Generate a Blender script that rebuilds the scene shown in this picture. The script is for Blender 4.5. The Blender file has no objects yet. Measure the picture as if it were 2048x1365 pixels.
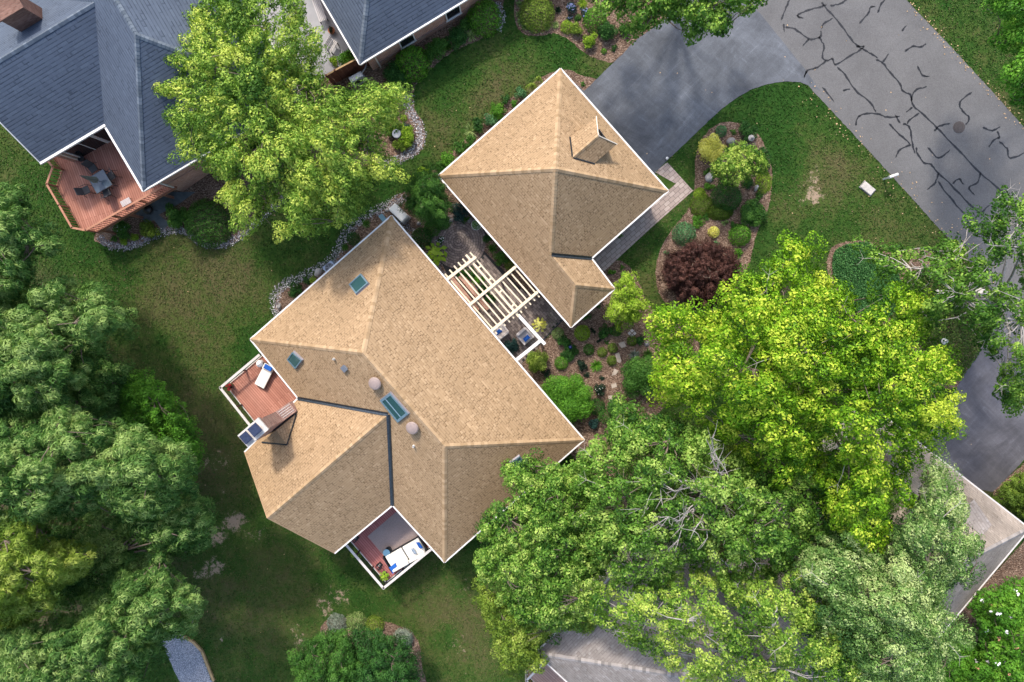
import bpy, bmesh, math, random
import numpy as np
from mathutils import Vector, Matrix, Quaternion
from mathutils.geometry import tessellate_polygon

sc = bpy.context.scene
COL = sc.collection
R = math.radians
rng = np.random.default_rng(7)
random.seed(11)

# ------------------------------------------------------------------ camera
H = 43.0                      # metres above the house's ground floor
F = 2048 * 24.0 / 36.0        # focal length in photograph pixels
dn = Vector(((1040 - 1024) / F, (682.5 - 600) / F, -1)).normalized()
cam_q = dn.rotation_difference(Vector((0, 0, -1)))
cam_d = bpy.data.cameras.new('camera'); cam = bpy.data.objects.new('camera', cam_d)
COL.objects.link(cam); sc.camera = cam
cam_d.lens = 24; cam_d.sensor_width = 36; cam_d.clip_end = 3000; cam_d.clip_start = 0.5
cam.location = (0, 0, H); cam.rotation_mode = 'QUATERNION'; cam.rotation_quaternion = cam_q
# ------------------------------------------------------------------ light
SUN_EL, SUN_AZ = R(48), math.atan2(-0.30, 0.95)      # azimuth measured from +Y towards +X
w = bpy.data.worlds.new('World'); sc.world = w; w.use_nodes = True
nt = w.node_tree; sky = nt.nodes.new('ShaderNodeTexSky'); sky.sky_type = 'NISHITA'
sky.sun_disc = False; sky.sun_elevation = SUN_EL; sky.sun_rotation = SUN_AZ; sky.air_density = 1.3; sky.dust_density = 3.0
nt.links.new(sky.outputs[0], nt.nodes['Background'].inputs[0]); nt.nodes['Background'].inputs[1].default_value = 0.15
sd = bpy.data.lights.new('sun', 'SUN'); so = bpy.data.objects.new('sun', sd); COL.objects.link(so)
sd.energy = 1.75; sd.angle = R(5.0); sd.color = (1.0, 0.93, 0.82)
tosun = Vector((math.sin(SUN_AZ) * math.cos(SUN_EL), math.cos(SUN_AZ) * math.cos(SUN_EL), math.sin(SUN_EL)))
so.rotation_mode = 'QUATERNION'; so.rotation_quaternion = tosun.to_track_quat('Z', 'Y'); so.location = tosun * 60
sc.view_settings.view_transform = 'Standard'; sc.view_settings.look = 'None'
sc.view_settings.exposure = 1.05; sc.view_settings.gamma = 1
sc.render.resolution_x = 1024; sc.render.resolution_y = 682

# ------------------------------------------------------------------ geometry of the view: photograph point -> world point
def ray(px, py):
    return cam_q @ Vector(((px - 1024) / F, (682.5 - py) / F, -1))
def P(px, py, z):
    d = ray(px, py); t = (z - H) / d.z
    return Vector((d.x * t, d.y * t, z))
def terr(x, y):               # the ground falls away to the west and south
    s = (-x * 0.8 - y * 0.6 - 2) / 18.0
    s = min(max(s, 0), 1)
    return -2.1 * s * s * (3 - 2 * s)
def G(px, py, dz=0):
    z = 0
    for _ in range(5):
        p = P(px, py, z + dz); z = terr(p.x, p.y)
    return P(px, py, z + dz)
def plane(a, b, c):
    n = (b - a).cross(c - a).normalized()
    if n.z < 0: n = -n
    return (a.copy(), n)
def on(px, py, pl, off=0):
    o = Vector((0, 0, H)); d = ray(px, py); a, n = pl
    return o + d * ((a + n * off - o).dot(n) / d.dot(n))

# ------------------------------------------------------------------ objects
def tag(o, label=None, cat=None, group=None, kind=None):
    if label: o['label'] = label
    if cat: o['category'] = cat
    if group: o['group'] = group
    if kind: o['kind'] = kind
    return o
def empty(name, loc, label, cat, group=None):
    o = bpy.data.objects.new(name, None); COL.objects.link(o); o.location = loc
    o.empty_display_size = 0.3
    return tag(o, label, cat, group)
def wloc(o):
    v = Vector((0, 0, 0))
    while o: v += o.location; o = o.parent
    return v
def obj(name, vs, fs, mat, parent=None, uv=None, smooth=False, tint=None, origin=None):
    """one mesh object from world-space vertices"""
    base = wloc(parent) if parent else Vector((0, 0, 0))
    og = Vector(origin) if origin is not None else base
    me = bpy.data.meshes.new(name)
    me.from_pydata([tuple(Vector(v) - og) for v in vs], [], [tuple(f) for f in fs])
    if uv is not None:
        l = me.uv_layers.new(name='UVMap'); k = 0
        for f, u in zip(me.polygons, uv):
            for li, c in zip(f.loop_indices, u): l.data[li].uv = c
    if tint is not None:
        a = me.attributes.new('tint', 'FLOAT', 'FACE'); a.data.foreach_set('value', np.array(tint, 'f'))
    if smooth: me.polygons.foreach_set('use_smooth', [True] * len(me.polygons))
    if mat: me.materials.append(mat)
    o = bpy.data.objects.new(name, me); COL.objects.link(o)
    o.parent = parent; o.location = og - base
    return o
class MB:
    def __init__(s): s.v = []; s.f = []; s.u = []; s.t = []
    def poly(s, pts, uv=None, t=0.5):
        k = len(s.v); s.v += [Vector(p) for p in pts]; s.f.append(list(range(k, k + len(pts))))
        s.u.append(uv or planar_uv(pts)); s.t.append(t)
    def box(s, c, ax, ay, az, t=0.5):          # centre and half axes
        c, ax, ay, az = map(Vector, (c, ax, ay, az))
        q = [c + ax * i + ay * j + az * k for k in (-1, 1) for j in (-1, 1) for i in (-1, 1)]
        if ax.cross(ay).dot(az) < 0: q = [q[i] for i in (1, 0, 3, 2, 5, 4, 7, 6)]
        for f in ((0, 2, 3, 1), (4, 5, 7, 6), (0, 1, 5, 4), (2, 6, 7, 3), (0, 4, 6, 2), (1, 3, 7, 5)):
            s.poly([q[i] for i in f], t=t)
    def beam(s, a, b, wd, ht, t=0.5):          # rectangular bar from a to b (centres), horizontal width, height
        a, b = Vector(a), Vector(b); d = b - a; x = d.normalized()
        y = Vector((0, 0, 1)).cross(x)
        y = y.normalized() if y.length > 1e-4 else Vector((1, 0, 0))
        z = x.cross(y)
        s.box((a + b) / 2, d / 2, y * wd / 2, z * ht / 2, t)
    def tube(s, pts, rad, n=6, cap=True, t=0.5):
        pts = [Vector(p) for p in pts]; rs = rad if hasattr(rad, '__len__') else [rad] * len(pts)
        k = len(s.v); prev = None
        for i, p in enumerate(pts):
            d = (pts[min(i + 1, len(pts) - 1)] - pts[max(i - 1, 0)]).normalized()
            if prev is None: prev = d.orthogonal().normalized()
            x = (prev - d * prev.dot(d)).normalized(); prev = x; y = d.cross(x)
            for j in range(n):
                a = 2 * math.pi * j / n; s.v.append(p + (x * math.cos(a) + y * math.sin(a)) * rs[i])
        for i in range(len(pts) - 1):
            for j in range(n):
                q = [k + i * n + j, k + i * n + (j + 1) % n, k + (i + 1) * n + (j + 1) % n, k + (i + 1) * n + j]
                s.f.append(q); s.u.append([(0, 0), (1, 0), (1, 1), (0, 1)]); s.t.append(t)
        if cap:
            for q in ([k + j for j in range(n)][::-1], [k + (len(pts) - 1) * n + j for j in range(n)]):
                s.f.append(q); s.u.append([(0, 0)] * n); s.t.append(t)
    def lathe(s, c, prof, n=20, t=0.5):        # prof: (r, z) pairs from the bottom up
        c = Vector(c); k = len(s.v)
        for r, z in prof:
            for j in range(n):
                a = 2 * math.pi * j / n; s.v.append(c + Vector((r * math.cos(a), r * math.sin(a), z)))
        for i in range(len(prof) - 1):
            for j in range(n):
                s.f.append([k + i * n + j, k + i * n + (j + 1) % n, k + (i + 1) * n + (j + 1) % n, k + (i + 1) * n + j])
                s.u.append([(0, 0), (1, 0), (1, 1), (0, 1)]); s.t.append(t)
        for q in ([k + j for j in range(n)][::-1], [k + (len(prof) - 1) * n + j for j in range(n)]):
            s.f.append(q); s.u.append([(0, 0)] * n); s.t.append(t)
    def slab(s, pts, n, th, t=0.5):            # polygon extruded by th along n
        pts = [Vector(p) for p in pts]; n = Vector(n); top = [p + n * th for p in pts]
        ar = sum((pts[i].cross(pts[(i + 1) % len(pts)]) for i in range(len(pts))), Vector((0, 0, 0)))
        if ar.dot(n) < 0: pts = pts[::-1]; top = top[::-1]
        s.poly(top, t=t); s.poly(pts[::-1], t=t)
        for i in range(len(pts)):
            j = (i + 1) % len(pts); s.poly([pts[i], pts[j], top[j], top[i]], t=t)
    def build(s, name, mat, parent=None, smooth=False, origin=None):
        return obj(name, s.v, s.f, mat, parent, s.u, smooth, s.t, origin)
def planar_uv(pts, edge=None):
    pts = [Vector(p) for p in pts]; n = Vector((0, 0, 0))
    for i in range(len(pts)): n += pts[i].cross(pts[(i + 1) % len(pts)])
    if n.length < 1e-9: return [(0, 0)] * len(pts)
    n.normalize()
    if edge is None:
        e = Vector((0, 0, 1)).cross(n)
        e = (pts[1] - pts[0]) if e.length < 0.02 else e
    else: e = Vector(edge)
    e = (e - n * e.dot(n)).normalized(); s = n.cross(e)
    return [(p.dot(e), p.dot(s)) for p in pts]
def copy_tree(o, parent=None):
    c = o.copy(); COL.objects.link(c); c.parent = parent
    for ch in list(o.children): copy_tree(ch, c)
    return c

# ------------------------------------------------------------------ materials
class NT:
    def __init__(s, name):
        s.m = bpy.data.materials.new(name); s.m.use_nodes = True; s.t = s.m.node_tree; s.b = s.t.nodes['Principled BSDF']
        s.out = s.t.nodes['Material Output']
    def n(s, ty, **kw):
        x = s.t.nodes.new('ShaderNode' + ty)
        for k, v in kw.items():
            if k.startswith('i_'):
                k = k[2:]; x.inputs[int(k) if k.isdigit() else k.replace('_', ' ')].default_value = v
            else: setattr(x, k, v)
        return x
    def l(s, a, b): s.t.links.new(a, b)
    def mix(s, fac, a, b, blend='MIX'):
        x = s.n('Mix', data_type='RGBA', blend_type=blend)
        for i, v in ((0, fac), (6, a), (7, b)):
            if isinstance(v, bpy.types.NodeSocket): s.l(v, x.inputs[i])
            else: x.inputs[i].default_value = (v if i == 0 else c4(v))
        return x.outputs[2]
    def ramp(s, fac, stops):
        x = s.n('ValToRGB'); s.l(fac, x.inputs[0]); cr = x.color_ramp
        while len(cr.elements) < len(stops): cr.elements.new(0.5)
        for e, (p, c) in zip(cr.elements, stops): e.position = p; e.color = c4(c)
        return x.outputs[0]
    def noise(s, scale, detail=4, rough=0.6, co=None, dist=0):
        x = s.n('TexNoise', i_Scale=scale, i_Detail=detail, i_Roughness=rough, i_Distortion=dist)
        if co: s.l(co, x.inputs['Vector'])
        return x.outputs['Fac']
    def bump(s, h, strength=0.5, dist=0.02):
        x = s.n('Bump', i_Strength=strength, i_Distance=dist); s.l(h, x.inputs['Height']); s.l(x.outputs[0], s.b.inputs['Normal'])
    def base(s, c, rough=0.8, spec=0.3):
        if isinstance(c, bpy.types.NodeSocket): s.l(c, s.b.inputs['Base Color'])
        else: s.b.inputs['Base Color'].default_value = c4(c)
        s.b.inputs['Roughness'].default_value = rough; s.b.inputs['Specular IOR Level'].default_value = spec
def c4(c): return (c[0], c[1], c[2], 1) if not isinstance(c, (int, float)) else (c, c, c, 1)
def mul(c, k): return tuple(x * k for x in c[:3])
def simple(name, c, rough=0.6, spec=0.3, metal=0, var=0.18, scale=6, bump=0.1):
    n = NT(name); co = n.n('TexCoord').outputs['Object']
    f = n.noise(scale, 5, 0.65, co); n.base(n.ramp(f, [(0.25, mul(c, 1 - var)), (0.75, mul(c, 1 + var))]), rough, spec)
    n.b.inputs['Metallic'].default_value = metal
    if bump: n.bump(n.noise(scale * 9, 3, 0.6, co), bump, 0.01)
    return n.m
def brickmat(name, c1, c2, mortar, bw, bh, ms, rough=0.85, bump=0.6, var=0.25, vscale=0.6, off=0.5, streak=0, extra=None, jag=0):
    n = NT(name); uv = n.n('UVMap').outputs[0]; v = uv
    if jag:      # ragged tab ends: shift rows sideways
        nz = n.n('TexNoise', i_Scale=1.3, i_Detail=2.0); n.l(uv, nz.inputs['Vector'])
        sb = n.n('VectorMath', operation='MULTIPLY_ADD'); n.l(nz.outputs['Color'], sb.inputs[0]); sb.inputs[1].default_value = (jag, 0, 0); n.l(uv, sb.inputs[2]); v = sb.outputs[0]
    b = n.n('TexBrick', offset=off, i_Scale=1.0, i_Mortar_Size=ms, i_Mortar_Smooth=0.15, i_Bias=0.0, i_Brick_Width=bw, i_Row_Height=bh)
    b.inputs['Color1'].default_value = c4(c1); b.inputs['Color2'].default_value = c4(c2); b.inputs['Mortar'].default_value = c4(mortar)
    n.l(v, b.inputs['Vector'])
    f = n.noise(vscale, 5, 0.6, uv); col = n.mix(1.0, b.outputs['Color'], n.ramp(f, [(0.3, 1 - var), (0.7, 1 + var * 0.6)]), 'MULTIPLY')
    f2 = n.noise(28, 3, 0.7, uv); col = n.mix(1.0, col, n.ramp(f2, [(0.25, 0.86), (0.75, 1.12)]), 'MULTIPLY')
    if streak:   # weathering and painted sheen that run along the courses
        mp = n.n('Mapping'); n.l(uv, mp.inputs[0]); mp.inputs['Scale'].default_value = (0.15, 1.1, 1)
        f3 = n.noise(1.0, 4, 0.6, mp.outputs[0]); col = n.mix(1.0, col, n.ramp(f3, [(0.35, 1 - streak), (0.68, 1 + streak)]), 'MULTIPLY')
    n.base(col, rough, 0.25)
    inv = n.n('Math', operation='SUBTRACT'); inv.inputs[0].default_value = 1; n.l(b.outputs['Fac'], inv.inputs[1])
    ad = n.n('Math', operation='MULTIPLY_ADD'); n.l(f2, ad.inputs[0]); ad.inputs[1].default_value = 0.5; n.l(inv.outputs[0], ad.inputs[2])
    if bump: n.bump(ad.outputs[0], bump, 0.015)
    return n.m
def shingle(name, c1, c2, mortar, streak=0.06, var=0.12, row=0.15, tab=0.215, dash=0.55, dstr=0.55, bstr=0.5):
    """laminated shingles: random tabs in courses, shade painted along the side edges of thick tabs and a faint butt line"""
    n = NT(name); uv = n.n('UVMap').outputs[0]
    def m(op, a, b=None, c=None):
        x = n.n('Math', operation=op)
        for i, v in enumerate((a, b, c)):
            if v is None: continue
            if isinstance(v, (int, float)): x.inputs[i].default_value = v
            else: n.l(v, x.inputs[i])
        return x.outputs[0]
    sep = n.n('SeparateXYZ'); n.l(uv, sep.inputs[0]); u, v = sep.outputs[0], sep.outputs[1]
    rv = m('DIVIDE', v, row); ri = m('FLOOR', rv); rf = m('FRACT', rv)
    w1 = n.n('TexWhiteNoise', noise_dimensions='1D'); n.l(ri, w1.inputs['W'])
    wob = n.n('TexNoise', noise_dimensions='2D', i_Scale=2.3, i_Detail=1.0); cb = n.n('CombineXYZ'); n.l(u, cb.inputs[0]); n.l(m('MULTIPLY', ri, 3.7), cb.inputs[1]); n.l(cb.outputs[0], wob.inputs['Vector'])
    uu = m('ADD', m('ADD', m('DIVIDE', u, tab), m('MULTIPLY', w1.outputs['Value'], 17.0)), m('MULTIPLY', wob.outputs['Fac'], 1.1)); ui = m('FLOOR', uu); uf = m('FRACT', uu)
    def wn(k):
        c = n.n('CombineXYZ'); n.l(ui, c.inputs[0]); n.l(ri, c.inputs[1]); c.inputs[2].default_value = k
        w = n.n('TexWhiteNoise', noise_dimensions='3D'); n.l(c.outputs[0], w.inputs['Vector']); return w.outputs['Value']
    t = wn(0.0); s = wn(5.0)
    col = n.ramp(t, [(0.0, [x * .75 + y * .25 for x, y in zip(c1, c2)]), (0.12, [x * .5 + y * .5 for x, y in zip(c1, c2)]), (0.85, [x * .35 + y * .65 for x, y in zip(c1, c2)]), (1.0, c2)])
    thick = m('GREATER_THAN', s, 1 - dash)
    d = m('MULTIPLY', thick, n.ramp(uf, [(0.0, 1.0), (0.15, 0.9), (0.26, 0.0)]))  # edge shade of the thick tabs, painted as a dark dash
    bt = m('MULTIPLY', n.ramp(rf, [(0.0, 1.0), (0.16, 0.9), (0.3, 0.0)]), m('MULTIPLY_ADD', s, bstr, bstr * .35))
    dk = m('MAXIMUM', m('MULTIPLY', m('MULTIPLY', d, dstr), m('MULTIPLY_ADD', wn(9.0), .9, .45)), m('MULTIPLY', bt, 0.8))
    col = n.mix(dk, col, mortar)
    f = n.noise(0.45, 5, 0.6, uv); col = n.mix(1.0, col, n.ramp(f, [(0.3, 1 - var), (0.72, 1 + var * 0.7)]), 'MULTIPLY')
    f2 = n.noise(34, 2, 0.8, uv); col = n.mix(1.0, col, n.ramp(f2, [(0.25, 0.88), (0.75, 1.1)]), 'MULTIPLY')
    mp = n.n('Mapping'); n.l(uv, mp.inputs[0]); mp.inputs['Scale'].default_value = (0.10, 0.55, 1)
    f3 = n.noise(1.0, 4, 0.6, mp.outputs[0]); col = n.mix(1.0, col, n.ramp(f3, [(0.35, 1 - streak), (0.68, 1 + streak)]), 'MULTIPLY')  # roof sheen put into the colour as bands along the eave
    n.base(col, 0.9, 0.2)
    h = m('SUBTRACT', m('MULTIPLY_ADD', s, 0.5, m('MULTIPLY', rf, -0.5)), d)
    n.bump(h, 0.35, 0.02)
    return n.m

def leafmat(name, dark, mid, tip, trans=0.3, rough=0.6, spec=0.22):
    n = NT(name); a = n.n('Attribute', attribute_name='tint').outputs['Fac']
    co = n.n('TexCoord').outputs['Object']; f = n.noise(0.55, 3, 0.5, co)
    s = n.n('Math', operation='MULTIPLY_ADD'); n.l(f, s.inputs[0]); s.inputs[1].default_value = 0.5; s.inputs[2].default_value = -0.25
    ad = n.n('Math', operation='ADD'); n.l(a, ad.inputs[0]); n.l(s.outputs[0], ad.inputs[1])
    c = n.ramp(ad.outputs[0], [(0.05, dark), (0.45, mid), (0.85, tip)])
    n.base(c, rough, spec)
    tr = n.n('BsdfTranslucent'); n.l(n.mix(1.0, c, (1.15, 1.2, 0.7), 'MULTIPLY'), tr.inputs['Color'])
    mx = n.n('MixShader'); mx.inputs[0].default_value = trans; n.l(n.b.outputs[0], mx.inputs[1]); n.l(tr.outputs[0], mx.inputs[2])
    n.l(mx.outputs[0], n.out.inputs['Surface']); return n.m

# ---------- foliage: thousands of small folded leaves
def leaf_obj(name, C, N, S, T, mat, parent=None, el=1.0, wd=0.5, origin=None, rs=None, extra=None, axis=None):
    r = rs or rng; n = len(C)
    N = N / np.maximum(np.linalg.norm(N, axis=1, keepdims=True), 1e-6)
    A = r.normal(size=(n, 3)) if axis is None else axis + r.normal(size=(n, 3)) * 0.45
    A -= N * (A * N).sum(1, keepdims=True); A /= np.maximum(np.linalg.norm(A, axis=1, keepdims=True), 1e-6)
    B = np.cross(N, A); s = S[:, None]
    og = np.array(origin if origin is not None else (wloc(parent) if parent else (0, 0, 0)))
    V = np.empty((n, 4, 3)); c = C - og
    V[:, 0] = c + A * s * el * 0.5; V[:, 2] = c - A * s * el * 0.5
    V[:, 1] = c + B * s * wd * 0.5 + N * s * 0.1; V[:, 3] = c - B * s * wd * 0.5 + N * s * 0.1
    V = V.reshape(-1, 3); nf = n; T = np.asarray(T, 'f'); lt = np.full(nf, 4); idx = np.arange(n * 4)
    if extra:    # a few solid pieces (stems) joined in
        ev, ef = extra; base = n * 4; V = np.vstack([V, np.array([tuple(v) for v in ev]) - og])
        idx = np.concatenate([idx] + [np.array(f) + base for f in ef]); lt = np.concatenate([lt, [len(f) for f in ef]])
        T = np.concatenate([T, np.full(len(ef), -1.0)]); nf += len(ef)
    me = bpy.data.meshes.new(name); me.vertices.add(len(V)); me.vertices.foreach_set('co', V.astype('f').ravel())
    me.loops.add(len(idx)); me.loops.foreach_set('vertex_index', idx.astype('i'))
    me.polygons.add(nf); me.polygons.foreach_set('loop_start', (np.cumsum(lt) - lt).astype('i')); me.polygons.foreach_set('loop_total', lt.astype('i'))
    a = me.attributes.new('tint', 'FLOAT', 'FACE'); a.data.foreach_set('value', T.astype('f'))
    me.materials.append(mat); me.update()
    o = bpy.data.objects.new(name, me); COL.objects.link(o); o.parent = parent
    o.location = Vector(og) - (wloc(parent) if parent else Vector((0, 0, 0)))
    return o
def lobe(c, rad, n, r, up=0.35, shell=0.5, stretch=None):
    """leaf positions and normals on the upper shell of an ellipsoid; stretch = (direction, factor)"""
    d = r.normal(size=(n, 3)); d /= np.linalg.norm(d, axis=1, keepdims=True); d[:, 2] = np.abs(d[:, 2]) * (1 - up) + d[:, 2] * up
    d /= np.linalg.norm(d, axis=1, keepdims=True)
    q = d * (shell + (1 - shell) * r.random((n, 1)) ** 0.6)
    p = q * np.array(rad)
    if stretch is not None:
        a, k = stretch; p = p + (p @ a)[:, None] * a * (k - 1)
    return c + p, d
# ------------------------------------------------------------------ palette
M = {}
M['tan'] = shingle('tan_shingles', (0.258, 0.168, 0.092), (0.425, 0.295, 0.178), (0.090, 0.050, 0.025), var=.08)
M['tan_cap'] = shingle('tan_ridge_caps', (0.50, 0.36, 0.235), (0.64, 0.48, 0.33), (0.30, 0.19, 0.11))
M['slate'] = shingle('slate_blue_shingles', (0.072, 0.090, 0.128), (0.100, 0.125, 0.172), (0.03, 0.04, 0.06), 0.04, var=.08, dash=.2, dstr=.4, bstr=.9, row=.19, tab=.32)
M['slate_cap'] = simple('slate_ridge_caps', (0.14, 0.17, 0.21), 0.9, 0.2, var=0.3, scale=3, bump=0.3)
M['old'] = shingle('weathered_grey_shingles', (0.20, 0.165, 0.145), (0.33, 0.30, 0.285), (0.10, 0.08, 0.07), 0.16, 0.3, dash=.4, dstr=.35)
M['old2'] = shingle('weathered_tan_shingles', (0.24, 0.195, 0.16), (0.38, 0.32, 0.275), (0.11, 0.085, 0.07), 0.16, 0.3, dash=.4, dstr=.35)
M['old_cap'] = simple('weathered_ridge_caps', (0.33, 0.30, 0.28), 0.9, 0.2, var=0.3, scale=3, bump=0.3)
M['white'] = simple('white_trim_paint', (0.70, 0.69, 0.68), 0.45, 0.4, var=0.05, scale=2)
M['offwhite'] = simple('cream_trim', (0.66, 0.60, 0.52), 0.5, 0.4, var=0.06, scale=2)
M['brick'] = brickmat('red_brick', (0.40, 0.17, 0.11), (0.56, 0.30, 0.21), (0.55, 0.50, 0.45), 0.215, 0.075, 0.008)
M['chimbrick'] = brickmat('chimney_brick', (0.25, 0.12, 0.10), (0.42, 0.26, 0.21), (0.36, 0.31, 0.28), 0.215, 0.075, 0.009)
M['darkbrick'] = brickmat('dark_brown_brick', (0.16, 0.07, 0.05), (0.25, 0.13, 0.10), (0.15, 0.12, 0.10), 0.215, 0.075, 0.008)  # chimney brick in a darker brown tone
M['siding'] = brickmat('pale_siding', (0.55, 0.50, 0.43), (0.58, 0.53, 0.46), (0.3, 0.27, 0.23), 3.6, 0.15, 0.006)
M['cement'] = simple('chimney_cap_cement', (0.55, 0.52, 0.49), 0.9, 0.2, var=0.25, scale=4, bump=0.4)
M['flue'] = simple('blue_steel_flue_cap', (0.05, 0.065, 0.12), 0.35, 0.5, 0.5, var=0.3, scale=8)
M['flash'] = simple('dark_valley_flashing', (0.045, 0.055, 0.07), 0.3, 0.6, 0.6, var=0.6, scale=9)
M['skyframe'] = simple('blue_grey_skylight_frame', (0.16, 0.25, 0.31), 0.4, 0.5, 0.3, var=0.15)
M['skycurb'] = simple('skylight_curb_metal', (0.22, 0.20, 0.22), 0.5, 0.4, 0.3, var=0.15)
n = NT('skylight_glass'); n.base((0.030, 0.080, 0.085), 0.06, 0.6); M['glass'] = n.m
n = NT('dark_window_glass'); n.base((0.015, 0.018, 0.022), 0.06, 0.6); M['window'] = n.m
M['vent'] = simple('brown_vent_dome', (0.30, 0.23, 0.21), 0.5, 0.4, var=0.12, scale=3)
M['ventgrey'] = simple('grey_box_vent', (0.16, 0.18, 0.22), 0.5, 0.4, var=0.12)
def boards(name, c1, c2, gap, w=0.14, **k): return brickmat(name, c1, c2, gap, 3.7, w, 0.010, off=0.37, bump=0.4, vscale=0.9, **k)
M['deck'] = boards('red_brown_deck_boards', (0.38, 0.165, 0.12), (0.48, 0.23, 0.17), (0.16, 0.055, 0.035), var=0.18)
M['deckr'] = boards('rose_deck_boards', (0.36, 0.125, 0.115), (0.46, 0.18, 0.165), (0.12, 0.03, 0.03), var=0.18)
M['deckp'] = boards('faded_pink_deck_boards', (0.34, 0.23, 0.20), (0.42, 0.30, 0.26), (0.18, 0.11, 0.10), var=0.18)
M['rail'] = simple('stained_cedar_rail', (0.42, 0.20, 0.13), 0.7, 0.3, var=0.2, scale=5)
M['drail'] = simple('shaded_cedar_post', (0.30, 0.14, 0.09), 0.7, 0.3, var=0.2, scale=5)  # cedar rail colour darkened, with shade painted into it
M['railw'] = simple('weathered_white_rail', (0.60, 0.56, 0.53), 0.6, 0.3, var=0.15, scale=3)
M['black'] = simple('black_metal', (0.018, 0.018, 0.02), 0.4, 0.5, 0.2, var=0.2)
M['rug'] = brickmat('taupe_woven_rug', (0.34, 0.27, 0.25), (0.40, 0.32, 0.30), (0.26, 0.20, 0.19), 0.05, 0.03, 0.005, bump=0.4, var=0.12)
M['cushion'] = simple('cream_cushion', (0.74, 0.71, 0.66), 0.85, 0.2, var=0.06, scale=2.5, bump=0.3)
M['greycush'] = simple('pale_grey_cushion', (0.50, 0.46, 0.45), 0.85, 0.2, var=0.06, scale=2.5, bump=0.3)
M['blue'] = simple('royal_blue_fabric', (0.012, 0.10, 0.42), 0.75, 0.3, var=0.2, scale=5)
n = NT('blue_striped_fabric'); co = n.n('TexCoord').outputs['Object']; wv = n.n('TexWave', i_Scale=5.0); n.l(co, wv.inputs[0])
n.base(n.ramp(wv.outputs['Fac'], [(0.45, (0.02, 0.08, 0.2)), (0.55, (0.55, 0.6, 0.62))]), 0.8); M['stripe'] = n.m
M['steelblue'] = simple('dusty_blue_enamel', (0.09, 0.19, 0.29), 0.35, 0.5, var=0.08)
M['pergola'] = simple('cream_painted_timber', (0.72, 0.60, 0.43), 0.65, 0.3, var=0.07, scale=2, bump=0.15)
M['gen'] = simple('white_enclosure_paint', (0.85, 0.84, 0.83), 0.35, 0.5, var=0.02, scale=1, bump=0.0)
M['acgrey'] = simple('grey_metal_cabinet', (0.42, 0.44, 0.48), 0.4, 0.5, 0.3, var=0.08)
M['acblue'] = simple('blue_grey_cabinet', (0.28, 0.34, 0.48), 0.4, 0.5, 0.2, var=0.1)
M['lid'] = simple('slate_blue_lid', (0.12, 0.24, 0.32), 0.5, 0.4, var=0.1)
M['rock'] = simple('grey_boulder', (0.25, 0.24, 0.245), 0.9, 0.2, var=0.45, scale=5, bump=0.8)
M['palerock'] = simple('pale_limestone', (0.46, 0.43, 0.41), 0.9, 0.2, var=0.3, scale=5, bump=0.7)
M['flag'] = simple('tan_flagstone', (0.38, 0.32, 0.27), 0.9, 0.2, var=0.3, scale=3, bump=0.5)
M['slatestone'] = simple('dark_slate_slab', (0.10, 0.12, 0.13), 0.75, 0.3, var=0.35, scale=2.5, bump=0.5)
M['fence'] = simple('red_brown_fence_board', (0.15, 0.058, 0.036), 0.8, 0.2, var=0.35, scale=4, bump=0.3)
M['benchw'] = simple('silvered_bench_slat', (0.55, 0.52, 0.53), 0.7, 0.3, var=0.12, scale=4)
M['bark'] = simple('grey_brown_bark', (0.16, 0.125, 0.10), 0.95, 0.1, var=0.4, scale=7, bump=0.7)
M['greybark'] = simple('pale_grey_bark', (0.36, 0.33, 0.31), 0.95, 0.1, var=0.35, scale=7, bump=0.6)
M['tableglass'] = simple('smoky_blue_tabletop', (0.06, 0.085, 0.12), 0.15, 0.6, var=0.1)
M['sling'] = simple('charcoal_sling_fabric', (0.06, 0.06, 0.065), 0.7, 0.3, var=0.2)
M['umb'] = simple('sage_umbrella_canvas', (0.17, 0.21, 0.19), 0.8, 0.2, var=0.3, scale=6)
M['terra'] = simple('terracotta', (0.42, 0.17, 0.09), 0.8, 0.2, var=0.15)
M['potw'] = simple('white_glazed_pot', (0.7, 0.7, 0.69), 0.3, 0.5, var=0.04)
M['potk'] = simple('black_glazed_pot', (0.03, 0.03, 0.035), 0.3, 0.5, var=0.1)
M['timber'] = simple('yellowed_landscape_timber', (0.40, 0.27, 0.14), 0.85, 0.2, var=0.25, scale=3, bump=0.3)
M['edging'] = simple('black_edging', (0.02, 0.02, 0.02), 0.6, 0.3)
M['castiron'] = simple('manhole_iron', (0.09, 0.075, 0.07), 0.6, 0.4, 0.4, var=0.3, scale=12, bump=0.5)
M['seal'] = simple('black_crack_sealant', (0.022, 0.023, 0.028), 0.5, 0.4, var=0.2)
M['oldleaf'] = simple('dry_leaf', (0.48, 0.33, 0.19), 0.8, 0.2, var=0.4, scale=0.7, bump=0)
n = NT('loose_pebbles'); a = n.n('Attribute', attribute_name='tint').outputs['Fac']
n.base(n.ramp(a, [(0, (0.09, 0.085, 0.10)), (0.3, (0.22, 0.21, 0.23)), (0.65, (0.45, 0.43, 0.45)), (1, (0.85, 0.83, 0.83))]), 0.7); M['pebble'] = n.m
n = NT('courtyard_pavers'); a = n.n('Attribute', attribute_name='tint').outputs['Fac']; co = n.n('TexCoord').outputs['Object']
c = n.ramp(a, [(0, (0.13, 0.10, 0.09)), (0.6, (0.24, 0.195, 0.175)), (1, (0.34, 0.27, 0.23))])
n.base(n.mix(1.0, c, n.ramp(n.noise(12, 4, 0.7, co), [(0.3, 0.75), (0.7, 1.2)]), 'MULTIPLY'), 0.85); M['paver'] = n.m
M['walkpaver'] = brickmat('pinkish_grey_walk_pavers', (0.33, 0.26, 0.235), (0.45, 0.37, 0.335), (0.14, 0.11, 0.10), 0.40, 0.24, 0.012, var=0.15)
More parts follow.
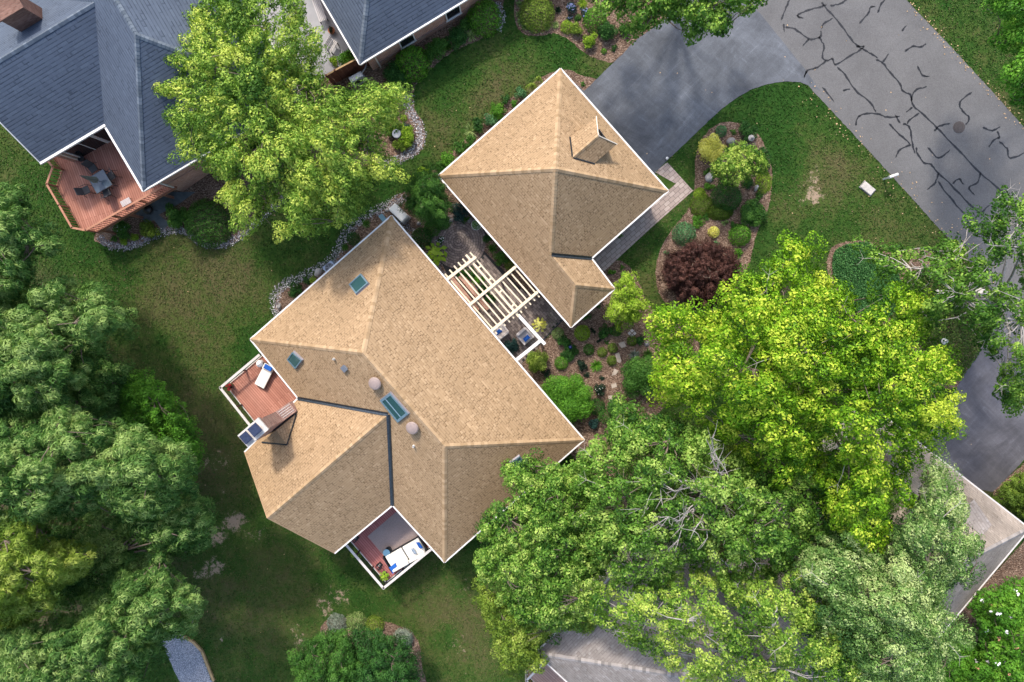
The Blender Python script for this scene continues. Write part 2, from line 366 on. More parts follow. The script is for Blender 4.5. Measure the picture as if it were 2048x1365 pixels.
M['patiogrey'] = simple('pale_concrete_patio', (0.36, 0.36, 0.38), 0.85, 0.2, var=0.15, scale=0.8, bump=0.2)

def asphalt(name, c, lo, hi, fine=0.22, streaks=False, sc1=0.35):
    n = NT(name); co = n.n('TexCoord').outputs['Object']
    f = n.noise(sc1, 8, 0.68, co, 0.6); col = n.mix(1.0, c, n.ramp(f, [(0.3, lo), (0.5, (lo + hi) / 2), (0.72, hi)]), 'MULTIPLY')
    g = n.noise(26, 3, 0.85, co); col = n.mix(1.0, col, n.ramp(g, [(0.28, 1 - fine), (0.72, 1 + fine)]), 'MULTIPLY')
    if streaks:  # tyre scuffs and sealer brush marks along and across the drive
        for ang in (48, -42):
            mp = n.n('Mapping'); n.l(co, mp.inputs[0]); mp.vector_type = 'TEXTURE'; mp.inputs['Rotation'].default_value = (0, 0, R(ang)); mp.inputs['Scale'].default_value = (2.6, .42, 1)
            s = n.noise(1.1, 6, 0.72, mp.outputs[0], 0.8); col = n.mix(1.0, col, n.ramp(s, [(0.42, 0.93), (0.60, 1.06), (0.74, 1.45)]), 'MULTIPLY')
    n.base(col, 0.88, 0.3); n.bump(n.noise(60, 3, 0.8, co), 0.5, 0.01); return n.m
M['road'] = asphalt('aged_road_asphalt', (0.126, 0.123, 0.126), 0.84, 1.18, 0.34)
M['drive'] = asphalt('sealed_driveway_asphalt', (0.104, 0.112, 0.130), 0.62, 1.34, 0.3, True)
M['drive2'] = asphalt('dark_driveway_asphalt', (0.095, 0.093, 0.108), 0.6, 1.4, 0.18, True)
n = NT('bark_mulch'); co = n.n('TexCoord').outputs['Object']
vo = n.n('TexVoronoi', i_Scale=17.0, i_Randomness=1.0); mp = n.n('Mapping'); n.l(co, mp.inputs[0]); mp.inputs['Scale'].default_value = (1, 2.2, 1); mp.inputs['Rotation'].default_value = (0, 0, 0.6)
dn_ = n.n('TexNoise', i_Scale=6.0, i_Detail=3.0); n.l(co, dn_.inputs['Vector']); mm = n.mix(0.12, mp.outputs[0], dn_.outputs['Color']); n.l(mm, vo.inputs['Vector'])
sx = n.n('SeparateColor'); n.l(vo.outputs['Color'], sx.inputs[0])
c = n.ramp(sx.outputs[0], [(0.0, (0.06, 0.036, 0.026)), (0.45, (0.145, 0.092, 0.066)), (0.8, (0.24, 0.160, 0.118)), (1.0, (0.40, 0.30, 0.23))])
c = n.mix(1.0, c, n.ramp(n.noise(0.7, 5, 0.6, co), [(0.3, 0.72), (0.7, 1.25)]), 'MULTIPLY')
n.base(c, 0.95, 0.15); n.bump(vo.outputs['Distance'], 0.9, 0.03); M['mulch'] = n.m
n = NT('blue_grey_gravel'); co = n.n('TexCoord').outputs['Object']; vo = n.n('TexVoronoi', i_Scale=26.0); n.l(co, vo.inputs['Vector'])
sx = n.n('SeparateColor'); n.l(vo.outputs['Color'], sx.inputs[0])
n.base(n.ramp(sx.outputs[0], [(0, (0.12, 0.13, 0.16)), (0.6, (0.25, 0.26, 0.31)), (1, (0.5, 0.5, 0.53))]), 0.9); n.bump(vo.outputs['Distance'], 0.8, 0.02); M['gravel'] = n.m

# lawn: lush / dry patches come from vertex attributes, broken up by noise
n = NT('lawn_turf'); co = n.n('TexCoord').outputs['Object']
def att(k): return n.n('Attribute', attribute_name=k).outputs['Fac']
f1 = n.noise(0.9, 7, 0.65, co); f2 = n.noise(9, 5, 0.75, co); f3 = n.noise(42, 3, 0.9, co)
def mth(op, a, b, c_=None):
    x = n.n('Math', operation=op)
    for i, v in enumerate((a, b, c_)):
        if v is None: continue
        if isinstance(v, (int, float)): x.inputs[i].default_value = v
        else: n.l(v, x.inputs[i])
    return x.outputs[0]
f4 = n.noise(0.33, 4, 0.6, co, 0.8)
tone = mth('ADD', mth('ADD', att('dry'), mth('MULTIPLY_ADD', f4, 1.1, -0.55)), mth('ADD', mth('MULTIPLY_ADD', f1, 1.1, -0.55), mth('MULTIPLY_ADD', n.noise(2.6, 5, .7, co), 1.0, -0.5)))
c = n.ramp(tone, [(0.05, (0.023, 0.070, 0.011)), (0.35, (0.040, 0.086, 0.015)), (0.6, (0.070, 0.095, 0.025)), (0.95, (0.100, 0.092, 0.040))])
c = n.mix(1.0, c, n.ramp(f3, [(0.25, 0.62), (0.75, 1.42)]), 'MULTIPLY')
bare = n.ramp(mth('ADD', att('bare'), mth('ADD', mth('MULTIPLY_ADD', n.noise(3.2, 5, .7, co), 2.6, -1.3), mth('MULTIPLY_ADD', f2, 1.0, -0.5))), [(0.45, 0.0), (0.75, 1.0)])
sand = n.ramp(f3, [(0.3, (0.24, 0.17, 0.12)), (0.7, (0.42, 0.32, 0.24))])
dark_soil = n.ramp(f3, [(0.3, (0.06, 0.045, 0.03)), (0.7, (0.12, 0.085, 0.06))])  # darker brown soil, blended in where the soil attribute is high
c = n.mix(n.ramp(mth('ADD', att('soil'), mth('MULTIPLY_ADD', f2, 0.8, -0.4)), [(0.4, 0.0), (0.7, 0.85)]), c, dark_soil)
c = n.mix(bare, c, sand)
n.base(c, 0.95, 0.12); n.bump(mth('ADD', f3, f2), 0.9, 0.03); M['lawn'] = n.m

# ------------------------------------------------------------------ terrain
def steps(lo, hi, st):
    a = list(np.arange(lo, hi + 1e-6, st)); ext = [8, 20, 45, 90, 180, 320]
    return [lo - e for e in ext[::-1]] + a + [hi + e for e in ext]
xs = steps(-36, 36, 0.4); ys = steps(-30, 26, 0.4)
# px, py, radius px, strength
DRY = [(430, 560, 90, 0.26), (330, 620, 80, 0.18), (500, 560, 70, 0.24), (420, 880, 120, 0.24), (330, 520, 60, 0.16), (620, 500, 70, 0.18), (870, 1010, 60, 0.28),
       (1300, 560, 50, 0.50), (1640, 300, 60, 0.22), (1620, 380, 80, 0.39), (1770, 450, 70, 0.39), (1440, 300, 40, 0.33), (1330, 420, 40, 0.33), (880, 260, 40, 0.28), (1000, 180, 60, 0.33), (940, 190, 60, 0.19),
       (1190, 120, 40, 0.39), (900, 1230, 60, 0.42), (760, 1060, 90, 0.06), (420, 1200, 60, 0.21), (960, 1290, 50, 0.32), (1900, 520, 60, 0.55), (1850, 70, 70, 0.22), (1990, 220, 50, 0.55), (1700, 580, 60, 0.44), (500, 1250, 90, 0.16), (560, 1100, 60, 0.10),
       (380, 700, 130, 0.16), (600, 1150, 140, 0.14), (470, 950, 90, 0.18), (860, 1150, 60, 0.18), (1680, 330, 30, 0.35), (1560, 420, 35, 0.30), (1740, 520, 40, 0.30), (1600, 250, 25, 0.25)]
LUSH = [(505, 705, 38, .6), (660, 490, 60, .2), (180, 480, 100, .35), (780, 380, 60, .3), (900, 150, 70, .35), (1120, 85, 60, .35), (1540, 240, 70, .35), (1570, 330, 60, .3), (560, 1050, 80, .25),
        (320, 680, 14, .6), (700, 1180, 80, .3), (900, 1270, 30, .4), (1600, 450, 60, .2), (700, 440, 60, .3), (560, 520, 80, .3), (1500, 210, 50, .3), (100, 380, 60, .3)]
BARE = [(470, 1045, 24, 1), (432, 1075, 20, 1), (430, 1135, 20, .9), (445, 985, 9, .7), (440, 925, 22, .55), (412, 930, 14, .6), (400, 1150, 20, .5), (520, 1070, 12, .5), (655, 1225, 16, .75), (670, 1190, 22, .45), (690, 1195, 16, .5),
        (1630, 350, 14, .7), (1625, 385, 22, .65), (1635, 400, 16, .5), (1612, 400, 10, .5), (600, 1290, 20, .6), (640, 1200, 10, .6), (440, 1278, 9, .8), (1885, 530, 16, .7), (590, 1260, 14, .4), (930, 1180, 20, .4), (920, 1290, 26, .4), (500, 1075, 12, .4), (340, 1300, 10, .5)]
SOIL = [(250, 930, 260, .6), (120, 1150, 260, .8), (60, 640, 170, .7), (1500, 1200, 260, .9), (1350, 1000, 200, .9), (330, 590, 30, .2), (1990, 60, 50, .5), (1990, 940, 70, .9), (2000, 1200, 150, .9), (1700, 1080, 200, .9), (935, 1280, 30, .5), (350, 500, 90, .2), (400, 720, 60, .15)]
def blobs(lst):
    out = []
    for px, py, r, s in lst:
        c = G(px, py); q = G(px + r, py); out.append((c.x, c.y, (q - c).length, s))
    return out
def field(bl, X, Y):
    f = np.zeros_like(X)
    for cx, cy, r, s in bl: f += s * np.exp(-((X - cx) ** 2 + (Y - cy) ** 2) / (r * r) * 1.2)
    return f
X, Y = np.meshgrid(xs, ys); TERR = np.vectorize(terr)(X, Y)
nx, ny = len(xs), len(ys)
me = bpy.data.meshes.new('ground'); V = np.stack([X, Y, TERR], -1).reshape(-1, 3)
i = (np.arange(ny - 1)[:, None] * nx + np.arange(nx - 1)[None]).ravel(); Q = np.stack([i, i + 1, i + nx + 1, i + nx], -1)
me.vertices.add(len(V)); me.vertices.foreach_set('co', V.astype('f').ravel()); me.loops.add(Q.size); me.loops.foreach_set('vertex_index', Q.ravel().astype('i'))
me.polygons.add(len(Q)); me.polygons.foreach_set('loop_start', np.arange(0, Q.size, 4, dtype='i')); me.polygons.foreach_set('loop_total', np.full(len(Q), 4, 'i'))
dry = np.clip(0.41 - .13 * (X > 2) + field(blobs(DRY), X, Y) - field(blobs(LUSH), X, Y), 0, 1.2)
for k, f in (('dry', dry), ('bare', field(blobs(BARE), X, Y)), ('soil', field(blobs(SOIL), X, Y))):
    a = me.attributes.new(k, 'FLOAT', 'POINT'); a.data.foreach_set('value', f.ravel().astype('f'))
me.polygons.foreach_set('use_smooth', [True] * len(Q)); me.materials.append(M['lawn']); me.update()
ground = bpy.data.objects.new('ground', me); COL.objects.link(ground); tag(ground, 'green lawn with dry and bare patches around the houses', kind='structure')

def smooth_loop(pts, k=5, closed=True):
    n_ = len(pts); out = []
    for i in range(n_ if closed else n_ - 1):
        p0, p1, p2, p3 = (np.array(pts[(i + d) % n_ if closed else min(max(i + d, 0), n_ - 1)], float) for d in (-1, 0, 1, 2))
        for j in range(k):
            t = j / k; out.append(tuple(0.5 * (2 * p1 + (p2 - p0) * t + (2 * p0 - 5 * p1 + 4 * p2 - p3) * t * t + (3 * p1 - p0 - 3 * p2 + p3) * t ** 3)))
    if not closed: out.append(tuple(map(float, pts[-1])))
    return out
def sheet(name, pxs, mat, dz, jit=0.0, parent=None, label=None, kind='structure', smooth=False, uvdir=None, step=1.0, z=None):
    """a thin ground sheet following the terrain"""
    if smooth: pxs = smooth_loop(pxs)
    w_ = [G(*p) if z is None else P(p[0], p[1], z) for p in pxs]
    if jit:
        o_ = []
        for i in range(len(w_)):
            a, b = w_[i], w_[(i + 1) % len(w_)]; k = max(1, int((b - a).length / 0.22))
            for j in range(k):
                q = a.lerp(b, j / k); o_.append(Vector((q.x + random.gauss(0, jit), q.y + random.gauss(0, jit), 0)))
        w_ = o_
    flat = [Vector((p.x, p.y, 0)) for p in w_]
    bm = bmesh.new(); bv = [bm.verts.new(p) for p in flat]
    for t in tessellate_polygon([flat]):
        try: bm.faces.new([bv[i] for i in t])
        except ValueError: pass
    lo = [min(p[i] for p in flat) for i in (0, 1)]; hi = [max(p[i] for p in flat) for i in (0, 1)]
    if z is None:
        for ax in (0, 1):
            v = math.ceil(max(lo[ax], -60) / step) * step
            while v < min(hi[ax], 60):
                co_ = [0, 0, 0]; co_[ax] = v; no = [0, 0, 0]; no[ax] = 1
                bmesh.ops.bisect_plane(bm, geom=bm.verts[:] + bm.edges[:] + bm.faces[:], plane_co=co_, plane_no=no); v += step
    for v in bm.verts: v.co.z = (terr(v.co.x, v.co.y) if z is None else z) + dz
    bmesh.ops.recalc_face_normals(bm, faces=bm.faces[:])
    for f in bm.faces:
        if f.normal.z < 0: f.normal_flip()
    uvl = bm.loops.layers.uv.new('UVMap'); d = Vector(uvdir or (1, 0, 0)).normalized(); pr = Vector((-d.y, d.x, 0))
    for f in bm.faces:
        for l in f.loops: l[uvl].uv = (l.vert.co.dot(d), l.vert.co.dot(pr))
    m_ = bpy.data.meshes.new(name); bm.to_mesh(m_); bm.free(); m_.materials.append(mat)
    o = bpy.data.objects.new(name, m_); COL.objects.link(o); o.parent = parent
    return tag(o, label, kind=kind)

ROADL = [(1300, -180), (1380, -85), (1458, -8), (1530, 75), (1612, 168), (1700, 262), (1790, 360), (1880, 460), (1960, 545), (2015, 612), (2150, 765), (2300, 930)]
ROADR = [(2450, 690), (2200, 420), (2048, 255), (1990, 190), (1900, 92), (1812, 0), (1730, -85), (1640, -180)]
road = sheet('road', ROADL + ROADR, M['road'], 0.020, 0.012, label='grey asphalt residential street with black crack sealant')
DRIVEP = [(1130, 150), (1168, 183), (1228, 125), (1275, 78), (1330, 40), (1380, -10), (1470, -30), (1530, 40), (1570, 90), (1610, 140), (1640, 182), (1612, 170), (1600, 165), (1575, 164), (1550, 166), (1525, 172), (1500, 181), (1470, 199), (1440, 221), (1405, 254), (1372, 286), (1340, 316), (1312, 344), (1280, 400), (1180, 330)]
drive = sheet('driveway', DRIVEP,
              M['drive'], 0.028, 0.01, label='dark sealed asphalt driveway in front of the garage')
drive2 = sheet('driveway', [(2030, 600), (2000, 635), (1962, 695), (1910, 780), (1850, 880), (1800, 900), (1850, 960), (1985, 984), (2020, 950), (2060, 905), (2150, 820), (2260, 800), (2120, 700)],
               M['drive2'], 0.026, 0.01, label='dark driveway beside the weathered grey house at right')
walkd = (P(1205, 542, 0) - P(1386, 383, 0)).normalized()
walk = sheet('path', [(1334, 325), (1386, 382), (1300, 458), (1208, 543), (1170, 505), (1250, 440), (1338, 380), (1352, 368), (1340, 362), (1310, 345)], M['walkpaver'], 0.03, 0.0, label='pinkish grey paver walk along the garage wall', uvdir=walkd)
MULCH = {
 'island': [(1485, 247), (1444, 245), (1415, 264), (1398, 290), (1391, 316), (1389, 362), (1386, 394), (1375, 421), (1350, 452), (1322, 496), (1311, 540), (1318, 585), (1340, 615), (1400, 640), (1460, 600), (1490, 550), (1517, 458), (1534, 425), (1544, 363), (1541, 326), (1526, 283), (1500, 254)],
 'garden': [(1180, 520), (1215, 532), (1238, 521), (1262, 538), (1280, 570), (1302, 615), (1350, 640), (1400, 700), (1340, 800), (1280, 870), (1235, 940), (1190, 960), (1020, 760), (1000, 700), (1085, 683), (1125, 637), (1150, 600)],
 'front': [(1034, -40), (1030, 0), (1028, 25), (1032, 50), (1042, 64), (1057, 72), (1083, 72), (1106, 68), (1124, 73), (1145, 86), (1166, 104), (1184, 114), (1227, 125), (1275, 82), (1330, 42), (1380, -8), (1390, -60), (1100, -70)],
 'side': [(1172, 187), (1192, 160), (1165, 152), (1135, 140), (1105, 145), (1075, 158), (1050, 180), (1018, 200), (992, 215), (968, 236), (950, 262), (925, 284), (900, 310), (885, 332), (850, 348), (842, 370), (820, 382), (790, 392), (775, 415), (780, 440), (880, 600), (1010, 740), (1100, 620), (1100, 300)],
 'back': [(556, 625), (552, 600), (565, 580), (600, 566), (640, 548), (665, 528), (685, 495), (700, 460), (730, 440), (770, 418), (810, 400), (860, 440), (800, 520), (640, 640)],
 'pine': [(817, 190), (828, 218), (842, 240), (850, 265), (848, 290), (835, 308), (806, 322), (760, 330), (640, 340), (600, 280), (620, 190), (700, 160)],
 'wallbed': [(1005, 20), (1003, 52), (985, 66), (955, 82), (925, 95), (895, 110), (872, 130), (850, 150), (834, 168), (826, 188), (815, 205), (740, 205), (655, 195), (630, 160), (690, 120), (850, 20), (1000, -40)],
 'deckbed': [(190, 470), (205, 488), (235, 497), (275, 490), (320, 468), (355, 460), (385, 472), (420, 492), (455, 490), (490, 470), (530, 430), (570, 390), (540, 300), (380, 330), (260, 400)],
 'shady': [(645, 1300), (640, 1262), (655, 1240), (700, 1235), (760, 1241), (810, 1256), (836, 1282), (843, 1330), (844, 1420), (600, 1420), (620, 1330)],
 'cover': [(1735, 483), (1700, 483), (1672, 490), (1657, 508), (1655, 545), (1668, 590), (1695, 640), (1740, 690), (1900, 780), (1960, 690), (1930, 560), (1850, 500), (1780, 505)],
 'corner': [(1985, 990), (2040, 935), (2150, 860), (2300, 1200), (2150, 1500), (1850, 1450), (1900, 1250), (2060, 1060)],
}
MT = {'island': 'oval mulch bed between the driveway and the front lawn', 'garden': 'mulch garden bed south of the garage', 'front': 'curving mulch bed beside the top of the driveway', 'side': 'mulch bed along the garage and courtyard', 'back': 'mulch strip along the back of the main house',
      'pine': 'mulch bed under the tall pine', 'wallbed': 'mulch bed along the brick wall', 'deckbed': 'mulch bed below the neighbouring deck', 'shady': 'mulch around the shrub island at the bottom', 'cover': 'mulch ring around the ground cover patch', 'corner': 'mulch by the flowering shrubs at lower right'}
for k, p in MULCH.items(): sheet('mulch_bed', p, M['mulch'], 0.010 + 0.001 * list(MULCH).index(k), 0.025, label=MT[k], smooth=True)

# crack sealant on the road
CR = [[(1643, 5), (1655, 20), (1680, 48), (1700, 75), (1715, 92), (1728, 93)], [(1712, 92), (1728, 100), (1742, 108), (1755, 116)], [(1752, 120), (1765, 126), (1780, 145), (1800, 168), (1805, 182), (1820, 190), (1827, 212), (1850, 232), (1880, 262), (1920, 303), (1960, 346), (2005, 385), (2040, 425)],
      [(1562, 40), (1572, 15), (1582, -8)], [(1595, 30), (1597, 35), (1606, 36)], [(1595, 30), (1612, 22), (1640, 14), (1652, 10)], [(1660, 12), (1680, 8), (1700, -5)], [(1568, 48), (1568, 64)], [(1570, 55), (1590, 58), (1618, 78), (1640, 74), (1642, 62)], [(1618, 78), (1605, 92)], [(1638, 74), (1648, 92), (1645, 112), (1652, 122), (1665, 118), (1672, 130), (1700, 112), (1720, 100), (1728, 93)],
      [(1643, 58), (1648, 48), (1665, 37)], [(1652, 122), (1635, 135), (1615, 142), (1608, 155)], [(1675, 135), (1690, 150), (1710, 180), (1740, 205), (1752, 225)], [(1711, 252), (1717, 234), (1730, 228), (1755, 228), (1775, 235), (1800, 233)], [(1686, 182), (1700, 178)], [(1645, 175), (1668, 203)],
      [(1718, 48), (1735, 30), (1742, 15), (1750, 14)], [(1755, 26), (1762, 10), (1770, 0)], [(1765, 125), (1778, 108)], [(1810, 104), (1825, 93), (1840, 95), (1852, 88)], [(1835, 132), (1845, 150), (1858, 153)], [(1822, 203), (1830, 182), (1854, 173)], [(1804, 62), (1812, 53)],
      [(1825, 215), (1812, 225)], [(1838, 227), (1820, 240), (1815, 248)], [(1806, 248), (1818, 253), (1822, 265), (1825, 290), (1830, 306)], [(1778, 248), (1800, 270), (1822, 290)], [(1822, 290), (1800, 300), (1792, 315)], [(1832, 295), (1835, 308), (1848, 326), (1862, 330), (1877, 347), (1910, 378), (1940, 410), (1960, 428)], [(1855, 295), (1878, 316), (1900, 300)], [(1868, 263), (1880, 252), (1900, 248)],
      [(1877, 347), (1870, 365), (1855, 380)], [(1876, 363), (1900, 395), (1930, 430)], [(1944, 185), (1920, 205), (1925, 222), (1938, 235), (1932, 250)], [(1965, 255), (1985, 261), (2000, 254)], [(1994, 263), (1999, 275), (1988, 280), (1978, 295)], [(1998, 283), (2015, 298), (2022, 317), (2060, 300)], [(1961, 346), (1955, 365), (1938, 375), (1948, 390)], [(1960, 428), (1980, 410)], [(1905, 368), (1918, 358), (1927, 370)], [(1800, 247), (1790, 230)], [(1985, 30), (1975, 18)]]
mb = MB()
for c in CR:
    q = smooth_loop(c, 5, False); pts = [P(a + random.gauss(0, .5), b + random.gauss(0, .5), 0.028) for a, b in q]
    for i in range(len(pts) - 1):
        a, b = pts[i], pts[i + 1]; d = (b - a).normalized(); s = Vector((-d.y, d.x, 0)); w1, w2 = (0.048 + 0.022 * math.sin(i * 1.3 + k * 2) for k in (0, 1))
        w1 *= 0.4 if i == 0 else 1; w2 *= 0.3 if i == len(pts) - 2 else 1
        mb.poly([a - s * w1, b - s * w2 + d * .02, b + s * w2 + d * .02, a + s * w1])
    mb.poly
o = mb.build('crack_sealant', M['seal'], road); tag(o, kind='structure')
c = P(1918, 255, 0.024)
t_ = empty('manhole_cover', c, 'round rusty iron manhole cover set in the street', 'manhole cover')
mb = MB(); mb.lathe(c, [(0.36, 0), (0.36, 0.012), (0.30, 0.014)], 28); mb.build('frame', M['castiron'], t_)
mb = MB(); mb.lathe(c, [(0.29, 0.002), (0.29, 0.018), (0.26, 0.022), (0.2, 0.018), (0.12, 0.022), (0.03, 0.018)], 28); mb.build('lid', M['castiron'], t_)

# pebble ribbons
def ribbon(name, line, wpx, label, dens=330, size=(0.035, 0.085), pale=0.0):
    q = [G(*p) for p in smooth_loop(line, 6, False)]; V_, F_, T_ = [], [], []
    base = [(-1, -1, -.5), (1, -1, -.5), (1.1, 1, -.5), (-1, 1.1, -.5), (-.6, -.6, .6), (.6, -.5, .7), (.6, .6, .6), (-.5, .6, .7)]
    fs = [(4, 5, 6, 7), (0, 1, 5, 4), (1, 2, 6, 5), (2, 3, 7, 6), (3, 0, 4, 7)]
    for i in range(len(q) - 1):
        a, b = q[i], q[i + 1]; d = b - a; L = d.length; d.normalize(); s = Vector((-d.y, d.x, 0)); wd = wpx / F * H
        for _ in range(int(dens * L * wd)):
            u = random.gauss(0, 0.27); u = max(-.62, min(.62, u * 1.25 if random.random() < .5 else random.uniform(-.5, .5)))
            p = a + d * random.random() * L + s * u * wd; p.z = terr(p.x, p.y) + 0.025
            r_ = random.uniform(*size); an = random.random() * 6.28; ca, sa = math.cos(an), math.sin(an); e = random.uniform(.6, 1)
            k = len(V_)
            for x, y, z_ in base:
                x *= r_ * .5; y *= r_ * .5 * e; V_.append((p.x + x * ca - y * sa, p.y + x * sa + y * ca, p.z + z_ * r_ * .5 + random.random() * .01))
            F_ += [tuple(k + j for j in f) for f in fs]; T_ += [min(1, max(0, random.gauss(0.4 + pale, .28)))] * 5
    o = obj(name, V_, F_, M['pebble'], tint=T_); return tag(o, label, kind='stuff')
ribbon('pebble_border', [(199, 473), (215, 489), (245, 495), (280, 486), (310, 470), (345, 461), (370, 462), (390, 478), (415, 490), (440, 491), (468, 480), (500, 457), (535, 425), (570, 395)], 15, 'grey and white pebbles edging the bed below the neighbouring deck')
ribbon('pebble_border', [(818, 190), (817, 211), (823, 229), (834, 246), (842, 265), (841, 284), (829, 301), (812, 312), (790, 322), (760, 330)], 17, 'white and grey pebbles curving round the bed beside the tall pine', pale=.08)
ribbon('pebble_border', [(992, 5), (1002, 22), (1003, 42), (996, 62)], 12, 'short strip of white pebbles at the end of the brick wall', pale=.15)
ribbon('pebble_border', [(815, 395), (775, 412), (735, 432), (705, 450), (690, 472), (677, 500), (660, 525), (635, 540), (600, 556), (572, 568), (555, 585), (549, 605), (556, 630)], 19, 'loose river pebbles along the back lawn edge of the main house', dens=230, pale=.08)
ribbon('pebble_border', [(795, 440), (812, 455), (825, 470), (835, 495), (870, 530), (885, 555)], 20, 'dark pebbles beside the courtyard wall of the main house', dens=200, pale=-.12)

# courtyard pavers, laid ring by ring and then in running courses
mb = MB(); cc = P(917, 483, 0); zt_ = 0.045
def prism(pts, t):
    lo_ = [p.copy() for p in pts]; 
    for p in lo_: p.z = 0.012
    mb.poly(pts, t=t)
    for i in range(len(pts)): mb.poly([lo_[i], lo_[(i + 1) % len(pts)], pts[(i + 1) % len(pts)], pts[i]], t=t)
for k in range(11):
    r0, r1 = 0.02 + k * 0.155, (k + 1) * 0.155; nn = max(5, int(2 * math.pi * (r0 + r1) / 2 / (0.15 if k < 5 else 0.19))); ph = random.random()
    for j in range(nn):
        a0, a1 = 2 * math.pi * (j + ph) / nn, 2 * math.pi * (j + 1 + ph) / nn; g = 0.008 / max(r1, .1); z_ = zt_ + random.gauss(0, .0015)
        prism([Vector((cc.x + r * math.cos(a), cc.y + r * math.sin(a), z_)) for r, a in ((r0, a0 + g), (r1, a0 + g), (r1, a1 - g), (r0, a1 - g))][::1], random.random() * .7 + (.0 if k % 3 else .15))
PATIO = [[(960, 440), (978, 470), (962, 500), (990, 532), (1030, 575), (1090, 600), (1128, 636), (1085, 682), (1036, 735), (940, 620), (960, 590), (905, 530), (875, 520), (868, 470), (890, 440)]]
pp = [P(x, y, 0) for x, y in PATIO[0]]
def inside(p, poly):
    c = False
    for i in range(len(poly)):
        a, b = poly[i], poly[i - 1]
        if (a.y > p.y) != (b.y > p.y) and p.x < (b.x - a.x) * (p.y - a.y) / (b.y - a.y) + a.x: c = not c
    return c
ed = (P(1142, 654, 2.9) - P(878, 352, 2.9)).normalized(); eb = Vector((-ed.y, ed.x, 0))
o0 = cc
for iu in range(-12, 60):
    for iv in range(-30, 40):
        p = o0 + ed * (iu * 0.31 + (iv % 2) * .155) + eb * (iv * 0.155)
        if (p - cc).length < 1.72 + .11 or not inside(p, pp): continue
        if random.random() < .0: continue
        z_ = zt_ + random.gauss(0, .002); a, b = ed * .149, eb * .0715
        prism([Vector((q.x, q.y, z_)) for q in (p - a - b, p + a - b, p + a + b, p - a + b)], random.random())
o = mb.build('patio', M['paver']); tag(o, 'dark courtyard pavers with a ring pattern near the pergola', kind='structure')
sheet('patio', [(880, 440), (960, 435), (980, 470), (966, 500), (1035, 570), (1130, 637), (1085, 684), (1030, 742), (930, 620), (890, 540), (866, 500)], M['edging'], 0.018, label='dark joint sand under the courtyard pavers')
# neighbour ground surfaces
sheet('patio', [(470, -80), (655, -80), (740, 110), (700, 130), (640, 160), (560, 120), (500, 60)], M['patiogrey'], 0.03, label='pale concrete patio beside the blue roof')
sheet('patio', [(330, 385), (392, 384), (362, 406), (318, 430), (340, 448), (325, 462), (308, 440), (294, 448), (272, 428)], M['slatestone'], 0.03, label='dark slate slabs below the neighbouring deck')
sheet('gravel_path', [(322, 1282), (350, 1262), (378, 1275), (398, 1296), (425, 1352), (436, 1400), (380, 1400), (350, 1345)], M['gravel'], 0.02, 0.02, label='blue grey gravel path at the bottom left corner')
t_ = empty('landscape_timber', G(372, 1276), 'weathered timber edging on the right of the gravel path', 'edging')
for a, b in (((368, 1273), (385, 1283)), ((386, 1283), (405, 1303)), ((404, 1302), (428, 1362))):
    mb = MB(); mb.beam(G(*a, 0.08), G(*b, 0.08), .16, .16); mb.build('timber', M['timber'], t_)
# black edging strip of the courtyard
mb = MB(); mb.beam(P(1080, 686, .06), P(1127, 638, .06), .05, .12)
tag(mb.build('edging_strip', M['black'], origin=P(1080, 686, 0)), 'thin black metal edging where the patio meets the mulch garden', 'edging')
# ground cover patch
def cover(name, pxs, n_, mat, h, size, label, seed):
    r = np.random.default_rng(seed); w_ = [G(*p) for p in smooth_loop(pxs)]
    xs_ = [p.x for p in w_]; ys_ = [p.y for p in w_]; C = []
    while len(C) < n_:
        p = Vector((r.uniform(min(xs_), max(xs_)), r.uniform(min(ys_), max(ys_)), 0))
        if inside(p, w_): C.append((p.x, p.y, terr(p.x, p.y) + h * (0.3 + .7 * r.random())))
    C = np.array(C); N = r.normal(size=C.shape) * .55 + (0, 0, 1)
    o = leaf_obj(name, C, N, r.uniform(.7, 1.3, len(C)) * size, r.uniform(0, 1, len(C)), mat, el=1.1, wd=.6, rs=r); return tag(o, label, kind='stuff')
M['gcover'] = leafmat('pachysandra_leaves', (0.016, 0.07, 0.016), (0.045, 0.15, 0.040), (0.10, 0.25, 0.07))
M['gcover2'] = leafmat('olive_cover_leaves', (0.03, 0.06, 0.01), (0.06, 0.12, 0.02), (0.12, 0.19, 0.04))
cover('ground_cover', [(1738, 488), (1700, 488), (1674, 497), (1664, 515), (1665, 548), (1680, 585), (1700, 615), (1760, 640), (1800, 600), (1790, 540)], 16000, M['gcover'], .22, .10, 'dense dark green pachysandra patch on the front lawn', 5)
cover('ground_cover', [(1800, 560), (1860, 540), (1930, 600), (1960, 680), (1940, 730), (1900, 760), (1850, 700), (1780, 640)], 14000, M['gcover2'], .22, .10, 'shaded olive green ground cover beside the right driveway', 6)
# fallen leaves
r = np.random.default_rng(9); C = []
for _ in range(150):
    t = r.random() ** 1.0; x = 1600 + 380 * t + r.normal(0, 18); y = 168 + 390 * t + r.normal(0, 16); C.append(G(x, y, .045))
for _ in range(150):
    t = r.random(); x = 1812 + 236 * t + r.normal(0, 7); y = 0 + 255 * t + r.normal(0, 7); C.append(G(x, y, .045))
for _ in range(230): C.append(G(r.uniform(200, 2040), r.uniform(0, 1340), .035))
C = np.array([tuple(v) for v in C]); N = r.normal(size=C.shape) * .3 + (0, 0, 1)
tag(leaf_obj('fallen_leaves', C, N, r.uniform(.05, .13, len(C)), r.random(len(C)), M['oldleaf'], el=1, wd=.7, rs=r), 'dry tan leaves scattered over lawn and street edges', kind='stuff')

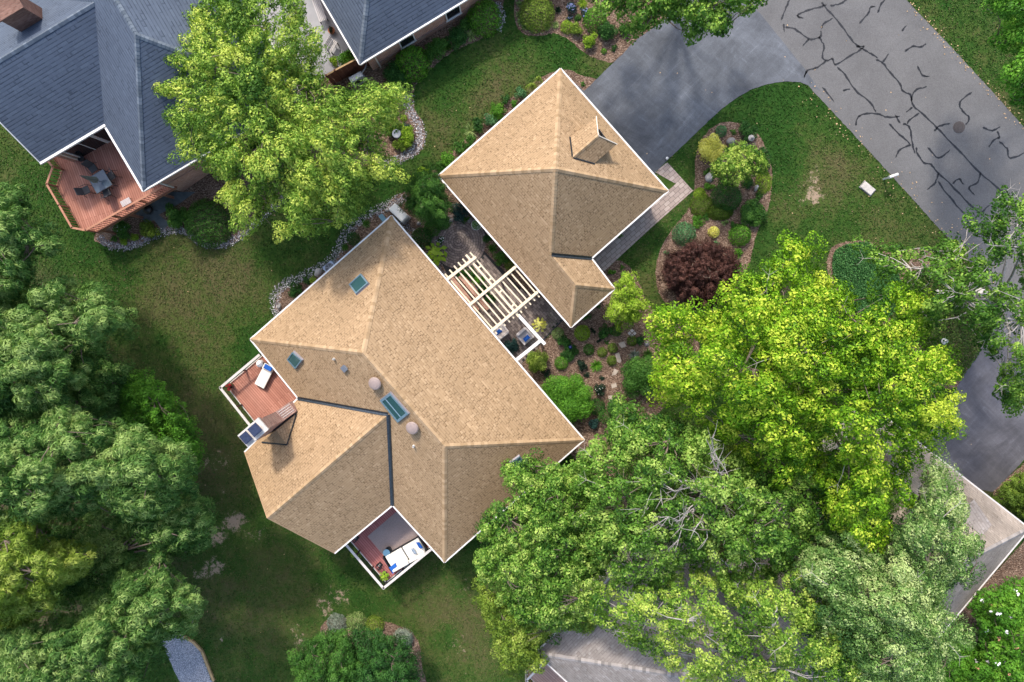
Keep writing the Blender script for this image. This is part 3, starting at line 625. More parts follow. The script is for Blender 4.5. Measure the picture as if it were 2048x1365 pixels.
# grass blades over the lawn
GRS = leafmat('grass_blades', (0.020, 0.060, 0.009), (0.056, 0.108, 0.022), (0.125, 0.120, 0.052), trans=.1, spec=.1)
r = np.random.default_rng(21); nG = 330000; gx = r.uniform(-37, 38, nG * 2); gy = r.uniform(-30, 22, nG * 2)
OUT = [[G(*p) for p in pl] for pl in ([ROADL + ROADR] + [smooth_loop(p) for p in MULCH.values()] + [DRIVEP, [(1334, 325), (1386, 382), (1208, 543), (1170, 505)], [(2030, 600), (1962, 695), (1850, 880), (1850, 960), (1985, 984), (2150, 820)], [(470, -80), (655, -80), (740, 110), (640, 160), (500, 60)], [(322, 1282), (350, 1262), (398, 1296), (436, 1400), (365, 1400)],
   [(783, 433), (1167, 880), (889, 1124), (785, 1010), (669, 1106), (535, 1036), (490, 905), (502, 679)], [(1121, 139), (1335, 382), (1142, 654), (878, 352)]])]
msk = np.zeros(len(gx), bool)
for pg_ in OUT:
    ins = np.zeros(len(gx), bool)
    for i in range(len(pg_)):
        a_, b_ = pg_[i], pg_[i - 1]
        if a_.y == b_.y: continue
        ins ^= ((a_.y > gy) != (b_.y > gy)) & (gx < (b_.x - a_.x) * (gy - a_.y) / (b_.y - a_.y) + a_.x)
    msk |= ins
gx, gy = gx[~msk][:nG], gy[~msk][:nG]
def samp(f, X_, Y_): return f(X_, Y_)
gd = .42 - .13 * (gx > 2) + field(blobs(DRY), gx, gy) - field(blobs(LUSH), gx, gy); gb = field(blobs(BARE), gx, gy); ksel = gb + r.normal(size=len(gx)) * .25 < .42; gx, gy, gd = gx[ksel], gy[ksel], gd[ksel]
nz = np.sin(gx * 1.7 + gy * .9) * np.sin(gy * 2.1 - gx * .6) * .10 + np.sin(gx * .43 + 1.3 * np.sin(gy * .5)) * np.sin(gy * .61 + gx * .2) * .17 + np.sin(gx * 5.1 - gy * 3.7 + 2 * np.sin(gy * 1.3)) * np.sin(gy * 6.3 + gx * 2.9) * .09
s_ = np.clip((-gx * .8 - gy * .6 - 2) / 18, 0, 1); gz = -2.1 * s_ * s_ * (3 - 2 * s_) + .035
C = np.stack([gx, gy, gz], 1); N = r.normal(size=C.shape) * .75 + (0, 0, 1); tg = np.clip(gd * .8 + nz + .08, 0, 1) + r.normal(size=len(gx)) * .22
tag(leaf_obj('grass', C, N, r.uniform(.07, .15, len(C)), tg, GRS, el=1, wd=.5, rs=r), 'short mown grass blades covering the lawns', kind='stuff')
# ------------------------------------------------------------------ buildings
def capmat(name, lo, hi):
    n = NT(name); a = n.n('Attribute', attribute_name='tint').outputs['Fac']; co = n.n('TexCoord').outputs['Object']
    n.base(n.mix(1.0, n.ramp(a, [(0, lo), (1, hi)]), n.ramp(n.noise(20, 4, 0.8, co), [(0.25, .8), (0.75, 1.15)]), 'MULTIPLY'), 0.9, 0.2)
    n.bump(n.noise(60, 3, .7, co), .3, .01); return n.m
M['tan_cap'] = capmat('tan_ridge_cap_tabs', (0.31, 0.208, 0.116), (0.46, 0.322, 0.198))
M['slate_cap'] = capmat('slate_ridge_cap_tabs', (0.085, 0.105, 0.135), (0.16, 0.19, 0.235))
M['old_cap'] = capmat('weathered_ridge_cap_tabs', (0.20, 0.18, 0.17), (0.40, 0.36, 0.34))
ZE = 2.9
def fn(pts):
    n = Vector((0, 0, 0))
    for i in range(len(pts)): n += pts[i].cross(pts[(i + 1) % len(pts)])
    n.normalize(); return n if n.z > 0 else -n
class Roof:
    def __init__(s): s.m = MB(); s.faces = []; s.caps = []
    def face(s, pts, eave=(0, 1)):
        pts = [Vector(p) for p in pts]; n = fn(pts)
        e = pts[eave[1]] - pts[eave[0]]
        if n.cross(e).z < 0: e = -e
        a = Vector((0, 0, 0))
        for i in range(len(pts)): a += pts[i].cross(pts[(i + 1) % len(pts)])
        if a.z < 0: pts = pts[::-1]
        s.m.poly(pts, planar_uv(pts, e)); s.faces.append((pts, n)); return n
    def build(s, root, mat, capm, lines=(), valleys=()):
        k = len(s.m.v); top = list(s.m.f)
        for pts, n in s.faces:
            q = [p - Vector((0, 0, .14)) for p in pts][::-1]; s.m.poly(q)
            # closed rim
            for i in range(len(pts)):
                a, b = pts[i], pts[(i + 1) % len(pts)]
                s.m.poly([a, a - Vector((0, 0, .14)), b - Vector((0, 0, .14)), b])
        o = s.m.build('roof', mat, root)
        for a, b, n1, n2 in lines: ridge(a, b, n1, n2, capm, o)
        for a, b, n1, n2 in valleys:
            mb = MB(); d = (b - a).normalized(); up = (n1 + n2).normalized()
            for n, sg in ((n1, 1), (n2, -1)):
                sdir = n.cross(d)
                if (sdir.z) < 0: sdir = -sdir
                pts = [a + n * .02, b + n * .02, b + sdir * .13 + n * .03, a + sdir * .13 + n * .03]
                mb.slab(pts, n, .012)
            mb.build('valley_flashing', M['flash'], o)
        return o
def ridge(a, b, n1, n2, m, parent, w=.155):
    """a run of overlapping cap shingles from the low end a to the high end b"""
    if a.z > b.z: a, b = b, a
    mb = MB(); d = b - a; L = d.length; d.normalize(); st = .20; up = (n1 + n2).normalized(); k = int(L / st)
    sides = []
    for n in (n1, n2):
        s_ = n.cross(d); s_.normalize()
        if s_.dot(up) > 0: s_ = -s_
        sides.append(s_)
    for i in range(k + 1):
        p0 = a + d * (i * st - .02); p1 = a + d * min(i * st + st + .03, L); t = random.random()
        l0, l1 = up * .045, up * .022       # lower end lies over the piece below
        c0, c1 = p0 + l0, p1 + l1
        for s_ in sides:
            ww = w * random.uniform(.94, 1.04); e0, e1 = p0 + s_ * ww + l0 * .7, p1 + s_ * ww + l1 * .7
            q = [c0, c1, e1, e0]; mb.poly(q, t=t); mb.poly([c0, e0, e0 - up * .035, c0 - up * .035], t=t * .4)
    return mb.build('ridge_cap', m, parent)
def gutter(root, a, b, cx, w=.08, mat=None, name='gutter', dz=0.0):
    a, b = Vector(a), Vector(b); d = (b - a).normalized(); o_ = Vector((d.y, -d.x, 0))
    mid = (a + b) / 2
    if (mid + o_ - cx).length < (mid - cx).length: o_ = -o_
    c_ = o_ * (w * .42) - Vector((0, 0, .055 - dz)); mb = MB(); mb.beam(a + c_ - d * w * .3, b + c_ + d * w * .3, w, .13)
    return mb.build(name, mat or M['white'], root)
def inset(poly, r):
    """offset a closed polygon inwards (list of Vectors, any winding)"""
    n = len(poly); ar = sum(poly[i].x * poly[(i + 1) % n].y - poly[(i + 1) % n].x * poly[i].y for i in range(n)); sg = 1 if ar > 0 else -1
    out = []
    for i in range(n):
        p, q, s = poly[i - 1], poly[i], poly[(i + 1) % n]
        d1, d2 = (q - p), (s - q); d1.z = d2.z = 0; d1.normalize(); d2.normalize()
        n1, n2 = Vector((-d1.y, d1.x, 0)) * sg, Vector((-d2.y, d2.x, 0)) * sg
        k = r / max(.25, (1 + n1.dot(n2))); out.append(q + (n1 + n2) * k)
    return out
def walls(root, eaves, mat, r=.42, zt=ZE - .12):
    q = inset(eaves, r); mb = MB()
    for i in range(len(q)):
        a, b = q[i], q[(i + 1) % len(q)]
        za, zb = terr(a.x, a.y) - .4, terr(b.x, b.y) - .4
        z0 = min(za, zb); mb.poly([Vector((a.x, a.y, z0)), Vector((b.x, b.y, z0)), Vector((b.x, b.y, zt)), Vector((a.x, a.y, zt))])
    mb.build('wall', mat, root)
    mb = MB(); mb.poly([Vector((p.x, p.y, zt)) for p in q]); mb.build('ceiling', M['white'], root)
    # soffit between wall and eave
    mb = MB()
    for i in range(len(q)):
        a, b, c_, d_ = eaves[i], eaves[(i + 1) % len(q)], q[(i + 1) % len(q)], q[i]
        mb.poly([Vector((p.x, p.y, zt - .003 * 0 - .02)) for p in (a, b, c_, d_)])
    mb.build('soffit', M['white'], root)
    return q
def win(root, wa, wb, c_, w, h, zc, name='window', glass='window', mull=1, fm='white'):
    """window on the vertical wall wa-wb, centred at the wall point nearest to c_"""
    d = (wb - wa); d.z = 0; d.normalize(); o_ = Vector((d.y, -d.x, 0)); c_ = wa + d * (c_ - wa).dot(d); c_ = Vector((c_.x, c_.y, zc))
    mid = Vector((0, 0, 0))
    if o_.dot(wloc(root) - c_) > 0: o_ = -o_
    mb = MB(); t = .07
    for s in (-1, 1):
        mb.box(c_ + d * s * (w / 2) + o_ * .03, d * t / 2, o_ * .06, Vector((0, 0, h / 2 + t / 2)))
        mb.box(c_ + Vector((0, 0, s * (h / 2 + t))) + o_ * .03, d * (w / 2 + t), o_ * .065, Vector((0, 0, t / 2)))
    for j in range(mull): mb.box(c_ + d * w * ((j + 1) / (mull + 1) - .5) + o_ * .02, d * .025, o_ * .035, Vector((0, 0, h / 2)))
    f = mb.build(name, M[fm], root)
    mb = MB(); mb.box(c_ + o_ * .02, d * (w / 2 - .03), o_ * .01, Vector((0, 0, h / 2))); mb.build('pane', M[glass], f); return f
def downspout(root, p, d, z0, z1, m='offwhite'):
    mb = MB(); mb.box(Vector((p.x, p.y, (z0 + z1) / 2)) + d * .06, Vector((d.y, -d.x, 0)) * .045, d * .035, Vector((0, 0, (z1 - z0) / 2)))
    return mb.build('downspout', M[m], root)

# ---- main house
E = lambda x, y, z=ZE: P(x, y, z)
A, C, D, I2, W3, W1, I1, B = E(783, 433), E(1167, 880), E(889, 1124), E(785, 1010), E(669, 1106), E(490, 905), E(597, 797), E(502, 679)
R1 = P(726, 706, ZE + 3.7); plSW = plane(B, D, R1); R2 = on(889, 893, plSW); V = on(777, 829, plSW); Ew = P(535, 1036, V.z)
house = empty('main_house', Vector(((A.x + D.x) / 2, (A.y + D.y) / 2, -1)), 'large house under the long tan shingle hip roof with skylights and brick chimney', 'house')
rf = Roof()
nNE = rf.face([A, C, R2, R1]); nSE = rf.face([C, D, R2]); nNW = rf.face([A, B, R1]); nSW = rf.face([B, I1, V, I2, D, R2, R1], (0, 4))
nWN = rf.face([I1, W1, Ew, V]); nWS = rf.face([I2, W3, Ew, V])
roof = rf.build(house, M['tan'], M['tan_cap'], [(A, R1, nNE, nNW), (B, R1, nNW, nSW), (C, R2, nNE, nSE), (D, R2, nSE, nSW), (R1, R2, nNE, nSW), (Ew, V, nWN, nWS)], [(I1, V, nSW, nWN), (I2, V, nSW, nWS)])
eaves = [A, C, D, I2, W3, W1, I1, B]; cx = Vector(((A.x + D.x) / 2, (A.y + D.y) / 2, ZE)); wc = (I1 + I2 + W1 + W3) / 4
for a, b, c_ in ((A, C, cx), (C, D, cx), (D, I2, cx), (I2, W3, wc), (W1, I1, wc), (I1, B, cx), (B, A, cx)): gutter(house, a, b, c_, .085)
for a, b in ((W1, Ew), (Ew, W3)): gutter(house, a, b, wc, .05, M['tan_cap'], 'rake_board')
q = walls(house, eaves, M['siding'])
g1, g2 = q[5], q[4]; ge = (g1 + g2) / 2; t = (Ew - wc); ge = Vector((Ew.x, Ew.y, Ew.z - .25)) - (Ew - V).normalized() * .42
mb = MB(); mb.poly([Vector((g1.x, g1.y, ZE - .12)), Vector((g2.x, g2.y, ZE - .12)), ge]); mb.build('gable_wall', M['siding'], house)
for (wa, wb, px, w, h, zc, nm, gl) in ((q[6], q[7], (560, 755), 2.4, 2.05, 1.15, 'patio_door', 'window'), (q[2], q[3], (830, 1060), 2.4, 2.05, 1.15, 'patio_door', 'window'), (q[4], q[5], (580, 1003), 1.8, 1.3, 1.6, 'window', 'window'),
                                       (q[0], q[1], (1080, 780), 1.6, 1.3, 1.6, 'window', 'window'), (q[0], q[1], (860, 540), 1.2, 1.2, 1.6, 'window', 'window'), (q[7], q[0], (640, 560), 1.2, 1.2, 1.6, 'window', 'window')):
    win(house, wa, wb, E(*px), w, h, zc, nm, gl)

def skylight(root, quad, pl, h, double=False, label=None):
    top = [on(x, y, pl, h) for x, y in quad]; n = pl[1]; c_ = sum(top, Vector()) / 4
    mb = MB(); inn = [c_ + (p - c_) * (1 - .17) for p in top]; bot = [c_ + (p - c_) * 1.10 - n * (h + .03) for p in top]; sh = [p - n * .05 for p in top]
    for i in range(4):
        j = (i + 1) % 4; mb.poly([top[i], top[j], inn[j], inn[i]]); mb.poly([sh[i], sh[j], top[j], top[i]]); mb.poly([top[i] - n * .05, inn[i] - n * .05, inn[j] - n * .05, top[j] - n * .05])
        mb.poly([inn[i], inn[j], inn[j] - n * .06, inn[i] - n * .06])
    f = mb.build('skylight', M['skyframe'], root)
    if label: f['label'] = label
    mb = MB()
    for i in range(4):
        j = (i + 1) % 4; mb.poly([bot[i], bot[j], sh[j] * .96 + c_ * .04 - n * 0, sh[i] * .96 + c_ * .04])
    mb.build('curb', M['skycurb'], f)
    mb = MB(); mb.slab([p - n * .04 for p in inn], n, .012); mb.build('pane', M['glass'], f)
    if double:
        mb = MB(); e0, e1 = inn[3].lerp(inn[0], .42), inn[2].lerp(inn[1], .42); mb.beam(e0 - n * .015, e1 - n * .015, .05, .03); mb.build('mullion', M['skyframe'], f)
    return f
plNW = plane(A, B, R1); plSE = plane(C, D, R2)
skylight(house, [(721, 547), (736, 566), (711, 588), (697, 569)], plNW, .14, label='small skylight on the northwest slope with an open shade')
skylight(house, [(584, 705), (603, 722), (590, 739), (573, 720)], plSW, .2, label='small dark teal skylight near the wooden deck')
skylight(house, [(779, 787), (816, 829), (795, 846), (759, 802)], plSW, .14, True, 'long teal double skylight near the ridge')
skylight(house, [(1020, 928), (1040, 913), (1056, 934), (1036, 950)], plSE, .14, label='skylight half hidden by leaves on the southeast slope')
for px, py in ((749, 768), (824, 857)):
    p = on(px, py, plSW, .30); n = plSW[1]; mb = MB(); up = Vector((0, 0, 1))
    k0 = len(mb.v); mb.lathe((0, 0, 0), [(.17, -.42), (.17, -.06), (.36, -.05), (.36, -.01), (.31, .05), (.18, .09), (.03, .105)], 24)
    rot = up.rotation_difference((up + n * .9).normalized()); mb.v = [rot @ v + p for v in mb.v]; mb.build('turbine_vent', M['vent'], house, smooth=False)
p = on(688, 738, plSW, .16); n = plSW[1]; dB = (D - B).normalized(); dS = n.cross(dB)
mb = MB(); mb.box(p, dB * .17, dS * .17, n * .04); mb.box(p - n * .1, dB * .11, dS * .11, n * .1); mb.build('box_vent', M['ventgrey'], house)
for px, py in ((669, 718), (828, 892)):
    p = on(px, py, plSW); mb = MB(); mb.lathe(p - Vector((0, 0, .2)), [(.05, 0), (.05, .5), (.035, .5), (.035, .3)], 12); mb.lathe(p - Vector((0, 0, .05)), [(.1, 0), (.055, .12)], 12); mb.build('vent_pipe', M['potw'], house)

# chimney against the side of the wing
plW = plane(I1, W1, Ew)
zt = 7.0; cq = [P(476, 873, zt), P(516, 837, zt), P(537, 858, zt), P(494, 894, zt)]
cc_ = sum(cq, Vector()) / 4; ca = ((cq[1] - cq[0]) + (cq[2] - cq[3])).normalized(); cb = Vector((ca.y, -ca.x, 0))   # ca up the eave, cb towards the roof
la, lb = .72, .40
def cbox(mb, a0, a1, b0, b1, z0, z1, t=.5):
    c = cc_ + ca * (a0 + a1) / 2 + cb * (b0 + b1) / 2; c.z = (z0 + z1) / 2
    mb.box(c, ca * (a1 - a0) / 2, cb * (b1 - b0) / 2, Vector((0, 0, (z1 - z0) / 2)), t)
def cpt(a, b, z): p = cc_ + ca * a + cb * b; return Vector((p.x, p.y, z))
mb = MB(); cbox(mb, -la + .06, la - .06, -lb + .06, lb - .06, -2.6, 6.78); cbox(mb, -la + .01, la - .01, -lb + .01, lb - .01, 6.62, 6.86)
# stepped shoulder
sx = .56
mb.poly([cpt(la - .06, -lb + .06, 4.35), cpt(la - .06, lb - .06, 4.35), cpt(la + sx, lb - .06, 3.45), cpt(la + sx, -lb + .06, 3.45)][::-1])
for s in (-1, 1):
    b_ = s * (lb - .06); f = [cpt(la - .06, b_, -2.6), cpt(la + sx, b_, -2.6), cpt(la + sx, b_, 3.45), cpt(la - .06, b_, 4.35)]; mb.poly(f if s < 0 else f[::-1])
mb.poly([cpt(la + sx, -lb + .06, -2.6), cpt(la + sx, lb - .06, -2.6), cpt(la + sx, lb - .06, 3.45), cpt(la + sx, -lb + .06, 3.45)])
chim = mb.build('chimney', M['chimbrick'], house)
mb = MB()
for k in range(4):
    u = (k + .6) / 4.4; b_ = -lb + .1 + (2 * lb - .2) * u
    p0, p1 = cpt(la + .02, b_, 4.32), cpt(la + sx - .04, b_, 3.53); mb.beam(p0, p1, .022, .03)
mb.build('mortar_line', M['white'], chim)
mb = MB(); cbox(mb, -la - .02, la + .02, -lb - .02, lb + .02, 6.865, 7.0); mb.build('cap_slab', M['cement'], chim)
for a0, a1, z_ in ((-.62, -.14, 7.24), (.0, .58, 7.28)):
    mb = MB(); cbox(mb, a0 + .09, a1 - .09, -.2, .2, 7.0, z_ - .05)
    mb.build('flue', M['terra'], chim)
    mb = MB(); cbox(mb, a0, a1, -.29, .27, z_ - .05, z_); cbox(mb, a0 + .05, a1 - .05, -.24, .22, z_, z_ + .02); mb.build('flue_cap', M['flue'], chim)
# cricket roof behind the chimney
c1, c2, c3 = on(593, 828, plW, .05), on(524, 885, plW, .05), on(574, 890, plW, .05); zr = c3.z + .25
c4_ = P(552, 861, zr); cr = MB()
for tri in ([c1, c4_, c3], [c4_, c2, c3]):
    cr.poly(tri if fn(tri).dot((tri[1] - tri[0]).cross(tri[2] - tri[0])) > 0 else tri[::-1])
cr.poly([c1, c4_, c4_ - Vector((0, 0, .8))]); cr.poly([c2, c4_, c4_ - Vector((0, 0, .8))])
ck = cr.build('cricket', M['tan'], house)
mb = MB()
for a, b in ((c1, c3), (c2, c3), (c1 - cb * .02, cpt(-la * .2, lb, c4_.z)), ):
    d = (b - a).normalized(); s = plW[1].cross(d) * .04; mb.slab([a - s + plW[1] * .01, b - s + plW[1] * .01, b + s + plW[1] * .01, a + s + plW[1] * .01], plW[1], .03)
mb.build('flashing', M['flash'], ck)

# ---- garage wing
T_, Rg, Ig, Xg, Yg, Lg = E(1121, 139), E(1335, 382), E(1182, 517), E(1228, 578), E(1142, 654), E(878, 352)
K = P(1111, 338, ZE + 3.95); plS = plane(Lg, Yg, K); Q1 = on(1102, 510, plS); Q2 = on(1151, 570, plS)
gar = empty('garage_house', Vector((K.x, K.y, 0)), 'square tan shingle building with a gabled dormer, beside the driveway', 'garage')
rf = Roof(); gNW = rf.face([T_, Lg, K]); gNE = rf.face([T_, Rg, K]); gSE = rf.face([Rg, Ig, Q1, K]); gSW = rf.face([Lg, Yg, Q2, Q1, K])
xNE = rf.face([Ig, Xg, Q2, Q1]); xSE = rf.face([Xg, Yg, Q2])
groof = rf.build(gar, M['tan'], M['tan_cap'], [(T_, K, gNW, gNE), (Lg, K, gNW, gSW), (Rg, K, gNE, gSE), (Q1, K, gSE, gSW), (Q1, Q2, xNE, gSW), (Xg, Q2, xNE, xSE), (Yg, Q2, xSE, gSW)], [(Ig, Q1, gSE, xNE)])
ge_ = [T_, Rg, Ig, Xg, Yg, Lg]; gc = (T_ + Rg + Lg + Ig) / 4; xc = (Ig + Xg + Yg) / 3 - (Xg - Ig) * .3
for a, b, c_ in ((T_, Rg, gc), (Rg, Ig, gc), (Ig, Xg, xc), (Xg, Yg, xc), (Yg, Lg, gc), (Lg, T_, gc)): gutter(gar, a, b, c_, .085)
q = walls(gar, ge_, M['siding'])
for px in ((1180, 205), (1275, 315)):
    c_ = E(*px); d = (q[1] - q[0]).normalized(); o_ = Vector((-d.y, d.x, 0)) * 1; c_ = q[0] + d * (c_ - q[0]).dot(d)
    if o_.dot(Vector((K.x, K.y, 0)) - Vector((c_.x, c_.y, 0))) > 0: o_ = -o_
    mb = MB(); mb.box(Vector((c_.x, c_.y, 1.15)) + o_ * .03, d * 1.3, o_ * .03, Vector((0, 0, 1.1)))
    for k in range(1, 4): mb.box(Vector((c_.x, c_.y, .05 + k * .55)) + o_ * .062, d * 1.28, o_ * .004, Vector((0, 0, .012)))
    mb.build('garage_door', M['white'], gar)
win(gar, q[5], q[0], E(1000, 250), 1.2, 1.2, 1.6); win(gar, q[1], q[2], E(1260, 450), 1.2, 1.3, 1.5); win(gar, q[2], q[3], E(1205, 548), .95, 2.05, 1.1, 'front_door')
# dormer
plN = plane(T_, Rg, K); d0 = on(1146, 315, plN, .02); d1 = P(1196, 272, d0.z); lv = on(1141, 275, plN, .02); rv = on(1189, 327, plN, .02)
lo_ = P(1192, 234, lv.z); ro_ = P(1233, 289, rv.z)
dm = MB(); fL = [lv, lo_, d1, d0]; fR = [ro_, rv, d0, d1]
for f in (fL, fR):
    n_ = (f[1] - f[0]).cross(f[2] - f[0]); e = f[1] - f[0]
    if n_.z < 0: f.reverse(); e = -e
    if fn(f).cross(e).z < 0: e = -e
    dm.poly(f, planar_uv(f, e)); g_ = [p - Vector((0, 0, .12)) for p in f]; dm.poly(g_[::-1])
    for i in range(4): dm.poly([f[i], g_[i], g_[(i + 1) % 4], f[(i + 1) % 4]])
dor = dm.build('dormer', M['tan'], gar)
nl, nr = fn(fL), fn(fR); ridge(d0, d1, nl, nr, M['tan_cap'], dor, .12)
dd = (d1 - d0).normalized(); down = lambda p: on_v(p, plN)
def on_v(p, pl): a, n = pl; return Vector((p.x, p.y, a.z - (n.x * (p.x - a.x) + n.y * (p.y - a.y)) / n.z))
mb = MB(); li, ri, gi = lo_ - dd * .25 + (ro_ - lo_) * .1, ro_ - dd * .25 + (lo_ - ro_) * .1, d1 - dd * .25
li.z -= .02; ri.z -= .02; gi.z -= .16
mb.poly([on_v(li, plN), on_v(ri, plN), ri, gi, li]); l2, r2 = lv + (rv - lv) * .08, rv + (lv - rv) * .08
mb.poly([on_v(li, plN), li, l2]); mb.poly([on_v(ri, plN), ri, r2]); mb.build('dormer_wall', M['siding'], dor)
mb = MB(); gm = (li + ri) / 2; mb.box(Vector((gm.x, gm.y, (gm.z + on_v(gm, plN).z) / 2 + .1)) + dd * .03, (ri - li).normalized() * .35, dd * .02, Vector((0, 0, .3))); mb.build('dormer_window', M['window'], dor)
for a, b in ((lv, d0), (rv, d0)):
    mb = MB(); d = (b - a).normalized(); s = plN[1].cross(d) * .085
    c_ = (a + b) / 2; s2 = s if (c_ + s - d1).length > (c_ - s - d1).length else -s
    mb.slab([a, b, b + s2, a + s2], plN[1], .025); mb.build('valley_flashing', M['flash'], dor)
for a, b in ((lo_, d1), (d1, ro_)):
    mb = MB(); mb.beam(a + dd * .02 - Vector((0, 0, .05)), b + dd * .02 - Vector((0, 0, .05)), .04, .14); mb.build('rake_board', M['offwhite'], dor)

# ---- generic hip / gable block for the neighbours
def block(root, c0, a, b, slope, mats, g0=False, g1=False, wallm='brick', gut='white', apex0=None, gmask=(1, 1, 1, 1)):
    """eave rectangle c0, c0+a, c0+a+b, c0+b; the ridge runs along a at half of b. g0/g1: gable at the c0 end / far end"""
    bl = b.length; hw = bl / 2; h = hw * slope; ad = a.normalized(); up = Vector((0, 0, h))
    r0 = c0 + b / 2 + up + (ad * 0 if g0 else ad * hw); r1 = c0 + a + b / 2 + up - (ad * 0 if g1 else ad * hw)
    if apex0 is not None: r0 = apex0
    p0, p1, p2, p3 = c0, c0 + a, c0 + a + b, c0 + b; rf = Roof(); nA = rf.face([p0, p1, r1, r0]); nB = rf.face([p3, p2, r1, r0]); lines = [(r0, r1, nA, nB)]
    if not g0: n0 = rf.face([p0, p3, r0]); lines += [(p0, r0, nA, n0), (p3, r0, nB, n0)]
    if not g1: n1 = rf.face([p1, p2, r1]); lines += [(p1, r1, nA, n1), (p2, r1, nB, n1)]
    ro = rf.build(root, M[mats[0]], M[mats[1]], lines); cx = (p0 + p1 + p2 + p3) / 4
    for i, (x, y) in enumerate(((p0, p1), (p3, p2), (p0, p3), (p1, p2))):
        if i == 2 and g0 or i == 3 and g1:
            top = r0 if i == 2 else r1
            gutter(root, x, top, cx, .06, M[gut], 'rake_board'); gutter(root, top, y, cx, .06, M[gut], 'rake_board')
        elif gmask[i]: gutter(root, x, y, cx, .085, M[gut])
    q = walls(root, [p0, p1, p2, p3], M[wallm])
    for g, (i, j), rr, s in ((g0, (0, 3), r0, 1), (g1, (1, 2), r1, -1)):
        if g:
            mb = MB(); t = rr + ad * .42 * s - Vector((0, 0, .3)); mb.poly([Vector((q[i].x, q[i].y, ZE - .12)), Vector((q[j].x, q[j].y, ZE - .12)), t]); mb.build('gable_wall', M[wallm], root)
    return q, ro, (p0, p1, p2, p3, r0, r1)
def flatdir(a, b): d = b - a; d.z = 0; return d.normalized()
# neighbour with the deck (top left)
n1 = empty('neighbour_house', P(240, 150, 0), 'brick house with slate blue hip roofs wrapped round a wooden deck, top left', 'house')
e0, e1 = E(80, 325), E(210, 248); ad = flatdir(e0, e1); bd = Vector((-ad.y, ad.x, 0)); hw = 4
for _ in range(8): hw = (P(94, 63, ZE + .7 * hw) - e0).dot(bd)
qL, _, _ = block(n1, e0, ad * ((e1 - e0).length + 6.5), bd * 2 * hw, .7, ('slate', 'slate_cap'), True, True, gmask=(0, 1, 1, 1))
gutter(n1, e0, e1, e0 + bd * 3, .14)
H0, Hw, He = E(287, 381), E(213, 256), E(383, 330); a2 = flatdir(H0, Hw); b2 = Vector((a2.y, -a2.x, 0))
if b2.dot(He - H0) < 0: b2 = -b2
hw2 = 4
for _ in range(8): ap = P(272, 70, ZE + .72 * hw2); hw2 = (ap - H0).dot(b2)
qR, _, _ = block(n1, H0, a2 * 24, b2 * 2 * hw2, .72, ('slate', 'slate_cap'), apex0=ap, gmask=(0, 1, 1, 1))
gutter(n1, H0, Hw, H0 + b2 * 3, .12)
mb = MB(); mb.tube([P(100, 306, -1.9), P(98, 300, 2.7)], .05, 6)
for px, py in ((218, 52), (255, 180)):
    p = P(px, py, 4.6 if py > 100 else 5.2); mb = MB(); mb.lathe(p - Vector((0, 0, .5)), [(.06, 0), (.06, .62), (.04, .62)], 10); mb.build('vent_pipe', M['potw'], n1)
# doors onto the deck, window trims
wa, wb = qL[0], qL[1]
win(n1, wa, wb, P(190, 297, .1), 2.0, 2.1, 1.17, 'sliding_door', mull=1); win(n1, wa, wb, P(228, 275, .1), 1.0, 2.1, 1.17, 'sliding_door', mull=0)
dS_ = flatdir(qR[0], qR[3]); oS = Vector((dS_.y, -dS_.x, 0)); oS = oS if oS.dot(H0 - ap) > 0 else -oS
for px, py in ((352, 372),): downspout(n1, qR[0] + dS_ * 3.1, oS, -2.0, 2.75)
oL = -bd; downspout(n1, wa + ad * .35, oL, .1, 2.8); downspout(n1, qR[0] + dS_ * .2, oS, .1, 2.75, 'white')
mb = MB(); pz = qR[0] + oS * .012; mb.box(Vector((pz.x, pz.y, .9)) + dS_ * 5.5, dS_ * 5.2, oS * .02, Vector((0, 0, .07))); mb.build('brick_band', M['chimbrick'], n1)
mb = MB(); c_ = P(14, 12, 6.4); mb.box(c_ - Vector((0, 0, 1.5)), ad * .7, bd * .5, Vector((0, 0, 1.5))); mb.box(c_ + Vector((0, 0, .05)), ad * .76, bd * .56, Vector((0, 0, .05))); mb.build('chimney', M['darkbrick'], n1)
# neighbour at the top centre
n2 = empty('neighbour_house', P(860, -80, 0), 'brick house with a slate blue hip roof and white gutters, top centre', 'house')
c0 = E(720, 128); a3 = flatdir(c0, E(645, 0)); b3 = Vector((a3.y, -a3.x, 0)); b3 = b3 if b3.dot(E(945, 0) - c0) > 0 else -b3
q2, _, _ = block(n2, c0, b3 * 18, a3 * 12, .7, ('slate', 'slate_cap'))
for px, py in ((912, 36), (814, 82)): win(n2, q2[0], q2[1], P(px, py, 1.3), .95, 1.25, 1.35, mull=0)
o3 = -a3; downspout(n2, q2[0] + b3 * .5, o3, 0, 2.75); mb = MB(); mb.box(Vector((q2[0].x, q2[0].y, .62)) + b3 * 8 + o3 * .012, b3 * 7.4, o3 * .02, Vector((0, 0, .06))); mb.build('brick_band', M['chimbrick'], n2)
# weathered house at the right and at the bottom
n3 = empty('neighbour_house', P(1850, 1080, 0), 'house with a weathered grey brown roof behind trees at lower right', 'house')
k1 = E(2058, 1058); a4 = flatdir(k1, E(1843, 891)); b4 = Vector((a4.y, -a4.x, 0)); b4 = b4 if b4.dot(E(1895, 1235) - k1) > 0 else -b4
q3, r3, pts3 = block(n3, k1, b4 * 15, a4 * 12, .78, ('old2', 'old_cap'), wallm='siding', gut='railw')
pl3 = plane(pts3[0], pts3[3], pts3[4]); pl3 = plane(pts3[3], pts3[2], pts3[4]) if False else pl3
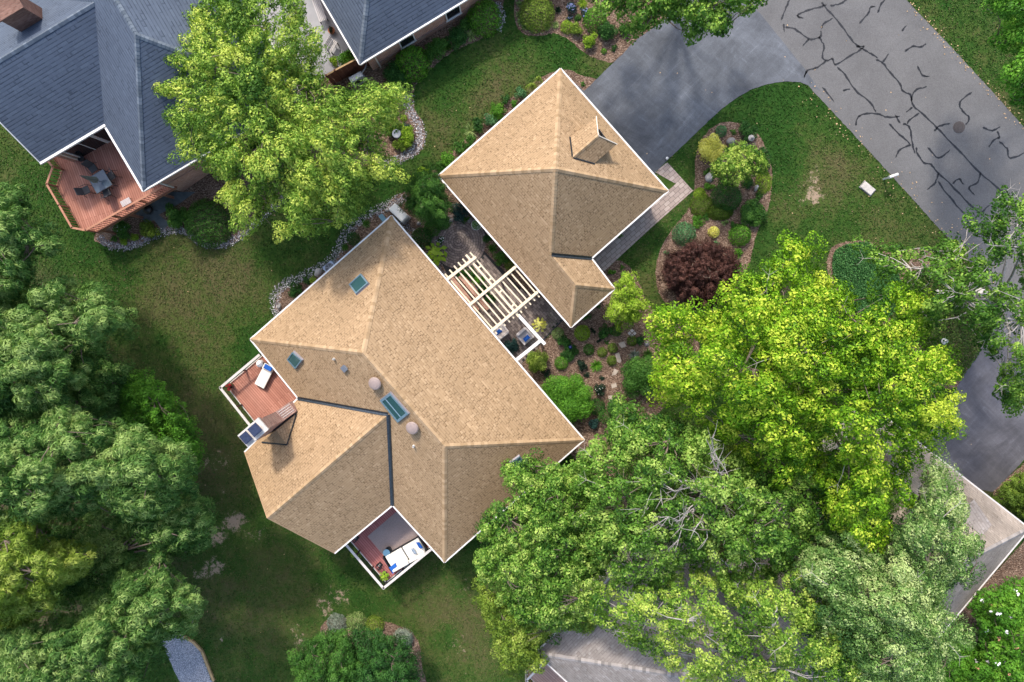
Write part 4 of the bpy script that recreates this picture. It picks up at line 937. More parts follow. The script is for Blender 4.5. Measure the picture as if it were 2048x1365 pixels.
# cross gable on its driveway side
g0_, gt, gr = on(1900, 1075, pl3, .03), on(1950, 1003, pl3, .03), None
zz = (on(1963, 1072, pl3).z + on(1915, 1030, pl3).z) / 2 + .1
da, db_ = P(1948, 999, zz), P(1984, 1051, zz); dc, de = on(1963, 1072, pl3, .03), on(1915, 1030, pl3, .03)
mb = MB()
f = [da, db_, dc, de]; f = f if (f[1] - f[0]).cross(f[2] - f[0]).z > 0 else f[::-1]
mb.poly(f, planar_uv(f, db_ - da)); mb.poly([p - Vector((0, 0, .1)) for p in f][::-1])
f2 = [da, db_, on_v(db_, pl3), on_v(da, pl3)]; mb.poly(f2); mb.poly([da, de, on_v(da, pl3)]); mb.poly([db_, dc, on_v(db_, pl3)])
mb.build('dormer', M['old'], n3)
n4 = empty('neighbour_house', P(1400, 1300, 0), 'house with a pale weathered shingle roof under thin branches, bottom centre', 'house')
w0 = E(1073, 1307); a5 = flatdir(w0, E(1118, 1261)); b5 = Vector((a5.y, -a5.x, 0)); b5 = b5 if b5.dot(E(1135, 1363) - w0) > 0 else -b5
q4, _, _ = block(n4, w0, b5 * 20, a5 * 11.8, .5, ('old', 'old_cap'), wallm='siding', gut='railw')
# ------------------------------------------------------------------ decks, furniture and garden objects
Z1 = Vector((0, 0, 1))
def rbox(name, c, ax, ay, az, r, mat, parent=None, seg=3, origin=None):
    """box with rounded edges"""
    mb = MB(); mb.box(c, ax, ay, az); bm = bmesh.new(); og = Vector(origin) if origin is not None else (wloc(parent) if parent else Vector(c) - Vector(az))
    vs = [bm.verts.new(v) for v in mb.v[:0]]
    pts = {}
    for f in mb.f:
        ids = []
        for i in f:
            k = tuple(round(x, 5) for x in mb.v[i])
            if k not in pts: pts[k] = bm.verts.new(mb.v[i] - og)
            ids.append(pts[k])
        bm.faces.new(ids)
    bmesh.ops.recalc_face_normals(bm, faces=bm.faces[:])
    bmesh.ops.bevel(bm, geom=bm.edges[:], offset=r, segments=seg, profile=.5, affect='EDGES')
    me = bpy.data.meshes.new(name); bm.to_mesh(me); bm.free(); me.materials.append(mat)
    o = bpy.data.objects.new(name, me); COL.objects.link(o); o.parent = parent; o.location = og - (wloc(parent) if parent else Vector()); return o
def frame4(pts):
    c = sum(pts, Vector()) / 4; ax = ((pts[1] - pts[0]) + (pts[2] - pts[3])) / 4; ay = ((pts[3] - pts[0]) + (pts[2] - pts[1])) / 4
    ax.z = ay.z = 0; p = Vector((-ax.y, ax.x, 0)).normalized(); ay = p * ay.dot(p); return c, ax, ay
def rail(root, pts, z, h, mat, wd=.14, nb=None, bm_=None, postgap=1.6, post=None, lean=0):
    """hand rail along world points: top rail, posts, balusters"""
    proto = None
    for a, b in zip(pts[:-1], pts[1:]):
        a, b = Vector((a.x, a.y, z)), Vector((b.x, b.y, z)); L = (b - a).length; d = (b - a).normalized()
        mb = MB(); mb.beam(a + Z1 * h - d * wd * .3, b + Z1 * h + d * wd * .3, wd, .045); mb.build('top_rail', M[mat], root)
        mb = MB(); mb.beam(a + Z1 * .09, b + Z1 * .09, .04, .06); mb.build('bottom_rail', M[mat], root)
        n_ = max(1, round(L / postgap))
        for i in range(n_ + 1):
            p = a.lerp(b, i / n_); mb = MB(); mb.box(p + Z1 * (h / 2 - .1), d * .045, d.cross(Z1) * .045, Z1 * (h / 2 + .08)); mb.build('post', M[post or mat], root)
        if nb:
            k = max(2, int(L / nb))
            for i in range(1, k):
                p = a.lerp(b, i / k)
                if proto is None:
                    mb = MB(); mb.box(p + Z1 * (h / 2), (.017, 0, 0), (0, .017, 0), (0, 0, h / 2 - .02)); proto = mb.build('baluster', M[bm_ or mat], None, origin=p); proto.parent = root; proto.location = p - wloc(root)
                else:
                    c = proto.copy(); COL.objects.link(c); c.parent = root; c.location = p - wloc(root)
def deck(name, label, px, z, mat, d, rim='drail', posts=()):
    w_ = [P(x, y, z) for x, y in px]; r_ = empty(name, Vector((w_[0].x, w_[0].y, terr(w_[0].x, w_[0].y))), label, 'deck')
    mb = MB(); ar = sum((w_[i].cross(w_[(i + 1) % len(w_)]) for i in range(len(w_))), Vector()).z
    if ar < 0: w_ = w_[::-1]
    mb.poly(w_, planar_uv(w_, d)); mb.poly([p - Z1 * .04 for p in w_][::-1]); mb.build('floor', M[mat], r_)
    q = inset(w_, .0); mb = MB()
    for i in range(len(w_)): mb.beam(w_[i] - Z1 * .165, w_[(i + 1) % len(w_)] - Z1 * .165, .05, .24)
    mb.build('rim_joist', M[rim], r_)
    for x, y in posts:
        p = P(x, y, z); g = terr(p.x, p.y); mb = MB(); mb.box(Vector((p.x, p.y, (g + z - .1) / 2)), (.07, 0, 0), (0, .07, 0), (0, 0, (z - g) / 2)); mb.build('support_post', M[rim], r_)
    return r_, w_
ebd = flatdir(B, D)
dk1, _ = deck('wooden_deck', 'small red brown deck with white rail and a chaise, left of the main house', [(454, 772), (534, 706), (628, 800), (530, 890), (508, 840)], .1, 'deck', ebd, posts=[(458, 772), (500, 828), (500, 738)])
rail(dk1, [P(530, 708, .1), P(454, 772, .1), P(514, 848, .1)], .1, .98, 'railw', .15, None, None, 1.3, 'black')
mb = MB()
for a, b in ((P(530, 708, .1), P(454, 772, .1)), (P(454, 772, .1), P(514, 848, .1))):
    for h_ in (.3, .5, .7): mb.beam(a + Z1 * h_, b + Z1 * h_, .012, .012)
mb.build('rail_cable', M['black'], dk1)
dk2, _ = deck('wooden_deck', 'rose red deck with a rug and sofa at the bottom corner of the main house', [(773, 1164), (692, 1070), (786, 985), (876, 1080)], .1, 'deckr', ebd, posts=[(773, 1158), (725, 1108), (825, 1118)])
rail(dk2, [P(692, 1070, .1), P(773, 1164, .1), P(876, 1080, .1)], .1, .98, 'railw', .15, None, None, 1.3, 'black')
mb = MB()
for a, b in ((P(692, 1070, .1), P(773, 1164, .1)), (P(773, 1164, .1), P(876, 1080, .1))):
    for h_ in (.3, .5, .7): mb.beam(a + Z1 * h_, b + Z1 * h_, .012, .012)
mb.build('rail_cable', M['black'], dk2)
# rug
rq = [P(x, y, .104) for x, y in ((795, 1022), (735, 1073), (776, 1122), (842, 1066))]
mb = MB(); mb.slab(rq, Z1, .012); tag(mb.build('rug', M['rug'], origin=rq[0]), 'taupe rug covering most of the rose red deck', 'rug')
# chaise
cq_ = [P(*p, .48) for p in ((508, 767), (527, 779), (549, 736), (530, 728))]; c, ax, ay = frame4(cq_)
ch = empty('chaise_lounge', Vector((c.x, c.y, .1)), 'cream cushioned chaise lounge with a blue head pillow on the small deck', 'chaise')
rbox('cushion', c - Z1 * .06 - ay * .12, ax, ay * .88, Z1 * .07, .04, M['cushion'], ch)
rbox('head_cushion', c + ay * .80 + Z1 * .05, ax, ay * .26, Z1 * .075 + ay.normalized() * -.0, .04, M['cushion'], ch)
mb = MB(); mb.box(c - Z1 * .17, ax * 1.02, ay * 1.03, Z1 * .035); mb.build('frame', M['black'], ch)
for i in (-1, 1):
    for j in (-1, 1): mb = MB(); p = c + ax * i * .9 + ay * j * .85; mb.box(Vector((p.x, p.y, .21)), (.025, 0, 0), (0, .025, 0), (0, 0, .11)); mb.build('leg', M['black'], ch)
rbox('pillow', c + ay * .84 + ax * .06 + Z1 * .16, ax * .78, ay * .2, Z1 * .05, .04, M['blue'], origin=c + ay * .84 + Z1 * .1)
tag(bpy.data.objects[-1] if False else COL.objects[-1], 'blue pillow at the head of the cream chaise', 'pillow')
c = P(519, 728, .55); mb = MB(); mb.lathe(Vector((c.x, c.y, .1)), [(.14, 0), (.2, .12), (.24, .25), (.19, .40), (.22, .44), (.22, .46), (.02, .465)], 20)
tag(mb.build('garden_stool', M['gen'], smooth=True, origin=Vector((c.x, c.y, .1))), 'round white ceramic stool beside the chaise', 'stool')
# potted red flower on deck comes with the plants
# sofa
sq = [P(*p, .55) for p in ((775, 1119), (790, 1148), (850, 1096), (832, 1070))]; c, ax, ay = frame4(sq)   # ax across (towards the rail), ay along
so_ = empty('outdoor_sofa', Vector((c.x, c.y, .1)), 'long outdoor sofa with cream cushions and black frame on the rose red deck', 'sofa')
axn, ayn = ax.normalized(), ay.normalized()
rbox('seat_cushion', c - ayn * ay.length * .51 - axn * .06, ax * .86, ay * .48, Z1 * .085, .04, M['cushion'], so_); rbox('seat_cushion', c + ayn * ay.length * .51 - axn * .06, ax * .86, ay * .48, Z1 * .085, .04, M['cushion'], so_)
for s in (-1, 1): rbox('back_cushion', c + ayn * ay.length * .5 * s + ax * .92 + Z1 * .2, axn * .09, ay * .48, Z1 * .2, .05, M['cushion'], so_)
mb = MB(); mb.box(c - Z1 * .15, ax * 1.12, ay * 1.06, Z1 * .06); mb.build('frame', M['black'], so_)
for s in (-1, 1): mb = MB(); mb.box(c + ay * 1.08 * s + Z1 * .02, ax * 1.12, ayn * .035, Z1 * .16); mb.build('armrest', M['black'], so_)
for i in (-1, 1):
    for j in (-1, 1): mb = MB(); p = c + ax * i + ay * j; mb.box(Vector((p.x, p.y, .22)), (.03, 0, 0), (0, .03, 0), (0, 0, .12)); mb.build('leg', M['black'], so_)
def pillow(px, z, ax_, ay_, tilt, mat, label, th=.06):
    c = P(*px, z); q = Quaternion(Vector((-ay_.y, ay_.x, 0)).normalized() if False else ax_.normalized(), tilt)
    n_ = ax_.cross(ay_).normalized(); m_ = MB(); N = 10; k = 0
    for s in (1, -1):
        for i in range(N + 1):
            for j in range(N + 1):
                u, v = i / N * 2 - 1, j / N * 2 - 1; e = (1 - u ** 4) * (1 - v ** 4); pin = 1 - .1 * (1 - abs(u)) * abs(v) - .0
                m_.v.append(c + q @ (ax_ * u * (1 - .10 * (1 - v * v)) + ay_ * v * (1 - .10 * (1 - u * u)) + n_ * s * (th * e ** .6 + .004)))
    for s in (0, 1):
        b_ = s * (N + 1) ** 2
        for i in range(N):
            for j in range(N):
                f = [b_ + i * (N + 1) + j, b_ + (i + 1) * (N + 1) + j, b_ + (i + 1) * (N + 1) + j + 1, b_ + i * (N + 1) + j + 1]; m_.f.append(f if s == 0 else f[::-1]); m_.u.append([(0, 0), (1, 0), (1, 1), (0, 1)]); m_.t.append(.5)
    o = m_.build('pillow', M[mat], smooth=True, origin=c - Z1 * th); return tag(o, label, 'pillow')
pillow((839, 1091), .80, axn * .24, ayn * .24, .9, 'blue', 'royal blue pillow leaning at the upper end of the cream sofa')
pillow((828, 1103), .76, axn * .22, ayn * .17, .7, 'stripe', 'blue and white striped lumbar pillow on the cream sofa', .05)
pillow((788, 1137), .80, axn * .24, ayn * .26, -.6, 'blue', 'royal blue pillow at the lower end of the cream sofa')
c = P(773, 1106, .52); tb = empty('side_table', Vector((c.x, c.y, .116)), 'small round dusty blue side table on the rug', 'table')
mb = MB(); mb.lathe(Vector((c.x, c.y, .116)), [(.0, .38), (.21, .385), (.225, .40), (.225, .42), (.0, .425)], 24); mb.build('tabletop', M['steelblue'], tb)
mb = MB(); mb.lathe(Vector((c.x, c.y, .116)), [(.17, 0), (.17, .02), (.03, .04), (.03, .38)], 20); mb.build('pedestal', M['steelblue'], tb)
c = P(777, 1099, .3); mb = MB(); mb.lathe(Vector((c.x, c.y, .116)), [(.13, 0), (.17, .14), (.17, .28), (.145, .28), (.14, .2), (.0, .2)], 20)
tag(mb.build('planter', M['black'], origin=Vector((c.x, c.y, .116))), 'empty black pot behind the dusty blue table', 'pot')
def lantern(px, label, rot):
    c = P(*px, .55); r_ = empty('lantern', Vector((c.x, c.y, .1)), label, 'lantern'); q = Matrix.Rotation(rot, 3, 'Z'); X_, Y_ = q @ Vector((1, 0, 0)), q @ Vector((0, 1, 0)); c0_ = Vector((c.x, c.y, .1)); mb = MB()
    for s in (-1, 1):
        for t in (-1, 1): mb.box(c0_ + X_ * .13 * s + Y_ * .13 * t + Z1 * .24, X_ * .018, Y_ * .018, Z1 * .24)
    mb.box(c0_ + Z1 * .015, X_ * .15, Y_ * .15, Z1 * .015)
    for s in (-1, 1): mb.box(c0_ + X_ * .13 * s + Z1 * .46, X_ * .022, Y_ * .15, Z1 * .02); mb.box(c0_ + Y_ * .13 * s + Z1 * .46, X_ * .11, Y_ * .022, Z1 * .02)
    mb.build('frame', M['black'], r_); mb = MB(); mb.lathe(c0_ + Z1 * .03, [(.05, 0), (.05, .2), (.01, .2)], 14); mb.build('candle', M['cushion'], r_)
    mb = MB(); mb.tube([c0_ + X_ * .1 * math.cos(a) + Z1 * (.48 + .12 * math.sin(a)) for a in np.linspace(0, math.pi, 9)], .01, 5); mb.build('handle', M['black'], r_)
lantern((709, 1080), 'open black lantern under the eave on the rose red deck', .7); lantern((757, 1135), 'open black lantern near the bottom corner of the rose red deck', .7)

# ---- neighbour's deck
nd = [(60, 300), (100, 308), (127, 340), (115, 374), (139, 415), (164, 459), (193, 465), (350, 375), (300, 300), (215, 235)]
dk3, w3_ = deck('wooden_deck', 'large red brown deck with baluster railing beside the slate blue roof', nd, .1, 'deck', flatdir(P(300, 404, .1), P(275, 335, .1)), posts=[(135, 410), (190, 460), (250, 428), (320, 388), (120, 345)])
rail(dk3, [P(*p, .1) for p in ((97, 306), (127, 340), (115, 374), (139, 415), (164, 459), (191, 464), (345, 377))], .1, .98, 'rail', .12, .19, None, 1.7, 'drail')
tq = [P(*p, .8) for p in ((186, 345), (207, 338), (223, 369), (192, 388))]; tq = [P(*p, .8) for p in ((178, 356), (207, 339), (223, 370), (193, 388))]; c, ax, ay = frame4(tq)
pt = empty('patio_table', Vector((c.x, c.y, .1)), 'rectangular smoky blue table on the large deck', 'table'); mb = MB(); mb.box(c, ax, ay, Z1 * .015); mb.build('tabletop', M['tableglass'], pt)
mb = MB()
for s in (-1, 1): mb.box(c + ax * s - Z1 * .01, ax.normalized() * .03, ay + ay.normalized() * .03, Z1 * .022); mb.box(c + ay * s - Z1 * .01, ax * .94, ay.normalized() * .03, Z1 * .02)
mb.build('table_frame', M['sling'], pt)
for i in (-1, 1):
    for j in (-1, 1): mb = MB(); p = c + ax * i * .92 + ay * j * .92; mb.box(Vector((p.x, p.y, .44)), (.025, 0, 0), (0, .025, 0), (0, 0, .34)); mb.build('leg', M['sling'], pt)
um = empty('patio_umbrella', Vector((c.x, c.y, .1)), 'closed sage green umbrella standing through the table', 'umbrella')
mb = MB(); mb.tube([Vector((c.x, c.y, .1)), Vector((c.x, c.y, 2.75))], .022, 8); mb.build('pole', M['sling'], um)
mb = MB(); n_ = 16; prof = [(1.15, .17), (1.35, .2), (1.7, .15), (2.1, .11), (2.5, .06), (2.68, .02)]; k = 0
for z_, r0 in prof:
    for j in range(n_): a = 6.283 * j / n_; rr = r0 * (1 if j % 2 else .5); mb.v.append(Vector((c.x + rr * math.cos(a), c.y + rr * math.sin(a), z_)))
for i in range(len(prof) - 1):
    for j in range(n_): mb.f.append([i * n_ + j, i * n_ + (j + 1) % n_, (i + 1) * n_ + (j + 1) % n_, (i + 1) * n_ + j]); mb.u.append([(0, 0)] * 4); mb.t.append(.5)
mb.build('canopy', M['umb'], um)
def chair_proto(label):
    r_ = empty('patio_chair', (0, 0, 0), label, 'chair', 'sling chairs round the deck table')
    mb = MB(); mb.box((0, 0, .42), (.24, 0, 0), (0, .23, 0), (0, 0, .02)); mb.build('seat', M['sling'], r_)
    mb = MB(); mb.box((0, -.27, .68), (.24, 0, 0), (0, .02, 0), (0, -.09, .26)); mb.build('backrest', M['sling'], r_)
    for s in (-1, 1):
        mb = MB(); mb.tube([(.27 * s, .26, 0), (.27 * s, .24, .62), (.27 * s, -.22, .66)], .016, 6); mb.build('armrest', M['black'], r_)
        mb = MB(); mb.tube([(.26 * s, -.36, 0), (.25 * s, -.22, .45)], .016, 6); mb.build('leg', M['black'], r_)
        mb = MB(); mb.tube([(.25 * s, .24, .42), (.27 * s, .30, 0)], .014, 6); mb.build('leg', M['black'], r_)
    return r_
pc = chair_proto('dark sling chair at the upper left side of the deck table')
spots = [((185, 337), 'dark sling chair at the upper end of the deck table'), ((222, 352), 'dark sling chair on the right of the deck table, nearer the roof edge'), ((171, 381), 'dark sling chair on the left of the deck table, nearest the railing'), ((216, 387), 'dark sling chair at the lower right of the deck table'), ((205, 398), 'dark sling chair at the lower end of the deck table')]
spots = [spots[0], spots[1], spots[2], ((213, 386), 'dark sling chair at the lower end of the deck table')]
for i, (px, lb_) in enumerate(spots):
    o = pc if i == 0 else copy_tree(pc); p = P(*px, .55); o.location = (p.x, p.y, .1); d = Vector((c.x - p.x, c.y - p.y, 0)); o.rotation_euler.z = math.atan2(d.y, d.x) - math.pi / 2; o['label'] = lb_
c = P(253, 405, .3); d3 = flatdir(P(240, 412, .1), P(268, 397, .1)); g_ = empty('folded_chair', Vector((c.x, c.y, .1)), 'small white slatted footrest by the lower rail of the large deck', 'footrest')
mb = MB()
for k in range(5): mb.box(Vector((c.x, c.y, .38)) + d3.cross(Z1) * (.075 * (k - 2)), d3 * .32, d3.cross(Z1) * .028, Z1 * .012)
mb.build('slats', M['benchw'], g_); mb = MB()
for s in (-1, 1):
    for t in (-1, 1): mb.box(Vector((c.x, c.y, .235)) + d3 * .28 * s + d3.cross(Z1) * .13 * t, (.016, 0, 0), (0, .016, 0), (0, 0, .135))
mb.build('legs', M['black'], g_); g_.name = 'footrest'
c = P(163, 318, .35); mb = MB(); mb.lathe(Vector((c.x, c.y, .1)), [(.12, 0), (.18, .3), (.2, .32), (.16, .32), (.15, .24), (.0, .24)], 18)
tag(mb.build('flower_pot', M['potk'], origin=Vector((c.x, c.y, .1))), 'dark pot against the brick wall on the large deck', 'pot')
c = G(299, 420, .5); c = Vector((c.x, c.y, terr(c.x, c.y))); fp = empty('kettle_grill', c, 'round black grill under the edge of the large deck', 'grill')
mb = MB(); mb.lathe(c, [(.12, .45), (.27, .55), (.31, .72), (.26, .86), (.1, .94), (.02, .95)], 22); mb.build('bowl', M['black'], fp, True)
for k in range(3): a = k * 2.1; mb = MB(); mb.tube([c + Vector((.15 * math.cos(a), .15 * math.sin(a), .55)), c + Vector((.3 * math.cos(a), .3 * math.sin(a), 0.02))], .015, 6); mb.build('leg', M['black'], fp)
mb = MB(); mb.tube([c + Vector((.33 * math.cos(a), .33 * math.sin(a), .6)) for a in np.linspace(0, 6.283, 20)], .012, 5); mb.build('ring', M['black'], fp)

# ---- pergola
ZB, ZR = 2.72, 2.575
pg = empty('pergola', P(948, 517, 0), 'cream timber pergola with open rafters between the two tan roofs', 'pergola')
def bm2(nm, a, b, z, w_, h_, m='pergola'): mb = MB(); mb.beam(P(*a, z), P(*b, z), w_, h_); return mb.build(nm, M[m], pg)
bm2('cross_beam', (884, 567), (952, 514), ZB, .17, .14); bm2('cross_beam', (938, 611), (1036, 530), ZB, .17, .14); bm2('cross_beam', (978, 666), (1080, 580), ZB, .17, .14)
for a, b in (((890, 548), (994, 668)), ((899, 540), (1003, 660)), ((908, 532), (1011, 652)), ((916, 525), (1020, 645)), ((925, 518), (1028, 637)), ((940, 505), (1044, 626)),
             ((1002, 560), (1053, 617)), ((1011, 552), (1062, 610)), ((1020, 545), (1070, 602)), ((1029, 537), (1079, 595))): bm2('rafter', a, b, ZR, .085, .14)
bm2('double_beam', (932, 510), (1038, 634), ZR, .13, .15)
for t in (.22, .42, .62, .85): a, b = (932 + 106 * t, 510 + 124 * t), (940 + 104 * t, 505 + 121 * t); bm2('spacer', a, b, ZR, .10, .10)
bm2('white_beam', (1036, 630), (1090, 689), 2.50, .19, .16, 'white'); bm2('white_beam', (1028, 724), (1084, 679), 2.49, .19, .16, 'white')
for px in ((949, 517), (1001, 560), (1034, 626), (1082, 681), (1074, 586)):
    p = P(*px, 2.5); mb = MB(); mb.box(Vector((p.x, p.y, 1.2)), ed * .06, eb * .06, Z1 * 1.2); mb.build('post', M['white'], pg)
# armchairs
def armchair(px4, back, label, plabel, ppx):
    q = [P(*p, .55) for p in px4]; c, ax, ay = frame4(q); g_ = empty('armchair', Vector((c.x, c.y, .05)), label, 'armchair'); an, bn = ax.normalized(), ay.normalized()
    rbox('seat_cushion', c - Z1 * .12, ax * .95, ay * .95, Z1 * .09, .05, M['greycush'], g_); s = back
    rbox('back_cushion', c + bn * s * (ay.length * .88) + Z1 * .08, ax * .95, bn * .10, Z1 * .22, .06, M['greycush'], g_)
    mb = MB(); mb.box(Vector((c.x, c.y, .25)), ax * .98, ay * .98, Z1 * .06)
    for i in (-1, 1):
        for j in (-1, 1): p = c + ax * i * .92 + ay * j * .92; mb.box(Vector((p.x, p.y, .12)), (.03, 0, 0), (0, .03, 0), (0, 0, .07))
    mb.build('frame', M['black'], g_)
    for i in (-1, 1): rbox('armrest', c + ax * i * .93 - Z1 * .02, an * .06, ay * .95, Z1 * .12, .03, M['greycush'], g_)
    pillow(ppx, .62, an * .22, bn * .15, .5 * s, 'blue', plabel, .06)
armchair([(1032, 671), (1050, 655), (1069, 675), (1050, 691)], -1, 'pale grey armchair beside the white beam of the pergola', 'bright blue pillow on the armchair beside the white beam', (1053, 677))
armchair([(984, 662), (1004, 647), (1018, 664), (998, 680)], 1, 'pale grey armchair partly under the pergola rafters', 'dark blue pillow on the armchair under the rafters', (997, 664))
# low brick planter walls under the pergola
bw = empty('brick_planter', P(940, 590, 0), 'low red brick planter walls seen through the pergola rafters', 'planter')
for a, b in (((902, 556), (955, 622)), ((921, 551), (978, 618))): mb = MB(); mb.beam(P(*a, .15), P(*b, .15), .34, .3); mb.build('brick_wall', M['brick'], bw)
# ---- utilities
def cabinet(name, label, cat, px4, h, mat, r=.05, z0=None, extra=None):
    g = G(*px4[0]); q = [P(*p, g.z + h) for p in px4]; c, ax, ay = frame4(q); g0 = terr(c.x, c.y); e = empty(name, Vector((c.x, c.y, g0)), label, cat)
    rbox('housing', Vector((c.x, c.y, g0 + h / 2 + .04)), ax, ay, Z1 * (h / 2 - .04), r, M[mat], e); mb = MB(); mb.box(Vector((c.x, c.y, g0 + .035)), ax * 1.1, ay * 1.1, Z1 * .05); mb.build('pad', M['rock'], e); return e, c, ax, ay, g0
e, c, ax, ay, g0 = cabinet('generator', 'white rounded generator box at the corner of the main house', 'generator', [(777, 418), (790, 405), (815, 433), (803, 447)], .85, 'gen', .10)
mb = MB(); mb.box(Vector((c.x, c.y, g0 + .3)), ax * 1.01, ay * 1.01, Z1 * .12); mb.build('vent_panel', M['acgrey'], e)
e, c, ax, ay, g0 = cabinet('meter_box', 'small slate blue box on the ground at the top corner of the main house', 'utility box', [(757, 433), (764, 428), (773, 439), (766, 445)], .35, 'lid', .02)
mb = MB(); mb.box(Vector((c.x, c.y, g0 + .37)), ax * 1.05, ay * 1.05, Z1 * .012); mb.build('lid', M['lid'], e)
e, c, ax, ay, g0 = cabinet('air_conditioner', 'blue grey air conditioner half under the back eave of the main house', 'air conditioner', [(645, 535), (663, 521), (676, 537), (657, 552)], .75, 'acblue', .04)
mb = MB(); mb.lathe(Vector((c.x, c.y, g0 + .752)), [(.30, 0), (.30, .01), (.0, .012)], 26); mb.build('fan_opening', M['potk'], e); mb = MB()
for r_ in (.1, .18, .26): mb.tube([Vector((c.x + r_ * math.cos(a), c.y + r_ * math.sin(a), g0 + .78)) for a in np.linspace(0, 6.283, 24)], .008, 4)
for k in range(6): a = k * math.pi / 3; mb.tube([Vector((c.x, c.y, g0 + .785)), Vector((c.x + .3 * math.cos(a), c.y + .3 * math.sin(a), g0 + .785))], .008, 4)
mb.build('fan_grille', M['acgrey'], e)
e, c, ax, ay, g0 = cabinet('heat_pump', 'pale grey outdoor unit beside the brown fence', 'heat pump', [(696, 156), (721, 142), (727, 152), (702, 166)], .9, 'acgrey', .03)
sd_ = (ay.normalized() if ay.y < 0 else -ay.normalized()); mb = MB(); f0 = Vector((c.x, c.y, g0 + .48)) + sd_ * (ay.length + .012)
q_ = Z1.rotation_difference(sd_); mb.lathe((0, 0, 0), [(.27, 0), (.27, .02), (.22, .02), (.05, .01)], 22); mb.v = [q_ @ v + f0 for v in mb.v]; mb.build('fan_grille', M['black'], e)
mb = MB(); p = P(724, 146, .8); mb.tube([p, p + b3 * .25 + Z1 * .25, p + b3 * .5 + a3 * .3, p + b3 * .55 + a3 * .5 - Z1 * .3], .035, 8); mb.build('pipe', M['acgrey'], e)
e, c, ax, ay, g0 = cabinet('utility_cover', 'pale concrete utility cover set in the front lawn', 'utility cover', [(1722, 374), (1732, 361), (1751, 381), (1741, 392)], .16, 'palerock', .04)
# fence
fz = 1.75; f0, f1, f2 = P(728, 110, fz), P(669, 141, fz), P(652, 151, fz); fe = empty('wooden_fence', Vector((f0.x, f0.y, 0)), 'red brown board fence beside the corner of the slate blue roof', 'fence')
for a, b in ((f0, f1), (f1, f2)):
    d = flatdir(a, b); L = (b - a).length; k = int(L / .16); mb = MB()
    for i in range(k): p = a + d * (i + .5) * L / k; mb.box(Vector((p.x, p.y, fz / 2)) + d.cross(Z1) * (.012 if i % 2 else -.012), d * (L / k * .48), d.cross(Z1) * .011, Z1 * (fz / 2 - random.random() * .02), t=random.random())
    mb.build('fence_panel', M['fence'], fe); mb = MB(); mb.beam(a - Z1 * .02, b - Z1 * .02, .09, .04); mb.build('top_rail', M['timber'], fe)
for p in (f0, f1, f2): mb = MB(); mb.box(Vector((p.x, p.y, .9)), (.05, 0, 0), (0, .05, 0), (0, 0, .9)); mb.build('post', M['fence'], fe)
# benches, table and pot on the neighbour's patio
def bench(px4, label, n_=5, back=False, name='bench', cat='bench'):
    q = [P(*p, .48) for p in px4]; c, ax, ay = frame4(q); g_ = empty(name, Vector((c.x, c.y, .03)), label, cat); mb = MB()
    for k in range(n_): mb.box(c + ay * ((k + .5) / n_ * 2 - 1), ax, ay / n_ * .72, Z1 * .014)
    mb.build('seat', M['benchw'], g_)
    for i in (-1, 1): mb = MB(); mb.box(c + ax * i * .9 - Z1 * .03, ax.normalized() * .03, ay, Z1 * .015); [mb.box(Vector((p.x, p.y, .25)), (.025, 0, 0), (0, .025, 0), (0, 0, .22)) for p in (c + ax * i * .9 + ay * .9, c + ax * i * .9 - ay * .9)]; mb.build('leg_frame', M['sling'], g_)
    if back:
        mb = MB()
        for k in range(3): mb.box(c + ay * 1.05 + Z1 * (.12 + .12 * k) + ay.normalized() * .04 * k, ax, ay.normalized() * .012, Z1 * .045)
        mb.build('backrest', M['benchw'], g_)
bench([(620, -8), (639, 46), (654, 38), (634, -14)], 'long silvery slatted bench on the concrete patio')
bench([(663, 105), (676, 84), (664, 80), (652, 101)], 'silvery slatted armchair on the patio near the fence', 4, True, 'garden_chair', 'chair')
bench([(559, 34), (572, 24), (582, 35), (569, 46)], 'small square white table on the concrete patio', 4, False, 'patio_table', 'table')
# mailbox
mp_ = P(1787, 352, 1.15); mdir = flatdir(P(1777, 356, 1.1), P(1797, 349, 1.1)); mx_ = empty('mailbox', Vector((mp_.x, mp_.y, 0)), 'white rounded mailbox on a post at the street edge', 'mailbox')
mb = MB(); sdv = mdir.cross(Z1); prof = [(-.085, -.09), (.085, -.09), (.085, .03), (.06, .08), (0, .1), (-.06, .08), (-.085, .03)]; k = [mp_ + sdv * x + Z1 * y - mdir * .27 for x, y in prof]; mb.slab(k, mdir, .54); mb.build('box', M['white'], mx_)
mb = MB(); mb.box(Vector((mp_.x, mp_.y, .53)), mdir * .05, sdv * .05, Z1 * .53); mb.build('post', M['white'], mx_)
mb = MB(); mb.box(mp_ + sdv * .095 + Z1 * .02, mdir * .05, sdv * .006, Z1 * .05); mb.build('flag', M['terra'], mx_)
def lamp(px, z, label, s=1, m='potw', pole='black', name='garden_lamp'):
    p = P(*px, z); g = terr(p.x, p.y); r_ = empty(name, Vector((p.x, p.y, g)), label, 'lamp post' if s > .9 else 'garden lamp'); mb = MB(); mb.lathe(Vector((p.x, p.y, g)), [(.06 * s, 0), (.03 * s, .1), (.025 * s, z - g - .15 * s)], 10); mb.build('post', M[pole], r_)
    mb = MB(); mb.lathe(Vector((p.x, p.y, z - .15 * s)), [(.05 * s, 0), (.12 * s, .03 * s), (.13 * s, .2 * s)], 8); mb.build('lamp_glass', M['glass'], r_)
    mb = MB(); mb.lathe(Vector((p.x, p.y, z + .05 * s)), [(.17 * s, 0), (.17 * s, .02), (.07 * s, .1 * s), (.03 * s, .16 * s), (.0, .17 * s)], 8); mb.build('lamp_cap', M[m], r_)
lamp((1888, 683), 2.2, 'lamp post with a pale cap in the shaded ground cover', 1.25)
